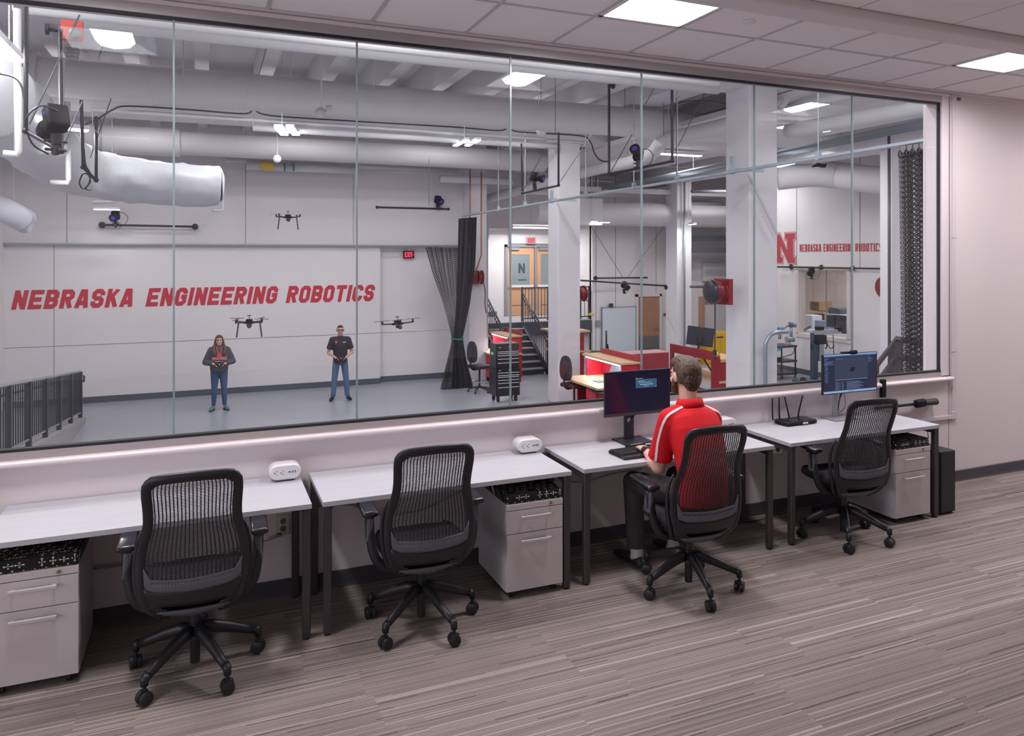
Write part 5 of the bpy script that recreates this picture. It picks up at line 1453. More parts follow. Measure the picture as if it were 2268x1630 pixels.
def frame(pts_list, r, label, cat='camera frame', joints=(), flanges=()):
    t = thing('camera_rack', label, cat, tuple(pts_list[0][0]))
    for pts in pts_list: MB().tube(pts, r, 10).build('pipe', m_blk, t, smooth=40)
    for p in joints: MB().ball(p, r * 1.6, 12, 8).build('elbow', m_blk, t, smooth=True)
    for p, n_ in flanges: MB().cyl(p - n_ * .012, p + n_ * .012, r * 2.8, 16).build('flange', m_blk, t)
    return t
Yv = Vector((0, 1, 0)); Zv = Vector((0, 0, 1)); Xv = Vector((1, 0, 0))
Y1 = 6.4
frame([[W(58, -60, Y1), W(57, 290, Y1)], [W(57, 290, Y1), W(137, 336, Y1 - .2)], [W(133, 68, Y1 + .6), W(136, 336, Y1 - .2)], [W(133, 68, Y1 + .6), W(106, 65, Y1 + .6)]], .0155, 'black pipe frame carrying the camera at the far left', joints=[W(57, 290, Y1), W(133, 68, Y1 + .6), W(136, 334, Y1 - .2)], flanges=[(W(105, 65, Y1 + .6), Xv)])
mocap(W(121, 268, Y1 - .15), 205, 25, 1.25, 'large black motion camera in front of the bright flare at the far left', False)
Y1 = 9.6
frame([[W(180, 222, Y1), W(184, 352, Y1)], [W(184, 370, Y1), W(213, 400, Y1 + .3)], [W(213, 258, Y1 + .3), W(213, 400, Y1 + .3)], [W(184, 340, Y1), W(184, 372, Y1)]], .018, 'black pipe frame without camera below the big duct collar', joints=[W(184, 370, Y1), W(213, 399, Y1 + .3)])
cable('cable', [W(186, 330, Y1), W(190, 365, Y1), W(200, 385, Y1), W(196, 408, Y1), W(184, 418, Y1), (W(176, 405, Y1)), W(184, 385, Y1), W(196, 388, Y1), W(200, 402, Y1), W(190, 418, Y1), W(202, 421, Y1)], .008, m_blk, 'loose coil of black cable hanging from the empty frame')
yw = 19.3
frame([[W(227, 498, yw), W(431, 502, yw)]], .026, 'black pipe bar on the back wall above the lettering, left', flanges=[(W(226, 498, yw + .1), Yv), (W(432, 502, yw + .1), Yv)], joints=[W(227, 498, yw), W(431, 502, yw)])
mocap(W(255, 478, yw - .25), -10, 20, 1.35, 'black motion camera on the left back wall bar')
frame([[W(835, 459, yw + .2), W(993, 463, yw + .2)]], .026, 'black pipe bar on the back wall left of the black curtain', flanges=[(W(834, 459, yw + .3), Yv), (W(994, 463, yw + .3), Yv)], joints=[W(835, 459, yw + .2), W(993, 463, yw + .2)])
mocap(W(971, 443, yw + .1), 10, 20, 1.35, 'black motion camera with a blue light on the back wall bar beside the curtain')
Y1 = 13.8
frame([[W(1155, 318, Y1), W(1157, 428, Y1)], [W(1157, 428, Y1), W(1237, 411, Y1 - .8)], [W(1237, 292, Y1 - .8), W(1237, 411, Y1 - .8)]], .021, 'black pipe frame in front of the first column', joints=[W(1157, 427, Y1), W(1237, 410, Y1 - .8)])
mocap(W(1187, 392, Y1 - .3), 40, 15, 1.25, 'black motion camera with a glowing blue top left of the first column')
Y1 = 10.4
frame([[W(1349, 192, Y1), W(1349, 387, Y1)], [W(1349, 387, Y1), W(1489, 357, Y1 - 1.0)], [W(1488, 120, Y1 - 1.0), W(1489, 357, Y1 - 1.0)], [W(1349, 192, Y1), W(1357, 188, Y1)]], .021, 'tall black pipe frame hanging left of the large column', joints=[W(1349, 386, Y1), W(1489, 356, Y1 - 1.0), W(1350, 190, Y1)], flanges=[(W(1358, 189, Y1), Xv)])
mocap(W(1412, 340, Y1 - .4), -50, -22, 1.25, 'black motion camera on the tall frame, aimed down to the left')
yw = 20.5
frame([[W(1320, 616, yw), W(1434, 615, yw)]], .026, 'short black bar across the far wall above the whiteboard', flanges=[(W(1319, 616, yw + .2), Yv)])
frame([[W(1286, 621, 19.5), W(1474, 633, 17.5)]], .026, 'long black bar below the short one on the far wall', flanges=[(W(1475, 636, 17.5), Xv)])
mocap(W(1384, 632, 19.6), 10, 30, 1.3, 'black motion camera over the whiteboard held by a V of wires', False)
frame([[PX(1721, 591, 15.75), PX(1950, 595, 15.75)]], .026, 'long black bar on the right wall below the block letter', flanges=[(PX(1752, 591, 15.86), Xv), (PX(1819, 592, 15.86), Xv), (PX(1888, 594, 15.86), Xv)])
mocap(PX(1797, 600, 15.5), -60, 30, 1.2, 'black motion camera on the right wall bar over the inner window', False)
frame([[W(1530, 635, 14), W(1570, 635, 12)]], .03, 'black bar ending at the reel on the large column')
t = thing('motion_camera', 'small dark folded camera arm above the right round duct', 'camera', tuple(W(1812, 368, 12)), 0, 'motion capture cameras')
c_ = W(1815, 366, 12)
MB().rbox(c_, (.28, .12, .06), .02, rot=RY(8)).tube([c_ + Vector((-.2, 0, -.04)), c_ + Vector((.2, 0, .03))], .015, 6).build('arm', m_mc, t)
tag(MB().box(-.085, .085, -.06, 0, -.085, .085).build('siren_panel', mat('alarm_red', (.74, .30, .26), .5), loc=W(161, 70, 7.6)), 'red alarm panel with a round bell at the upper left', 'alarm')
t = thing('alarm_bell', 'grey bell and dark motor on the red panel at the upper left', 'bell', tuple(W(166, 74, 7.5)))
MB().ball((0, 0, 0), (.055, .04, .055)).build('bell', mat('bell_grey', (.45, .44, .47), .35), t, world=False, smooth=True)
MB().rbox((-.03, .05, -.15), (.12, .07, .07), .02).rbox((-.03, .05, -.19), (.10, .07, .035), .01).build('motor', m_blk, t, world=False)

# ---- drones (rotor blades at rest)
def drone(p, rz, s, label, tiltx=0, legs=True, arml=.19):
    t = thing('drone', label, 'drone', tuple(p), math.radians(rz), 'quadcopters in flight')
    t.rotation_euler = (math.radians(tiltx), 0, math.radians(rz))
    MB().rbox((0, 0, .0), (.16 * s, .11 * s, .035 * s), .01 * s).rbox((0, 0, .035 * s), (.10 * s, .08 * s, .035 * s), .01 * s).build('body', m_mc, t, world=False, smooth=40)
    MB().rbox((0, -.02 * s, -.045 * s), (.08 * s, .07 * s, .05 * s), .015 * s).ball((0, -.05 * s, -.06 * s), .03 * s).build('battery', mat('drone_brown', (.30, .2, .2), .4), t, world=False)
    MB().cyl((0, 0, .05 * s), (0, 0, .10 * s), .005 * s, 6).lathe([(.004, 0), (.035 * s, .004 * s), (.03 * s, .012 * s), (.004, .016 * s)], (0, 0, .10 * s), 14).build('antenna_puck', m_mc, t, world=False)
    for sx in (-1, 1):
        for sy in (-1, 1):
            e = Vector((sx * arml * s, sy * arml * .75 * s, .01 * s))
            a = MB().tube([(sx * .05 * s, sy * .04 * s, 0), e], .010 * s, 8).build('arm', mat('drone_arm', (.22, .12, .14), .4), t, world=False)
            MB().cyl(e - Vector((0, 0, .01 * s)), e + Vector((0, 0, .045 * s)), .016 * s, 12).build('motor', m_blk, a, world=False)
            ang = math.radians(20 + 50 * sx * sy); dd = Vector((math.cos(ang), math.sin(ang), .02)); pe = Vector((-dd.y, dd.x, 0))
            b = MB(); c0 = e + Vector((0, 0, .05 * s)); L_ = .125 * s
            for q in (-1, 1):
                vv = []
                for k, (f_, w_) in enumerate(((.02, .008), (.3, .017), (.7, .013), (1.0, .004))):
                    for q2 in (-1, 1): vv.append(c0 + dd * q * f_ * L_ + pe * q2 * w_ * s + Vector((0, 0, q2 * .003 * s)))
                b.add(vv, [(2 * k, 2 * k + 1, 2 * k + 3, 2 * k + 2) for k in range(3)])
            b.build('rotor_blade', mat('blade_grey', (.30, .30, .33), .5), a, world=False, solid=.003)
    if legs:
        for sx in (-1, 1):
            MB().tube([(sx * .16 * s, 0, -.0), (sx * .165 * s, 0, -.04 * s), (sx * .19 * s, 0, -.235 * s)], .012 * s, 8).build('landing_leg', mat('drone_leg', (.26, .26, .33), .4), t, world=False)
    return t
drone(W(638, 481, 14), 5, .95, 'small drone hovering highest in front of the upper wall')
drone(W(552, 714, 12.5), -5, 1.0, 'drone hovering just right of the woman below the lettering')
drone(W(881, 717, 12.5), 30, 1.1, 'flatter drone seen edge on, hovering left of the net curtain', legs=False, tiltx=-6)

# ---- netting
def net_mat(name, rgb, nu, th, diamond=True, rough=.7):
    if name in _M: return _M[name]
    m = bpy.data.materials.new(name); m.use_nodes = True; nt = m.node_tree; N = nt.nodes; L = nt.links; N.clear()
    o = N.new('ShaderNodeOutputMaterial'); mx = N.new('ShaderNodeMixShader'); tr = N.new('ShaderNodeBsdfTransparent'); b = N.new('ShaderNodeBsdfPrincipled')
    b.inputs['Base Color'].default_value = (*lin(rgb), 1); b.inputs['Roughness'].default_value = rough
    uv = N.new('ShaderNodeUVMap'); uv.uv_map = 'UVMap'; sp = N.new('ShaderNodeSeparateXYZ'); L.new(uv.outputs[0], sp.inputs[0])
    def M(op, *a):
        n = N.new('ShaderNodeMath'); n.operation = op
        for i, q in enumerate(a):
            if isinstance(q, (int, float)): n.inputs[i].default_value = q
            else: L.new(q, n.inputs[i])
        return n.outputs[0]
    u = M('MULTIPLY', sp.outputs[0], nu); v = M('MULTIPLY', sp.outputs[1], nu)
    p, q = (M('ADD', u, v), M('SUBTRACT', u, v)) if diamond else (u, v)
    f = M('MAXIMUM', M('LESS_THAN', M('FRACT', p), th), M('LESS_THAN', M('FRACT', q), th))
    L.new(f, mx.inputs[0]); L.new(tr.outputs[0], mx.inputs[1]); L.new(b.outputs[0], mx.inputs[2]); L.new(mx.outputs[0], o.inputs[0])
    _M[name] = m; return m
def cloth(name, m, parent, edgeL, edgeR, nf, amp, width, nu=90, nv=26, phase=0, gather=None):
    """folded sheet between two edge curves (functions of t 0..1 -> Vector); width = true cloth width for the uv"""
    vv = []; uvs = []
    for j in range(nv + 1):
        tt = j / nv; a = edgeL(tt); b = edgeR(tt); d = b - a; nrm = Vector((-d.y, d.x, 0)); nrm = nrm.normalized() if nrm.length > 1e-6 else Yv
        am = amp * (gather(tt) if gather else 1)
        for i in range(nu + 1):
            s_ = i / nu
            p = a + d * s_ + nrm * (am * (math.sin(2 * math.pi * nf * s_ + phase) + .4 * math.sin(2 * math.pi * nf * 2.3 * s_ + 1.3 + 3 * tt))) + d.normalized() * am * .5 * math.sin(2 * math.pi * nf * 1.7 * s_ + tt)
            vv.append(p); uvs.append((s_ * width, a.z))
    mb = MB(); fs = [(j * (nu + 1) + i, j * (nu + 1) + i + 1, (j + 1) * (nu + 1) + i + 1, (j + 1) * (nu + 1) + i) for j in range(nv) for i in range(nu)]
    mb.add(vv, fs); o = mb.build(name, m, parent, smooth=True)
    uvl = o.data.uv_layers.new(name='UVMap')
    for lp in o.data.loops: uvl.data[lp.index].uv = uvs[lp.vertex_index]
    return o
def poly_edge(pts):
    """pts: list of (t, Vector)"""
    def f(t):
        for (a, p), (b, q) in zip(pts, pts[1:]):
            if t <= b:
                s_ = (t - a) / (b - a); return p.lerp(q, s_)
        return pts[-1][1]
    return f
m_net = net_mat('black_net', (.16, .16, .19), 17, .20)
m_netd = net_mat('black_net_dense', (.10, .105, .14), 26, .78)
Yc = 18.1
t = thing('black_curtain', 'black net curtain tied with a green band in the far corner', 'curtain', tuple(PZ(1010, 866, LZ)))
tie = [W(1001, 750, Yc), W(1024, 750, Yc)]
g = lambda tt: .3 + .7 * abs(tt - .62) / .62
eL = poly_edge([(0, W(941, 547, Yc + .6)), (.25, W(957, 605, Yc + .4)), (.45, W(977, 660, Yc + .2)), (.6, W(993, 715, Yc)), (.66, W(1001, 750, Yc)), (.72, W(999, 765, Yc)), (.85, W(988, 810, Yc)), (1, W(976, 862, Yc))])
eM = poly_edge([(0, W(1018, 549, Yc + .1)), (.3, W(1018, 615, Yc)), (.6, W(1016, 720, Yc)), (.66, W(1014, 750, Yc)), (.8, W(1018, 800, Yc)), (1, W(1015, 868, Yc))])
cloth('net_panel', m_net, t, eL, eM, 9, .05, 2.6, gather=g)
cloth('net_panel', m_net, t, eL, eM, 7, .06, 2.2, gather=g, phase=2)
eL2 = poly_edge([(0, W(1016, 484, Yc)), (.5, W(1012, 640, Yc)), (.66, W(1005, 750, Yc)), (.8, W(1003, 800, Yc)), (1, W(1000, 866, Yc))])
eR2 = poly_edge([(0, W(1055, 481, Yc - .1)), (.3, W(1052, 590, Yc)), (.5, W(1042, 670, Yc)), (.66, W(1025, 750, Yc)), (.8, W(1034, 800, Yc)), (.92, W(1046, 845, Yc)), (1, W(1048, 860, Yc))])
cloth('dense_panel', m_netd, t, eL2, eR2, 4, .07, 2.0, gather=g)
MB().tube([tie[0] + (tie[1] - tie[0]) * (.5 + .62 * math.cos(a_ / 10 * math.pi)) + Vector((0, -.16 * math.sin(a_ / 10 * math.pi) - .02, 0)) for a_ in range(11)], .017, 8).build('tie_band', mat('green_band2', (.1, .55, .42), .5), t)
# right net, hung by black loops from the track
t = thing('rope_net', 'gathered black rope net hanging from the track at the right end of the glass', 'net', (7.55, 1.4, 1.0))
pA = on_track(1993); pB = on_track(2064)
m_rope = mat('net_rope', (.15, .15, .17), .8)
eA = poly_edge([(0, pA + Vector((0, 0, -.10))), (1, Vector((pA.x + .05, pA.y - .05, LZ + .02)))]); eB = poly_edge([(0, pB + Vector((.1, -.05, -.10))), (1, Vector((pB.x + .1, pB.y - .0, LZ + .02)))])
m_net2 = net_mat('black_net_coarse', (.10, .10, .12), 17, .22)
for k in range(2): cloth('net_layer', m_net2, t, eA, eB, 4 + k, .07, 1.5 + .3 * k, phase=k * 2.1, nu=110, nv=10)
loops = MB()
for k in range(11):
    c_ = pA.lerp(pB, k / 10) + Vector((.06 * (k % 2), 0, -.115)); r_ = .035
    loops.tube([c_ + Vector((r_ * math.cos(a_ / 12 * 2 * math.pi) * .5, r_ * math.cos(a_ / 12 * 2 * math.pi), r_ * 1.25 * math.sin(a_ / 12 * 2 * math.pi))) for a_ in range(12)], .006, 6, closed=True)
    loops.tube([c_ + Vector((0, 0, .04)), c_ + Vector((0, .0, .10))], .0025, 4)
loops.build('rope_loops', m_rope, t, smooth=True)

# ---- dark stair guard behind the net
t = thing('guard_railing', 'dark brown railing rising behind the net at the right end', 'railing', (9.5, 3.3, -.3))
m_rb = mat('rail_brown', (.27, .255, .265), .45)
P0, P1, P2 = Vector((8.6, 3.25, -.02)), Vector((9.54, 3.25, .83)), Vector((9.54, .4, .83))
for dz in (0, -.26):
    MB().tube([P0 + Vector((0, 0, dz)), P1 + Vector((0, 0, dz)), P2 + Vector((0, 0, dz))], .05, 4, r2=.04, flat=Vector((0, 0, 1))).build('rail', m_rb, t)
MB().box(9.48, 9.60, 3.19, 3.31, -.35, .8).build('post', m_rb, t)
for k in range(4):
    q = P0.lerp(P1, (k + .5) / 4.2); MB().box(q.x - .012, q.x + .012, q.y - .012, q.y + .012, q.z - 1.0, q.z).build('baluster', m_rb, t)
for k in range(1, 9): MB().box(9.528, 9.552, 3.25 - .33 * k, 3.27 - .33 * k, -.35, .8).build('baluster', m_rb, t)
MB().box(9.45, 12, .2, 3.4, -.45, -.35).build('platform', m_lfl, t)
MB().prism([(9.45, -.35), (9.45, -.45), (8.0, LZ), (7.8, LZ)], 'y', 2.4, 3.3).build('stair_flight', m_lfl, t, fixn=True)

# ---- robot corner
m_ru = mat('robot_grey', (.66, .66, .69), .35, metal=.3); m_rbl = mat('robot_blue', (.42, .58, .70), .4)
def robot_arm():
    Yr = 16.2
    b = W(1744, 764, Yr)
    t = thing('robot_arm', 'grey and blue jointed robot arm standing on the black cart', 'robot arm', tuple(b))
    P = lambda px, py, dy=0: W(px, py, Yr + dy)
    MB().cyl(P(1745, 765), P(1745, 757), .09, 20, .075).build('base', m_ru, t)
    for (a, bb, r) in ((P(1745, 757), P(1748, 750), .06), (P(1744, 752), P(1756, 752), .062)): pass
    MB().cyl(P(1742, 751), P(1752, 751), .075, 18).build('shoulder', m_ru, t, smooth=40)
    MB().cyl(P(1751, 751), P(1757, 751), .078, 18).build('joint_cap', m_rbl, t, smooth=40)
    MB().tube([P(1752, 746), P(1753, 722)], [.045, .04], 14).build('upper_arm', m_ru, t, smooth=True)
    MB().cyl(P(1748, 719), P(1755, 719), .07, 18).build('elbow', mat('robot_dark', (.38, .37, .42), .4), t, smooth=40)
    MB().cyl(P(1754, 719), P(1761, 720), .072, 18).build('joint_cap', m_rbl, t, smooth=40)
    MB().tube([P(1749, 718), P(1733, 728)], [.042, .036], 14).build('forearm', m_ru, t, smooth=True)
    MB().cyl(P(1724, 729), P(1732, 728), .055, 16).build('wrist', m_rbl, t, smooth=40)
    MB().cyl(P(1731, 730), P(1737, 731), .042, 14).build('wrist', m_ru, t, smooth=40)
    MB().cyl(P(1727, 735), P(1727, 741), .045, 14).box(P(1724, 741).x, P(1730, 741).x, P(1727, 741).y - .03, P(1727, 741).y + .03, P(1727, 746).z, P(1727, 741).z).build('tool_flange', m_ru, t)
    for px in (1725, 1729): MB().cyl(P(px, 746), P(px, 751), .014, 8).build('gripper_finger', m_blk, t)
robot_arm()
def cart():
    a = W(1700, 766, 16.0); b = W(1760, 767, 16.0); z = a.z
    t = thing('rolling_cart', 'black rolling cart with shelves under the robot arm', 'cart', ((a.x + b.x) / 2, a.y, LZ))
    m = mat('cart_black', (.20, .21, .24), .4); x0, x1 = a.x, b.x; y0, y1 = a.y - .1, a.y + .5
    for zz in (z - .02, LZ + .52, LZ + .18): MB().box(x0, x1, y0, y1, zz - .05, zz).build('shelf', m, t)
    for x in (x0 + .02, x1 - .05):
        for y in (y0 + .02, y1 - .05):
            l = MB().box(x, x + .03, y, y + .03, LZ + .08, z - .02).build('leg', m, t)
            MB().cyl((x, y + .015, LZ + .045), (x + .04, y + .015, LZ + .045), .045, 14).build('caster', m_steel, l)
    MB().box(x0 + .1, x0 + .5, y0 + .1, y0 + .4, LZ + .52, LZ + .60).build('cable_bundle', m_blk, t)
    MB().box(x0 + .25, x0 + .37, y0 - .012, y0, z - .14, z - .06).build('tape_mark', mat('cyan_tape', (.25, .65, .78), .5), t)
    MB().box(x0 + .02, x0 + .1, y0 - .05, y0 - .01, LZ + .15, z - .2).build('yellow_level', mat('safety_yellow'), t)
    MB().tube(smoothpath([(x1 - .1, y0, z - .08), (x1 - .2, y0 - .02, z - .25), (x0 + .3, y0, z - .33)], 5), .01, 6).build('cable', m_blk, t)
cart()
def lift():
    Yl = 14.9; P = lambda px, py, dy=0: W(px, py, Yl + dy)
    t = thing('lift_robot', 'tall robot with a vertical column and raised sensor arms', 'robot', (14.7, Yl + CAMY, LZ))
    m = mat('lift_teal', (.24, .31, .36), .45)
    a, b = P(1800, 840), P(1818, 840)
    MB().box(P(1776, 842).x, P(1832, 842).x, a.y - .25, a.y + .35, LZ + .03, LZ + .16).build('base', m, t, bevel=.02)
    for px in (1779, 1828): MB().cyl(P(px, 842, -.3), P(px, 842, -.22), .08, 16).build('wheel', m_blk, t)
    MB().box(P(1802, 800).x, P(1812, 800).x, a.y, a.y + .12, LZ + .1, P(1802, 738).z).build('column', m, t)
    MB().box(P(1814, 800).x, P(1824, 800).x, a.y - .02, a.y + .1, P(1812, 800).z, P(1812, 738).z).build('ribbed_column', m_steel, t)
    MB().rbox(P(1815, 752), (.36, .2, .24), .05).build('head', m_mc, t, smooth=40)
    for px in (1801, 1828): MB().tube(smoothpath([P(px, 752), P(px + (-4 if px < 1810 else 3), 757), P(px + (-4 if px < 1810 else 3), 768), P(px, 772)], 4), .018, 8).build('handle', m_blk, t, smooth=True)
    MB().box(P(1803, 737).x, P(1860, 737).x, a.y - .06, a.y + .06, P(1803, 741).z, P(1803, 732).z).build('cross_beam', m_ru, t)
    MB().rbox(P(1815, 727), (.2, .15, .1), .02).rbox(P(1857, 729), (.16, .14, .12), .02).build('sensor_block', m_mc, t)
    MB().tube([P(1845, 741), P(1847, 790)], .012, 6).tube(smoothpath([P(1822, 757), P(1832, 762), P(1840, 772), P(1848, 765)], 4), .012, 6).build('cable', m_blk, t)
    MB().tube([P(1795, 722), P(1780, 730)], .012, 6).tube([P(1796, 724), P(1781, 733)], .012, 6).build('antenna', m_blk, t)
lift()
# things in the room behind the inner window
def inroom(px0, py0, px1, py1, x, d, name, m, label, cat):
    a = PX(px0, py0, x); b = PX(px1, py1, x)
    return tag(MB().box(x, x + d, min(a.y, b.y), max(a.y, b.y), min(a.z, b.z), max(a.z, b.z)).build(name, m, bevel=.01), label, cat)
inroom(1785, 689, 1842, 693, 17.8, .5, 'wall_shelf', m_wood, 'wooden shelf in the room behind the inner window', 'shelf')
inroom(1793, 666, 1824, 689, 17.9, .35, 'parts_cabinet', mat('cardboard', (.66, .52, .38), .6), 'brown cabinet of dark drawers on the shelf behind the inner window', 'cabinet')
_pc = bpy.data.objects['parts_cabinet']
for k in range(5):
    a, b = PX(1795, 668 + 4 * k, 17.88), PX(1813, 671 + 4 * k, 17.88)
    MB().box(17.87, 17.91, b.y, a.y, b.z, a.z).build('drawer', mat('dark_box'), _pc)
inroom(1779, 697, 1799, 737, 17.2, .4, 'white_cabinet', mat('cab_white2', (.88, .90, .93), .4), 'white drawer cabinet at the left behind the inner window', 'cabinet')
inroom(1800, 695, 1810, 715, 17.8, .3, 'red_bin', m_red, 'red bin beside the white cabinet behind the inner window', 'bin')
inroom(1803, 709, 1828, 733, 17.3, .3, 'grey_machine', mat('grey_blue', (.55, .60, .70), .5), 'pale grey machine behind the inner window', 'machine')
inroom(1828, 698, 1847, 726, 16.9, .4, 'printer', mat('printer_dark', (.16, .19, .23), .3), 'left black printer cabinet behind the inner window', 'printer')
inroom(1850, 698, 1880, 738, 16.9, .4, 'printer', mat('printer_dark'), 'right black printer cabinet behind the inner window', 'printer')
inroom(1828, 695, 1880, 699, 16.85, .45, 'worktop', mat('cab_white2'), 'pale top over the black printers', 'worktop')
c_ = PX(1855, 688, 17.1)
t = thing('tool_case', 'dark grey hard case with a handle on top of the printers', 'case', tuple(c_))
MB().rbox((0, 0, 0), (.3, .5, .2), .05, seg=3).build('shell', mat('case_grey', (.30, .32, .35), .5), t, world=False, smooth=40)
MB().tube(smoothpath([(-.16, .15, .0), (-.2, .1, .08), (-.2, -.1, .08), (-.16, -.15, .0)], 4), .015, 8).build('handle', m_blk, t, world=False)
inroom(1778, 737, 1880, 742, 16.7, .9, 'counter', mat('cab_white2'), 'white counter behind the inner window', 'counter')
# ================================================================ PEOPLE
m_skin = mat('skin', (.80, .60, .53), .5, spec=.3, noise=.05, nscale=14)
m_skin2 = mat('skin_light', (.84, .66, .60), .5, spec=.3, noise=.04, nscale=14)
def hairmat(name, rgb, rgb2, st=(60, 60, 8)):
    m = bpy.data.materials.new(name); m.use_nodes = True; nt = m.node_tree; b = nt.nodes['Principled BSDF']; b.inputs['Roughness'].default_value = .55
    tc = nt.nodes.new('ShaderNodeTexCoord'); mp = nt.nodes.new('ShaderNodeMapping'); mp.inputs['Scale'].default_value = st
    n = nt.nodes.new('ShaderNodeTexNoise'); n.inputs['Scale'].default_value = 3; n.inputs['Detail'].default_value = 4; n.inputs['Distortion'].default_value = .6
    r = nt.nodes.new('ShaderNodeValToRGB'); r.color_ramp.elements[0].position = .35; r.color_ramp.elements[1].position = .68
    r.color_ramp.elements[0].color = (*lin(rgb), 1); r.color_ramp.elements[1].color = (*lin(rgb2), 1)
    bp = nt.nodes.new('ShaderNodeBump'); bp.inputs['Strength'].default_value = .6; bp.inputs['Distance'].default_value = .01
    L = nt.links; L.new(tc.outputs['Object'], mp.inputs[0]); L.new(mp.outputs[0], n.inputs['Vector']); L.new(n.outputs['Fac'], r.inputs[0]); L.new(r.outputs[0], b.inputs['Base Color'])
    L.new(n.outputs['Fac'], bp.inputs['Height']); L.new(bp.outputs[0], b.inputs['Normal']); return m
m_hair = hairmat('brown_hair', (.17, .12, .09), (.37, .29, .22), (26, 14, 18))
m_hair2 = hairmat('long_brown_hair', (.22, .15, .12), (.50, .36, .28), (60, 60, 6))
m_hair3 = hairmat('short_dark_hair', (.14, .12, .12), (.33, .30, .30))
def remesh(mb, name, m, parent, vox, smooth=6, fac=.5, world=True):
    """union of overlapping closed pieces -> one continuous smooth surface"""
    o = mb.build('tmp', m, None, world=False)
    r = o.modifiers.new('r', 'REMESH'); r.mode = 'VOXEL'; r.voxel_size = vox; r.use_smooth_shade = True
    if smooth:
        s = o.modifiers.new('s', 'SMOOTH'); s.factor = fac; s.iterations = smooth
    dg = bpy.context.evaluated_depsgraph_get(); dg.update()
    me = bpy.data.meshes.new_from_object(o.evaluated_get(dg))
    bpy.data.objects.remove(o)
    me.materials.clear(); me.materials.append(m); me.shade_smooth(); me.name = name
    if world and parent is not None: me.transform(wmat(parent).inverted())
    ob = bpy.data.objects.new(name, me); C.objects.link(ob); ob.parent = parent
    return ob
def hand(mb, wrist, palm_dir, up, side, s=1.0, curl=.6, spread=1.0):
    """palm + four fingers + thumb. side=+1: thumb on +right of palm_dir seen from up"""
    w = Vector(wrist); d = Vector(palm_dir).normalized(); u = (Vector(up) - d * Vector(up).dot(d)).normalized(); r = d.cross(u).normalized() * side
    mb.tube([w - d * .01, w + d * .04 * s, w + d * .085 * s], [.027 * s, .038 * s, .036 * s], 12, r2=[.020 * s, .016 * s, .014 * s], flat=r)
    for k, (off, L_) in enumerate(((.028, .075), (.010, .083), (-.010, .078), (-.028, .060))):
        p0 = w + d * .08 * s + r * off * s * spread
        a1 = curl * .5; a2 = curl * 1.25; a3 = curl * 1.9
        q1 = p0 + (d * math.cos(a1) - u * math.sin(a1)) * L_ * .45 * s
        q2 = q1 + (d * math.cos(a2) - u * math.sin(a2)) * L_ * .32 * s
        q3 = q2 + (d * math.cos(a3) - u * math.sin(a3)) * L_ * .25 * s
        mb.tube([p0 - d * .02 * s, p0, q1, q2, q3], [.0095 * s, .0098 * s, .009 * s, .0082 * s, .006 * s], 8)
    t0 = w + d * .025 * s + r * .03 * s; t1 = t0 + (d * .75 + r * .65 - u * .25).normalized() * .042 * s; t2 = t1 + (d * 1.0 + r * .15 - u * .35).normalized() * .032 * s
    mb.tube([w + d * .01, t0, t1, t2], [.016 * s, .0135 * s, .0105 * s, .007 * s], 8)
def head_mesh(mb, c, s, yaw, female=False, tilt=0):
    """front of the face points to local +y"""
    R = RZ(yaw) @ RX(tilt)
    P = lambda x, y, z: Vector(c) + R @ Vector((x * s, y * s, z * s))
    mb.ball(P(0, -.008, .025), (.077 * s, .097 * s, .093 * s), 20, 14, R)
    mb.ball(P(0, .030, -.03), (.062 * s, .066 * s, .085 * s), 18, 12, R)
    mb.ball(P(0, .052, -.088), (.038 * s, .034 * s, .026 * s), 14, 10, R)
    mb.ball(P(0, .080, .030), (.052 * s, .016 * s, .014 * s), 12, 8, R)      # brow
    mb.tube([P(0, .088, .022), P(0, .104, -.012), P(0, .108, -.022)], [.008 * s, .012 * s, .012 * s], 8)
    for q in (-1, 1):
        mb.ball(P(q * .014, .096, -.024), (.009 * s, .009 * s, .007 * s), 8, 6, R)
        mb.ball(P(q * .040, .062, -.022), (.024 * s, .026 * s, .026 * s), 10, 8, R)  # cheeks
        mb.ball(P(q * .080, -.004, -.004), (.010 * s, .020 * s, .032 * s), 10, 8, R @ RZ(q * -18))
    mb.ball(P(0, .088, -.054), (.024 * s, .010 * s, .006 * s), 10, 6, R)
    mb.ball(P(0, .087, -.066), (.020 * s, .010 * s, .007 * s), 10, 6, R)
def face_parts(par, c, s, yaw, brow=(.25, .18, .15), lip=(.66, .38, .36), world=True, tilt=0):
    R = RZ(yaw) @ RX(tilt)
    P = lambda x, y, z: Vector(c) + R @ Vector((x * s, y * s, z * s))
    for q in (-1, 1):
        e = MB().ball(P(q * .031, .079, .006), .0125 * s, 12, 8).build('eye', mat('eye_white', (.85, .83, .82), .3), par, smooth=True)
        MB().ball(P(q * .031, .0885, .006), (.0062 * s, .004 * s, .0062 * s), 10, 6, R).build('iris', mat('iris_dark', (.16, .12, .10), .3), e)
        MB().tube([P(q * .015, .094, .027), P(q * .032, .094, .032), P(q * .048, .084, .027)], .0045 * s, 6).build('eyebrow', mat('brow%d' % int(brow[0] * 100), brow, .8), par)
    MB().tube([P(-.024, .091, -.060), P(-.010, .098, -.058), P(.010, .098, -.058), P(.024, .091, -.060)], .0045 * s, 6).build('lips', mat('lips', lip, .5), par)

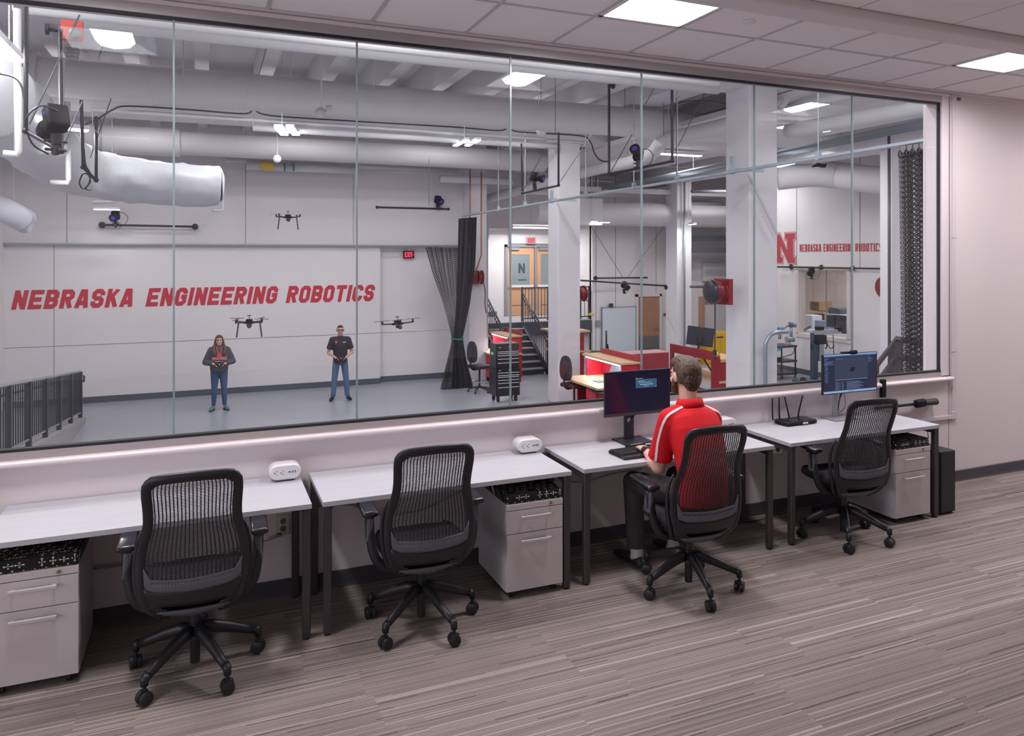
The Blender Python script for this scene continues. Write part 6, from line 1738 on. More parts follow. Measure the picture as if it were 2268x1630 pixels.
# ---------------------------------------------------------------- the seated man in red
def seated_man():
    t = thing('person', 'man with brown hair and beard in a red polo, seated typing at the third desk', 'person', (2.86, -.90, 0))
    hc = Vector((2.872, -.762, 1.315))
    b = MB(); head_mesh(b, hc, 1.05, 4, tilt=-6)
    b.tube([(2.868, -.83, 1.08), (2.868, -.80, 1.16), (2.87, -.785, 1.25)], [.075, .060, .056], 14)
    # torso core and limbs (mostly under the clothes)
    b.tube([(2.865, -.945, .60), (2.87, -.935, .78), (2.873, -.88, .95), (2.872, -.84, 1.08)], [.13, .13, .155, .12], 18, r2=[.10, .095, .11, .09], flat=Xv)
    b.cone((2.87, -.83, 1.09), .055, (2.725, -.80, 1.06), .055); b.cone((2.87, -.83, 1.09), .055, (3.035, -.80, 1.045), .055)
    eL, eR = Vector((2.702, -.705, .725)), Vector((3.115, -.70, .74))
    wL, wR = Vector((2.742, -.492, .782)), Vector((2.99, -.49, .782))
    b.cone((2.712, -.80, 1.05), .052, eL, .043); b.cone((3.05, -.80, 1.04), .052, eR, .043)
    b.cone(eL, .044, wL, .026); b.cone(eR, .044, wR, .026)
    b.ball(eL.lerp(wL, .28) - Vector((0, 0, .004)), (.047, .06, .043)); b.ball(eR.lerp(wR, .28), (.047, .06, .043))
    hand(b, wL, (.28, 1, -.02), (0, 0, 1), 1, 1.0, .45); hand(b, wR, (-.35, 1, -.02), (0, 0, 1), -1, 1.0, .45)
    hL, hR = Vector((2.775, -.90, .60)), Vector((2.955, -.90, .60)); kL, kR = Vector((2.672, -.455, .565)), Vector((3.02, -.45, .56))
    aL, aR = Vector((2.680, -.475, .11)), Vector((3.01, -.42, .11))
    for h_, k_, a_ in ((hL, kL, aL), (hR, kR, aR)):
        b.cone(h_, .075, k_, .052); b.cone(k_, .05, a_, .036)
    remesh(b, 'body', m_skin2, t, .0058, 4)
    face_parts(t, hc, 1.05, 4, tilt=-6)
    # polo
    m_polo = mat('red_polo', (.77, .10, .14), .7, spec=.2, bump=.15, bscale=12)
    s = MB()
    s.tube([(2.868, -.955, .545), (2.868, -.95, .62), (2.87, -.942, .74), (2.873, -.905, .88), (2.874, -.865, 1.0), (2.872, -.84, 1.075), (2.87, -.83, 1.125)],
           [.172, .172, .168, .178, .182, .165, .085], 28, r2=[.128, .128, .122, .130, .125, .100, .070], flat=Xv)
    s.cone((2.86, -.825, 1.105), .062, (2.716, -.80, 1.062), .062); s.cone((2.88, -.825, 1.105), .062, (3.045, -.80, 1.048), .062)
    s.cone((2.80, -.86, 1.0), .08, (2.715, -.80, 1.04), .062); s.cone((2.94, -.86, 1.0), .08, (3.04, -.80, 1.03), .062)
    for a_, e_, sg in (((2.712, -.80, 1.052), eL, -1), ((3.052, -.80, 1.038), eR, 1)):
        a_ = Vector(a_); e2 = a_.lerp(e_, .80)
        s.tube([a_, a_.lerp(e_, .3), a_.lerp(e_, .6), e2], [.064, .070, .076, .082], 18, r2=[.062, .066, .072, .078], flat=Xv)
    shirt = remesh(s, 'polo_shirt', m_polo, t, .0075, 5)
    col = MB()
    rng = [(2.87 + .068 * math.cos(a), -.812 + .066 * math.sin(a), 1.162 + .012 * math.sin(a) * -1) for a in [math.radians(x) for x in range(110, 431, 16)]]
    vv = []
    for p in rng:
        p = Vector(p); o_ = (p - Vector((2.87, -.812, p.z))).normalized()
        vv += [p + Vector((0, 0, .012)), p + o_ * .008 + Vector((0, 0, .014)), p + o_ * .024 + Vector((0, 0, -.034)), p + o_ * .014 + Vector((0, 0, -.04))]
    n = len(rng)
    col.add(vv, [(4 * i + q, 4 * i + q + 1, 4 * i + 5 + q, 4 * i + 4 + q) for i in range(n - 1) for q in range(3)])
    col.build('collar', m_polo, t, solid=.005, smooth=True)
    # white stripe along shoulder and sleeve, laid on the shirt
    def stripe(path, w_, name, side):
        P_ = smoothpath(path, 10); vv = []
        for i, p in enumerate(P_):
            d = (P_[min(i + 1, len(P_) - 1)] - P_[max(i - 1, 0)]).normalized(); cen = Vector((2.87, -.86, p.z)) if i < 6 else Vector((p.x - side * .06, p.y + .0, p.z))
            o_ = (p - Vector((2.87, -.8, .9))).normalized(); sd = d.cross(o_).normalized()
            vv += [p - sd * w_ / 2, p + sd * w_ / 2]
        mb = MB().add(vv, [(2 * i, 2 * i + 1, 2 * i + 3, 2 * i + 2) for i in range(len(P_) - 1)])
        o = mb.build(name, mat('white_stripe', (.86, .82, .84), .6), t, smooth=True)
        sw = o.modifiers.new('w', 'SHRINKWRAP'); sw.target = shirt; sw.wrap_method = 'NEAREST_SURFACEPOINT'; sw.wrap_mode = 'ABOVE_SURFACE'; sw.offset = .0025
        return o
    stripe([(2.80, -.86, 1.16), (2.74, -.86, 1.135), (2.675, -.85, 1.09), (2.64, -.83, 1.02), (2.628, -.80, .92), (2.63, -.78, .80), (2.632, -.77, .785)], .022, 'sleeve_stripe', -1)
    stripe([(2.94, -.86, 1.16), (3.0, -.86, 1.13), (3.07, -.85, 1.08), (3.12, -.83, 1.0), (3.15, -.80, .9), (3.17, -.78, .80)], .022, 'sleeve_stripe', 1)
    # hair, beard
    R = RZ(4) @ RX(-6); P = lambda x, y, z: hc + R @ Vector((x * 1.05, y * 1.05, z * 1.05))
    h = MB()
    h.ball(P(0, -.022, .034), (.0885, .096, .092), 20, 14, R); h.ball(P(0, .012, .078), (.078, .088, .052), 18, 12, R)
    h.ball(P(0, -.058, -.015), (.072, .052, .072), 18, 12, R); h.ball(P(0, -.058, -.058), (.055, .036, .04), 14, 10, R)
    for q in (-1, 1): h.ball(P(q * .060, -.03, .01), (.026, .05, .06), 12, 10, R)
    for i in range(26):
        random.seed(i); a = random.uniform(-1.2, 1.2); 
        x0 = random.uniform(-.06, .06); y0 = random.uniform(-.05, .06)
        z0 = .118 - .9 * (x0 * x0 + (y0 - .005) ** 2) * 6
        h.tube([P(x0, y0 + .02, z0 - .012), P(x0 + .012 * a, y0, z0 + .004), P(x0 + .02 * a, y0 - .03, z0 - .006)], [.004, .008, .004], 6)
    hr = remesh(h, 'hair', m_hair, t, .005, 2)
    bd = MB()
    bd.ball(P(0, .052, -.088), (.050, .044, .040), 14, 10, R)
    for q in (-1, 1):
        bd.tube([P(q * .074, .012, .0), P(q * .070, .022, -.05), P(q * .045, .05, -.085)], [.012, .022, .03], 10)
    bd.tube([P(-.03, .092, -.042), P(0, .099, -.038), P(.03, .092, -.042)], .009, 8)
    remesh(bd, 'beard', mat('beard_brown', (.33, .22, .16), .85, noise=.2, nscale=60), t, .005, 2)
    # trousers
    m_tr = mat('charcoal_trousers', (.235, .22, .23), .75, spec=.25, bump=.2, bscale=10)
    p = MB()
    p.ball((2.865, -.93, .60), (.165, .13, .105), 20, 14)
    for h_, k_, a_ in ((hL, kL, aL), (hR, kR, aR)):
        p.cone(h_, .092, k_, .072); p.cone(h_.lerp(k_, .4) + Vector((0, 0, -.01)), .085, k_, .07)
        p.tube([k_ + Vector((0, 0, .01)), k_.lerp(a_, .25), k_.lerp(a_, .6), a_ + Vector((0, -.0, .02))], [.07, .068, .063, .060], 18)
    remesh(p, 'trousers', m_tr, t, .008, 5)
    for a_, nm in ((aL, 1), (aR, 2)):
        MB().tube([a_ + Vector((0, -.005, .06)), a_ + Vector((0, -.01, -.03)), a_ + Vector((0, .01, -.06))], [.040, .042, .044], 14).build('sock', mat('sock_grey', (.72, .70, .70), .8), t, smooth=True)
        f = MB(); d = Vector((-.12 if nm == 1 else 0, 1, 0)).normalized(); h0 = Vector((a_.x, a_.y - .035, 0))
        f.tube([h0 + Vector((0, 0, .045)) - d * .03, h0 + Vector((0, 0, .046)) + d * .06, h0 + Vector((0, 0, .038)) + d * .15, h0 + Vector((0, 0, .03)) + d * .22, h0 + Vector((0, 0, .024)) + d * .26],
               [.034, .042, .047, .042, .02], 16, r2=[.034, .040, .030, .022, .012], flat=Vector((1, 0, 0)))
        f.ball(h0 + Vector((0, 0, .04)) - d * .015, (.036, .04, .036))
        sh = remesh(f, 'shoe', mat('shoe_black', (.085, .085, .11), .6), t, .006, 3)
        sh.location.z += .004
    # watch
    wp = wL - (wL - eL).normalized() * .02; ax = (wL - eL).normalized(); R2 = ax.to_track_quat('Z', 'Y').to_matrix()
    w_ = MB().lathe([(.031, -.011), (.034, -.011), (.034, .011), (.031, .011)], wp, 20, R2).build('watch_strap', mat('watch_black', (.09, .09, .11), .4), t, smooth=40)
    MB().rbox(wp + Vector((-.024, -.006, .022)), (.03, .036, .012), .004, rot=RY(-45)).build('watch_case', mat('watch_black'), t)
seated_man()

# ---------------------------------------------------------------- people in the lab
def standing(label, loc, rz, H, female):
    t = thing('person', label, 'person', loc, math.radians(rz))
    W_ = lambda x, y, z: Vector((x, y, z * H))
    # local: front = -y
    fw = .115 if female else .165
    hip = [Vector((q * (.085 if female else .09), 0, .50 * H)) for q in (-1, 1)]
    knee = [Vector((q * (.10 if female else .135), -.02, .275 * H)) for q in (-1, 1)]
    ank = [Vector((q * fw, .01, .045 * H)) for q in (-1, 1)]
    sh = [Vector((q * (.165 if female else .185), .01, .805 * H)) for q in (-1, 1)]
    el = [Vector((q * (.285 if female else .275), .03, (.635 if female else .625) * H)) for q in (-1, 1)]
    wr = [Vector((q * .115, -.20, (.625 if female else .575) * H)) for q in (-1, 1)]
    sk = m_skin2 if female else m_skin
    hc = Vector((0, -.01, .928 * H - .016)); hs = 1.07 if not female else 1.02
    b = MB(); head_mesh(b, hc, hs, 180)
    b.tube([(0, .02, .80 * H), (0, .015, .84 * H), (0, 0, .885 * H)], [.075, .06 if not female else .05, .056], 12)
    b.tube([(0, 0, .50 * H), (0, 0, .62 * H), (0, 0, .72 * H), (0, .01, .80 * H)], [.13, .12, .145, .11], 14, r2=[.10, .09, .1, .07], flat=Xv)
    for k in (0, 1):
        b.cone((0, .01, .81 * H), .045, sh[k], .045); b.cone(sh[k], .045, el[k], .038); b.cone(el[k], .038, wr[k], .025)
        b.cone(hip[k], .07, knee[k], .05); b.cone(knee[k], .045, ank[k], .035)
        d = (Vector((0, -.26, wr[k].z + .01)) - wr[k]); hand(b, wr[k], (d.x * .6, -.10, .0), (0, .2, 1), (1 if k == 0 else -1), .95, .8)
    remesh(b, 'body', sk, t, .0075, 3, world=False)
    face_parts_local(t, hc, hs, 180, (.2, .15, .13) if female else (.16, .13, .13))
    s = MB()
    if female:
        m_top = mat('grey_hoodie', (.31, .31, .34), .85, bump=.3, bscale=9)
        s.tube([(0, -.005, .505 * H), (0, -.01, .535 * H), (0, -.012, .60 * H), (0, -.015, .68 * H), (0, -.008, .75 * H), (0, .0, .81 * H), (0, .01, .845 * H)], [.172, .188, .192, .20, .195, .155, .075], 24,
               r2=[.125, .142, .145, .155, .14, .10, .07], flat=Xv)
        end = [1, 1]
    else:
        m_top = mat('black_polo', (.15, .155, .19), .75, bump=.2, bscale=9)
        s.tube([(0, 0, .485 * H), (0, -.005, .56 * H), (0, -.005, .64 * H), (0, -.005, .72 * H), (0, 0, .78 * H), (0, .01, .84 * H)], [.170, .165, .168, .185, .178, .07], 24,
               r2=[.12, .118, .12, .13, .11, .06], flat=Xv)
    for k in (0, 1):
        s.cone((0, .01, .815 * H), .055, sh[k], .058)
        if female:
            s.tube([sh[k], sh[k].lerp(el[k], .5), el[k]], [.066, .068, .066], 16); s.ball(el[k], .066)
            s.tube([el[k], el[k].lerp(wr[k], .5), el[k].lerp(wr[k], .9)], [.066, .062, .044], 16)
        else:
            s.tube([sh[k], sh[k].lerp(el[k], .45), sh[k].lerp(el[k], .72)], [.062, .068, .074], 16)
    remesh(s, 'hoodie' if female else 'polo_shirt', m_top, t, .010, 4, world=False)
    m_je = mat('blue_jeans' if not female else 'dark_blue_jeans', (.34, .43, .55) if not female else (.27, .36, .50), .8, noise=.12, nscale=5)
    p = MB(); p.ball((0, 0, .515 * H), (.158 if female else .150, .115, .09), 18, 12)
    for k in (0, 1):
        p.cone(hip[k], .098 if female else .088, knee[k], .068 if not female else .062)
        p.tube([knee[k], knee[k].lerp(ank[k], .5), ank[k] + Vector((0, 0, .02))], [.066 if not female else .060, .062 if not female else .055, .058 if not female else .042], 16)
    remesh(p, 'jeans', m_je, t, .010, 4, world=False)
    for k in (0, 1):
        f = MB(); q = (-1, 1)[k]; d = Vector((q * .35, -1, 0)).normalized(); h0 = Vector((ank[k].x, ank[k].y + .03, 0))
        f.tube([h0 + Vector((0, 0, .05)), h0 + Vector((0, 0, .055)) + d * .07, h0 + Vector((0, 0, .04)) + d * .16, h0 + Vector((0, 0, .03)) + d * .24], [.035, .042, .046, .022], 14, r2=[.04, .045, .034, .018], flat=Vector((1, 0, 0)))
        so = remesh(f, 'shoe', mat('teal_trainer', (.36, .50, .50), .7, noise=.3, nscale=30) if female else mat('shoe_black', (.085, .085, .11), .6), t, .008, 3, world=False)
        so.location = (0, 0, .006)
        if female:
            MB().tube([h0 + Vector((0, 0, .012)) - d * .02, h0 + Vector((0, 0, .012)) + d * .12, h0 + Vector((0, 0, .012)) + d * .235], [.036, .05, .028], 12, r2=.012, flat=Xv).build('sole', mat('sole_dark', (.25, .25, .26), .6), t, world=False)
    # hair
    h = MB(); P = lambda x, y, z: hc + Vector((-x * hs, -y * hs, z * hs))
    if female:
        h.ball(P(0, -.018, .036), (.086, .098, .092), 18, 12); h.ball(P(0, .02, .082), (.068, .075, .038), 16, 10)
        for q in (-1, 1):
            h.tube(smoothpath([P(q * .060, .045, .07), P(q * .082, .035, .0), P(q * .092, .04, -.08), P(q * .105, .075, -.17), P(q * .10, .115, -.26), P(q * .085, .125, -.31)], 4), [.016] * 4 + [.022] * 5 + [.036] * 5 + [.04] * 4 + [.03] * 3, 12)
        h.ball(P(0, -.05, -.07), (.09, .05, .14), 16, 12)
        remesh(h, 'hair', m_hair2, t, .008, 2, world=False)
    else:
        h.ball(P(0, -.020, .036), (.082, .094, .086), 18, 12); h.ball(P(0, .012, .078), (.066, .080, .042), 16, 10)
        remesh(h, 'hair', m_hair3, t, .008, 2, world=False)
        g = MB()
        for q in (-1, 1):
            g.tube([P(q * .034 + .024 * math.cos(a), .106, .006 + .016 * math.sin(a)) for a in [math.radians(x) for x in range(0, 360, 30)]], .0028, 5, closed=True)
            g.tube([P(q * .058, .106, .010), P(q * .080, .02, .010)], .0025, 5)
        g.tube([P(-.010, .108, .008), P(.010, .108, .008)], .0025, 5)
        g.build('glasses', m_blk, t, world=False)
    # prints on the chest
    if female:
        lettering('NEBRASKA', .27, .052, s=.22, W=.6, cham=.05).xf(Matrix.Translation((-.135, -.178, .675 * H))).build('chest_print', mat('print_red', (.85, .30, .30), .6), t, world=False)
        lettering('NEBRASKA', .285, .062, s=.34, W=.6, gap=.04, cham=.05).xf(Matrix.Translation((-.142, -.172, .672 * H))).build('chest_print_outline', mat('print_white', (.84, .80, .80), .6), t, world=False)
        lettering('ROBOTICS', .16, .018, s=.2, W=.5, cham=.03).xf(Matrix.Translation((-.08, -.178, .650 * H))).build('chest_print_small', mat('print_white'), t, world=False)
        MB().prism([(-.045, .712 * H), (.05, .712 * H), (.035, .76 * H), (-.03, .765 * H)], 'y', -.175, -.165).build('lanyard_card', mat('print_red'), t, world=False)
        for q in (-1, 1): MB().tube([(q * .06, -.06, .845 * H), (q * .045, -.15, .79 * H), (q * .02, -.172, .75 * H)], .009, 6).build('lanyard', mat('print_red'), t, world=False)
        MB().tube([(.09 * math.cos(a), .02 - .075 * math.sin(a) * 1.0, .835 * H + .015 * math.sin(a)) for a in [math.radians(x) for x in range(0, 360, 20)]], .026, 8, closed=True).build('hood_collar', mat('grey_hoodie'), t, world=False, smooth=True)
    else:
        lettering('N', .036, .042, s=.3, W=.9).xf(Matrix.Translation((-.115, -.139, .762 * H))).build('chest_emblem', mat('print_red'), t, world=False)
        MB().cbox((-.098, -.136, .773 * H), (.055, .006, .055)).build('emblem_patch', mat('patch_pink', (.75, .25, .28), .6), t, world=False)
        MB().ball((.085, -.138, .768 * H), (.042, .006, .012)).build('chest_logo', mat('print_white'), t, world=False)
        MB().add([(-.06, -.06, .845 * H), (-.0, -.115, .795 * H), (.06, -.06, .845 * H), (.065, -.03, .852 * H), (0, -.09, .815 * H), (-.065, -.03, .852 * H)], [(0, 1, 4, 5), (1, 2, 3, 4)]).build('collar', mat('black_polo'), t, world=False, solid=.01)
        MB().tube([(-.15, -.03, .492 * H), (-.1, -.105, .492 * H), (0, -.122, .492 * H), (.1, -.105, .492 * H), (.15, -.03, .492 * H)], .012, 6).build('belt', m_blk, t, world=False)
    # controller, held in both hands: a thing of its own
    cp = wmat(t) @ Vector((0, -.275, wr[0].z + .0))
    c = thing('controller', 'black drone controller held by the %s' % ('woman in the grey hoodie' if female else 'man in the black polo'), 'controller', tuple(cp), math.radians(rz))
    MB().rbox((0, 0, 0), (.17, .07, .085), .02).build('case', m_mc, c, world=False, smooth=40)
    for q in (-1, 1):
        MB().cyl((q * .045, -.035, .01), (q * .045, -.055, .022), .007, 10).ball((q * .045, -.057, .024), .010).build('stick', m_steel, c, world=False)
        MB().rbox((q * .075, 0, -.035), (.035, .05, .06), .012).build('grip', m_mc, c, world=False)
    MB().cyl((0, -.036, .0), (0, -.039, .0), .020, 14).build('dial', m_steel, c, world=False)
def face_parts_local(par, c, s, yaw, brow):
    W0 = wmat(par); R = RZ(yaw)
    P = lambda x, y, z: Vector(c) + R @ Vector((x * s, y * s, z * s))
    for q in (-1, 1):
        MB().ball(P(q * .031, .083, .006), .0115 * s, 10, 8).build('eye', mat('iris_dark', (.16, .12, .10), .3), par, world=False)
        MB().tube([P(q * .015, .094, .027), P(q * .032, .094, .032), P(q * .048, .084, .027)], .0045 * s, 6).build('eyebrow', mat('brow_d', brow, .8), par, world=False)
    MB().tube([P(-.024, .091, -.060), P(-.010, .099, -.058), P(.010, .099, -.058), P(.024, .091, -.060)], .0045 * s, 6).build('lips', mat('lips', (.66, .38, .36), .5), par, world=False)
standing('woman with long brown hair in a grey hoodie and jeans, holding a controller', (.30, 12.9, LZ), 0, 1.675, True)
standing('man with glasses in a black polo and jeans, holding a controller', (2.96, 12.95, LZ), -6, 1.80, False)
# ================================================================ THINGS ON THE DESKS
m_monblk = mat('monitor_black', (.12, .12, .14), .4)
m_stand = mat('stand_dark', (.22, .22, .25), .35, metal=.4)
def monitor(x0, x1, z0, z1, y, label, silver=False):
    t = thing('monitor', label, 'monitor', ((x0 + x1) / 2, y, DZ), 0)
    MB().rbox(((x0 + x1) / 2, y, (z0 + z1) / 2), (x1 - x0, .018, z1 - z0), .004).build('bezel', m_monblk, t)
    MB().rbox(((x0 + x1) / 2, y + .02, (z0 + z1) / 2), ((x1 - x0) * .7, .035, (z1 - z0) * .6), .012).build('back_housing', m_monblk, t)
    return t
def quad(mb, x0, x1, z0, z1, y): mb.add([(x0, y, z0), (x1, y, z0), (x1, y, z1), (x0, y, z1)], [(0, 1, 2, 3)]); return mb
# screen of the seated man
y = -.13
a = PY(1338, 825, y); b_ = PY(1483, 913, y); x0, x1 = a.x, b_.x; z1 = a.z; z0 = PY(1340, 925, y).z
t = monitor(x0, x1, z0, z1, y, 'large dark screen with a small blue dialog in front of the man in red')
m_scr = mat('screen_navy', (.115, .11, .19), .12, spec=.6, emit=.012, ecol=(.3, .3, .6))
quad(MB(), x0 + .008, x1 - .008, z0 + .026, z1 - .008, y - .0095).build('screen', m_scr, t)
MB().box(x0 + .001, x1 - .001, y - .0108, y - .009, z0 + .002, z0 + .023).build('chin', mat('chin_grey', (.24, .22, .23), .4), t)
W_, H_ = x1 - x0, z1 - z0
dx0, dx1, dz0, dz1 = x0 + W_ * .462, x0 + W_ * .785, z0 + H_ * .60, z0 + H_ * .795
d = quad(MB(), dx0, dx1, dz0, dz1, y - .0102).build('dialog', emat('dialog_blue', (.27, .40, .52), .75), t)
tx = MB(); e = y - .0108
def dashes(mb, xa, xb, z, h, seed, y, lo=.004, hi=.014):
    random.seed(seed); x = xa
    while x < xb:
        w_ = random.uniform(lo, hi) * .6; quad(mb, x, min(x + w_, xb), z - h / 2, z + h / 2, y); x += w_ + random.uniform(.0012, .003)
for (fa, fb, fz, h, sd) in ((.12, .42, .79, .0045, 1), (.12, .78, .62, .0032, 2), (.38, .64, .17, .0032, 4), (.9, .99, .08, .002, 5)):
    dashes(tx, dx0 + (dx1 - dx0) * fa, dx0 + (dx1 - dx0) * fb, dz0 + (dz1 - dz0) * fz, h, sd, e, .003, .008)
quad(tx, dx0 + (dx1 - dx0) * .2, dx0 + (dx1 - dx0) * .82, dz0 + (dz1 - dz0) * .36, dz0 + (dz1 - dz0) * .42, e)
dashes(tx, dx0 + .018, dx0 + .060, dz1 + .006, .003, 9, e)
tx.build('dialog_text', emat('screen_text', (.78, .86, .95), .8), d)
lg = MB(); lg.tube([(dx0 + .008 + .0065 * math.cos(q / 14 * 2 * math.pi), e, dz1 + .006 + .0065 * math.sin(q / 14 * 2 * math.pi)) for q in range(14)], .0009, 4, closed=True)
lg.build('logo_ring', emat('screen_text'), d)
cx_ = PY(1400, 960, y).x
sc = MB()
# column with the round cable hole
zc = z0 - .045
ringo = []; n = 24
for k in range(n):
    a_ = 2 * math.pi * k / n; ringo.append((cx_ + .019 * math.cos(a_), zc + .019 * math.sin(a_)))
hw, zt, zb = .037, z0 + .03, DZ + .012
outer = []
for k in range(n):
    a_ = 2 * math.pi * k / n; c_, s_ = math.cos(a_), math.sin(a_)
    f = min(hw / abs(c_) if abs(c_) > 1e-6 else 9, (zt - zc) / s_ if s_ > 1e-6 else 9, (zc - .06 - zc) / s_ if s_ < -1e-6 else 9)
    outer.append((cx_ + f * c_, zc + f * s_))
ys0, ys1 = y + .035, y + .055
vv = [(p[0], yy, p[1]) for yy in (ys0, ys1) for p in ringo + outer]
fs = []
for k in range(n):
    k2 = (k + 1) % n; fs += [(k, k2, n + k2, n + k), (2 * n + k, 3 * n + k, 3 * n + k2, 2 * n + k2), (k, 2 * n + k, 2 * n + k2, k2), (n + k, n + k2, 3 * n + k2, 3 * n + k)]
sc.add(vv, fs); sc.box(cx_ - hw, cx_ + hw, ys0, ys1, zb, zc - .0595)
sc.build('stand_column', m_stand, t, fixn=True)
q = [PZ(1365, 970, DZ), PZ(1389, 985, DZ), PZ(1445, 976, DZ), PZ(1422, 965, DZ)]
bx0, bx1 = cx_ - .11, cx_ + .13
MB().rbox(((bx0 + bx1) / 2, -.115, DZ + .006), (bx1 - bx0, .185, .012), .004).build('stand_foot', m_stand, t)
MB().tube(smoothpath([(cx_ + .075, y + .03, z0 + .01), (cx_ + .03, y + .03, z0 - .02), (cx_ + .005, ys0 - .006, zc - .005), (cx_, ys1 + .01, zc - .03)], 5), .0035, 6).build('cable', m_blk, t)

# right monitor with the lit desktop
y = -.16
a = PY(1820, 786, y); z1 = a.z; x0 = a.x; x1 = PY(1941, 870, y).x; z0 = PY(1822, 875, y).z
t = monitor(x0, x1, z0, z1, y, 'lit screen with a modelling program on the rightmost desk')
W_, H_ = x1 - x0, z1 - z0
X = lambda f: x0 + W_ * f
Z = lambda f: z0 + H_ * f
def rect(name, fx0, fx1, fz0, fz1, m, lift, par):
    return quad(MB(), X(fx0), X(fx1), Z(fz0), Z(fz1), y - .0095 - lift).build(name, m, par)
s = rect('screen', .02, .98, .025, .985, emat('scr_base', (.215, .225, .30), .85), 0, t)
rect('title_bar', .02, .98, .955, .985, emat('scr_pale', (.56, .67, .82), 1.0), .0006, s)
rect('menu_bar', .02, .98, .925, .955, emat('scr_blue', (.27, .36, .55), .9), .0006, s)
rect('task_bar', .02, .98, .025, .075, emat('scr_pale'), .0006, s)
rect('viewport', .215, .82, .36, .90, emat('scr_view', (.24, .26, .34), 1.0), .0006, s)
rect('side_panel', .02, .21, .12, .76, emat('scr_side', (.20, .21, .285), .9), .0006, s)
rect('panel_header', .02, .21, .73, .76, emat('scr_mid', (.28, .34, .50), .9), .0009, s)
rect('table_area', .215, .82, .08, .30, emat('scr_tab', (.19, .21, .31), .9), .0006, s)
quad(MB(), 0, 0, 0, 0, 0)
MB().add([(X(.47), y - .0105, Z(.55)), (X(.555), y - .0105, Z(.535)), (X(.59), y - .0105, Z(.64)), (X(.52), y - .0105, Z(.645))], [(0, 1, 2, 3)]).build('model_sheet', emat('scr_dark', (.16, .16, .24), .9), s)
tx = MB(); e = y - .0108
dashes(tx, X(.22), X(.81), Z(.345), .003, 3, e, .01, .05)
for k in range(8):
    zz = Z(.285 - .026 * k)
    dashes(tx, X(.225), X(.29), zz, .0018, 10 + k, e); dashes(tx, X(.30), X(.315), zz, .0018, 30 + k, e); dashes(tx, X(.345), X(.37), zz, .0022, 50 + k, e); dashes(tx, X(.43), X(.66 + .04 * ((k * 7) % 3)), zz, .0018, 70 + k, e, .01, .05)
for k in range(18):
    dashes(tx, X(.035 + .01 * (k % 3)), X(.06 + .05 * random.random()), Z(.70 - .0235 * k), .0018, 90 + k, e)
for k, (fa, fb) in enumerate(((.03, .1), (.03, .06), (.03, .19), (.03, .17), (.03, .09))): dashes(tx, X(fa), X(fb), Z(.885 - .034 * k), .003, 120 + k, e)
for k in range(5): dashes(tx, X(.83), X(.86 + .03 * (k % 3)), Z(.88 - .03 * k), .0022, 140 + k, e)
dashes(tx, X(.24), X(.36), Z(.875), .002, 150, e); dashes(tx, X(.80), X(.97), Z(.94), .0025, 151, e)
tx.build('screen_text', emat('scr_text', (.62, .70, .85), .85), s)
tb = MB(); dashes(tb, X(.46), X(.58), Z(.05), .005, 160, e, .004, .008); tb.build('task_icons', emat('scr_icons', (.15, .2, .35), .8), s)
m_sil = mat('stand_silver', (.62, .61, .63), .35, metal=.5)
cx_ = PY(1862, 900, y).x
MB().rbox((cx_, y + .06, (DZ + z0) / 2 + .03), (.055, .016, z0 - DZ + .08), .004).build('stand_column', m_sil, t)
MB().rbox((cx_ + .01, -.13, DZ + .005), (.25, .17, .010), .004).build('stand_foot', m_sil, t)
MB().tube(smoothpath([(cx_ + .09, y + .04, z0 + .02), (cx_ + .05, y + .05, z0 - .04), (cx_ + .04, y + .06, z0 - .11), (cx_ + .035, y + .06, z0 - .16)], 5), .005, 6).tube(smoothpath([(cx_ + .05, y + .04, z0 + .02), (cx_ + .045, y + .05, z0 - .04), (cx_ + .04, y + .06, z0 - .11)], 5), .005, 6).build('cable', m_blk, t)
MB().tube(smoothpath([(cx_ + .07, y + .04, z0 + .02), (cx_ + .1, y + .05, z0 - .05), (cx_ + .105, y + .06, z0 - .14), (cx_ + .1, -.03, DZ + .01)], 5), .0025, 6).build('cable', m_blk, t)
wx = PY(1886, 783, y).x
t = thing('webcam', 'black webcam clipped on top of the lit screen', 'webcam', (wx, y - .01, z1))
MB().rbox((0, -.012, .008), (.075, .026, .036), .012, seg=4).build('body', m_mc, t, world=False, smooth=40)
MB().cyl((-.005, -.027, .008), (-.005, -.024, .008), .009, 16).build('lens', mat('lens_dark', (.04, .04, .06), .1), t, world=False)
MB().rbox((-.06, .02, .006), (.09, .03, .012), .004).build('clip', m_mc, t, world=False)

# keyboard of the man
kb = PZ(1412, 993, DZ)
t = thing('keyboard', 'black ergonomic keyboard under the hands of the man in red', 'keyboard', (2.79, -.405, DZ), math.radians(3))
MB().prism([(-.24, -.075), (.24, -.075), (.24, .08), (.12, .10), (-.12, .10), (-.24, .08)], 'z', .004, .020).build('case', m_mc, t, world=False, bevel=.004, fixn=True)
kk = MB()
MB().prism([(-.24, -.115), (-.12, -.12), (0, -.105), (.12, -.12), (.24, -.115), (.24, -.07), (-.24, -.07)], 'z', .003, .022).build('palm_rest', mat('palm_rest', (.15, .15, .17), .35), t, world=False, bevel=.005, fixn=True)
for r_ in range(5):
    for c_ in range(20):
        if r_ == 0 and 6 <= c_ <= 11: continue
        kk.cbox((-.22 + .0228 * c_, -.052 + .0285 * r_, .024), (.0195, .024, .007))
kk.cbox((-.01, -.052, .024), (.125, .022, .007))
ko = kk.build('keys', mat('key_black', (.13, .13, .15), .55), t, world=False); ko['kind'] = 'stuff'
lg = MB()
random.seed(3)
for k in range(10): lg.cbox((-.03 + .010 * k, .108 + .008 * random.random(), .030), (.007, .004, .002))
MB().rbox((.0, .105, .020), (.16, .022, .018), .005).build('hinge_bar', m_mc, t, world=False)
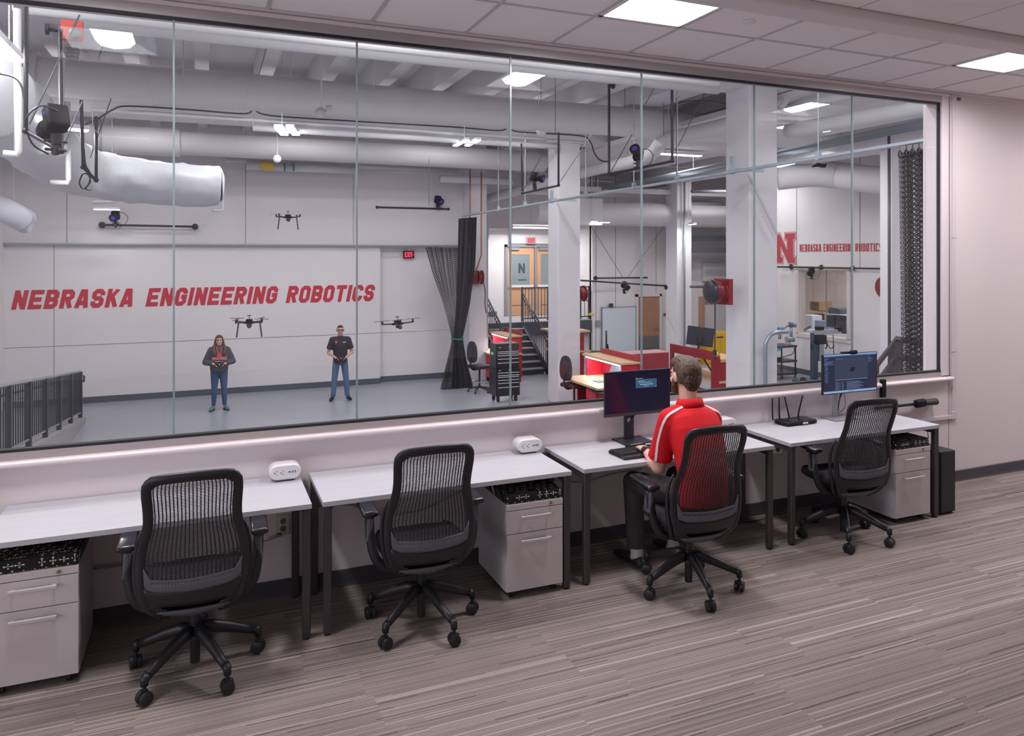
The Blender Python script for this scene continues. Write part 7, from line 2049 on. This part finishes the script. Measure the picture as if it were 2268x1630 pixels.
lg.build('cable_tie', mat('tag_white', (.85, .85, .86), .5), t, world=False)

# router
t = thing('router', 'black flat router with four upright aerials on the rightmost desk', 'router', (4.39, -.13, DZ), math.radians(1))
MB().prism([(-.155, -.075), (.155, -.075), (.17, .05), (.14, .085), (-.14, .085), (-.17, .05)], 'z', .006, .030).build('body', m_mc, t, world=False, bevel=.006, fixn=True)
MB().prism([(-.10, -.065), (.02, -.065), (.02, .06), (-.10, .06)], 'z', .030, .034).prism([(.035, -.065), (.15, -.065), (.14, .06), (.035, .06)], 'z', .030, .033).build('top_grille', mat('router_top', (.10, .10, .12), .25), t, world=False)
lettering('OXO', .05, .014, s=.25).xf(Matrix.Translation((.0, -.078, .01))).xf(Matrix.Rotation(0, 4, 'X')).build('badge', mat('tag_white'), t, world=False)
for (x, dx_) in ((-.155, -.0), (-.085, .0), (.02, -.045), (.11, .055)):
    MB().tube([(x, .085, .02), (x + dx_ * .2, .09, .06), (x + dx_, .092, .195)], [.009, .0095, .0085], 8, r2=[.006, .006, .005]).build('aerial', m_mc, t, world=False)

# black upright bar and detector wand on the wall to the right
tag(MB().rbox((5.46, -.035, .905), (.05, .03, .21), .004).build('wall_holder', m_mc, smooth=40), 'upright black bar on the wall behind the rightmost chair', 'holder')
t = thing('hand_tool', 'black stick shaped hand tool with a round handle hung on the wall', 'tool', (5.8, -.03, .76))
pa = PY(1962, 902, -.04); pb = PY(2035, 894, -.04); pc_ = PY(2073, 889, -.04)
MB().tube([pa - (pb - pa) * .3, pb], .012, 10).build('shaft', m_mc, t, smooth=True)
MB().rbox(PY(2038, 893, -.045), (.13, .05, .07), .02, rot=RY(-3), seg=4).build('guard', m_mc, t, smooth=40)
MB().tube([PY(2046, 892, -.045), pc_], [.026, .03], 14).build('grip', mat('grip_dark', (.17, .17, .19), .6), t, smooth=40)
q = pa.lerp(pb, .25); MB().cbox(q + Vector((0, -.013, 0)), (.05, .002, .013), RY(-1)).build('label_strip', mat('tag_white'), t)
# pc tower, headset
t = thing('computer_tower', 'black computer tower standing on the carpet at the right end of the desks', 'computer', (5.55, -.38, 0))
MB().box(5.465, 5.632, -.58, -.16, .015, .51).build('case', mat('pc_black', (.15, .15, .18), .4), t, bevel=.004)
MB().box(5.47, 5.627, -.583, -.58, .02, .505).build('front_panel', mat('pc_front', (.13, .13, .155), .55), t)
for x in (5.49, 5.61): MB().box(x - .015, x + .015, -.56, -.18, 0, .015).build('foot', m_blk, t)
MB().tube(smoothpath([(5.575, -.38, .51), (5.575, -.38, .60), (5.55, -.37, .635), (5.46, -.34, .635), (5.40, -.30, .62)], 5), .0035, 6).cyl((5.575, -.38, .51), (5.575, -.38, .55), .007, 8).build('cable', m_blk, t)
t = thing('headset', 'grey headset hanging under the rightmost desk behind the dotted cushion', 'headset', (5.27, -.15, .66))
MB().lathe([(.01, -.012), (.05, -.015), (.058, 0), (.05, .015), (.01, .012)], (5.22, -.14, .655), 22, RX(75)).build('ear_cup', mat('cup_grey', (.22, .23, .26), .4), t, smooth=40)
MB().tube([(5.27, -.14, .71), (5.275, -.14, .60)], .006, 6).tube([(5.29, -.14, .71), (5.295, -.14, .60)], .006, 6).build('band', m_blk, t)

# ---------------------------------------------------------------- thin hanger rods for what hangs from the deck
_hang = {'pipe', 'strip light', 'pipe fitting', 'air duct', 'label', 'cable tray'}
for o in list(bpy.data.objects):
    if o.parent or o.get('category') not in _hang: continue
    if o.location.y < .1 and o.type == 'EMPTY': continue
    pts = []
    for q in [o] + KIDS(o):
        if q.type == 'MESH':
            Wq = wmat(q); pts += [Wq @ v.co for v in q.data.vertices]
    if not pts: continue
    if min(p.y for p in pts) < .15 or min(p.z for p in pts) < 2.2: continue
    c = sum(pts, Vector()) / len(pts)
    p = min(pts, key=lambda v: (v.x - c.x) ** 2 + (v.y - c.y) ** 2 - (v.z - c.z) * .2)
    top = 5.755 if p.x < 8.7 or p.z > 4.6 else (4.62 if p.x < 12.2 else 4.31)
    if top - p.z < .02: continue
    MB().cyl((p.x, p.y, p.z - .02), (p.x, p.y, top), .006, 5).build('hanger_rod', m_ducts, o)
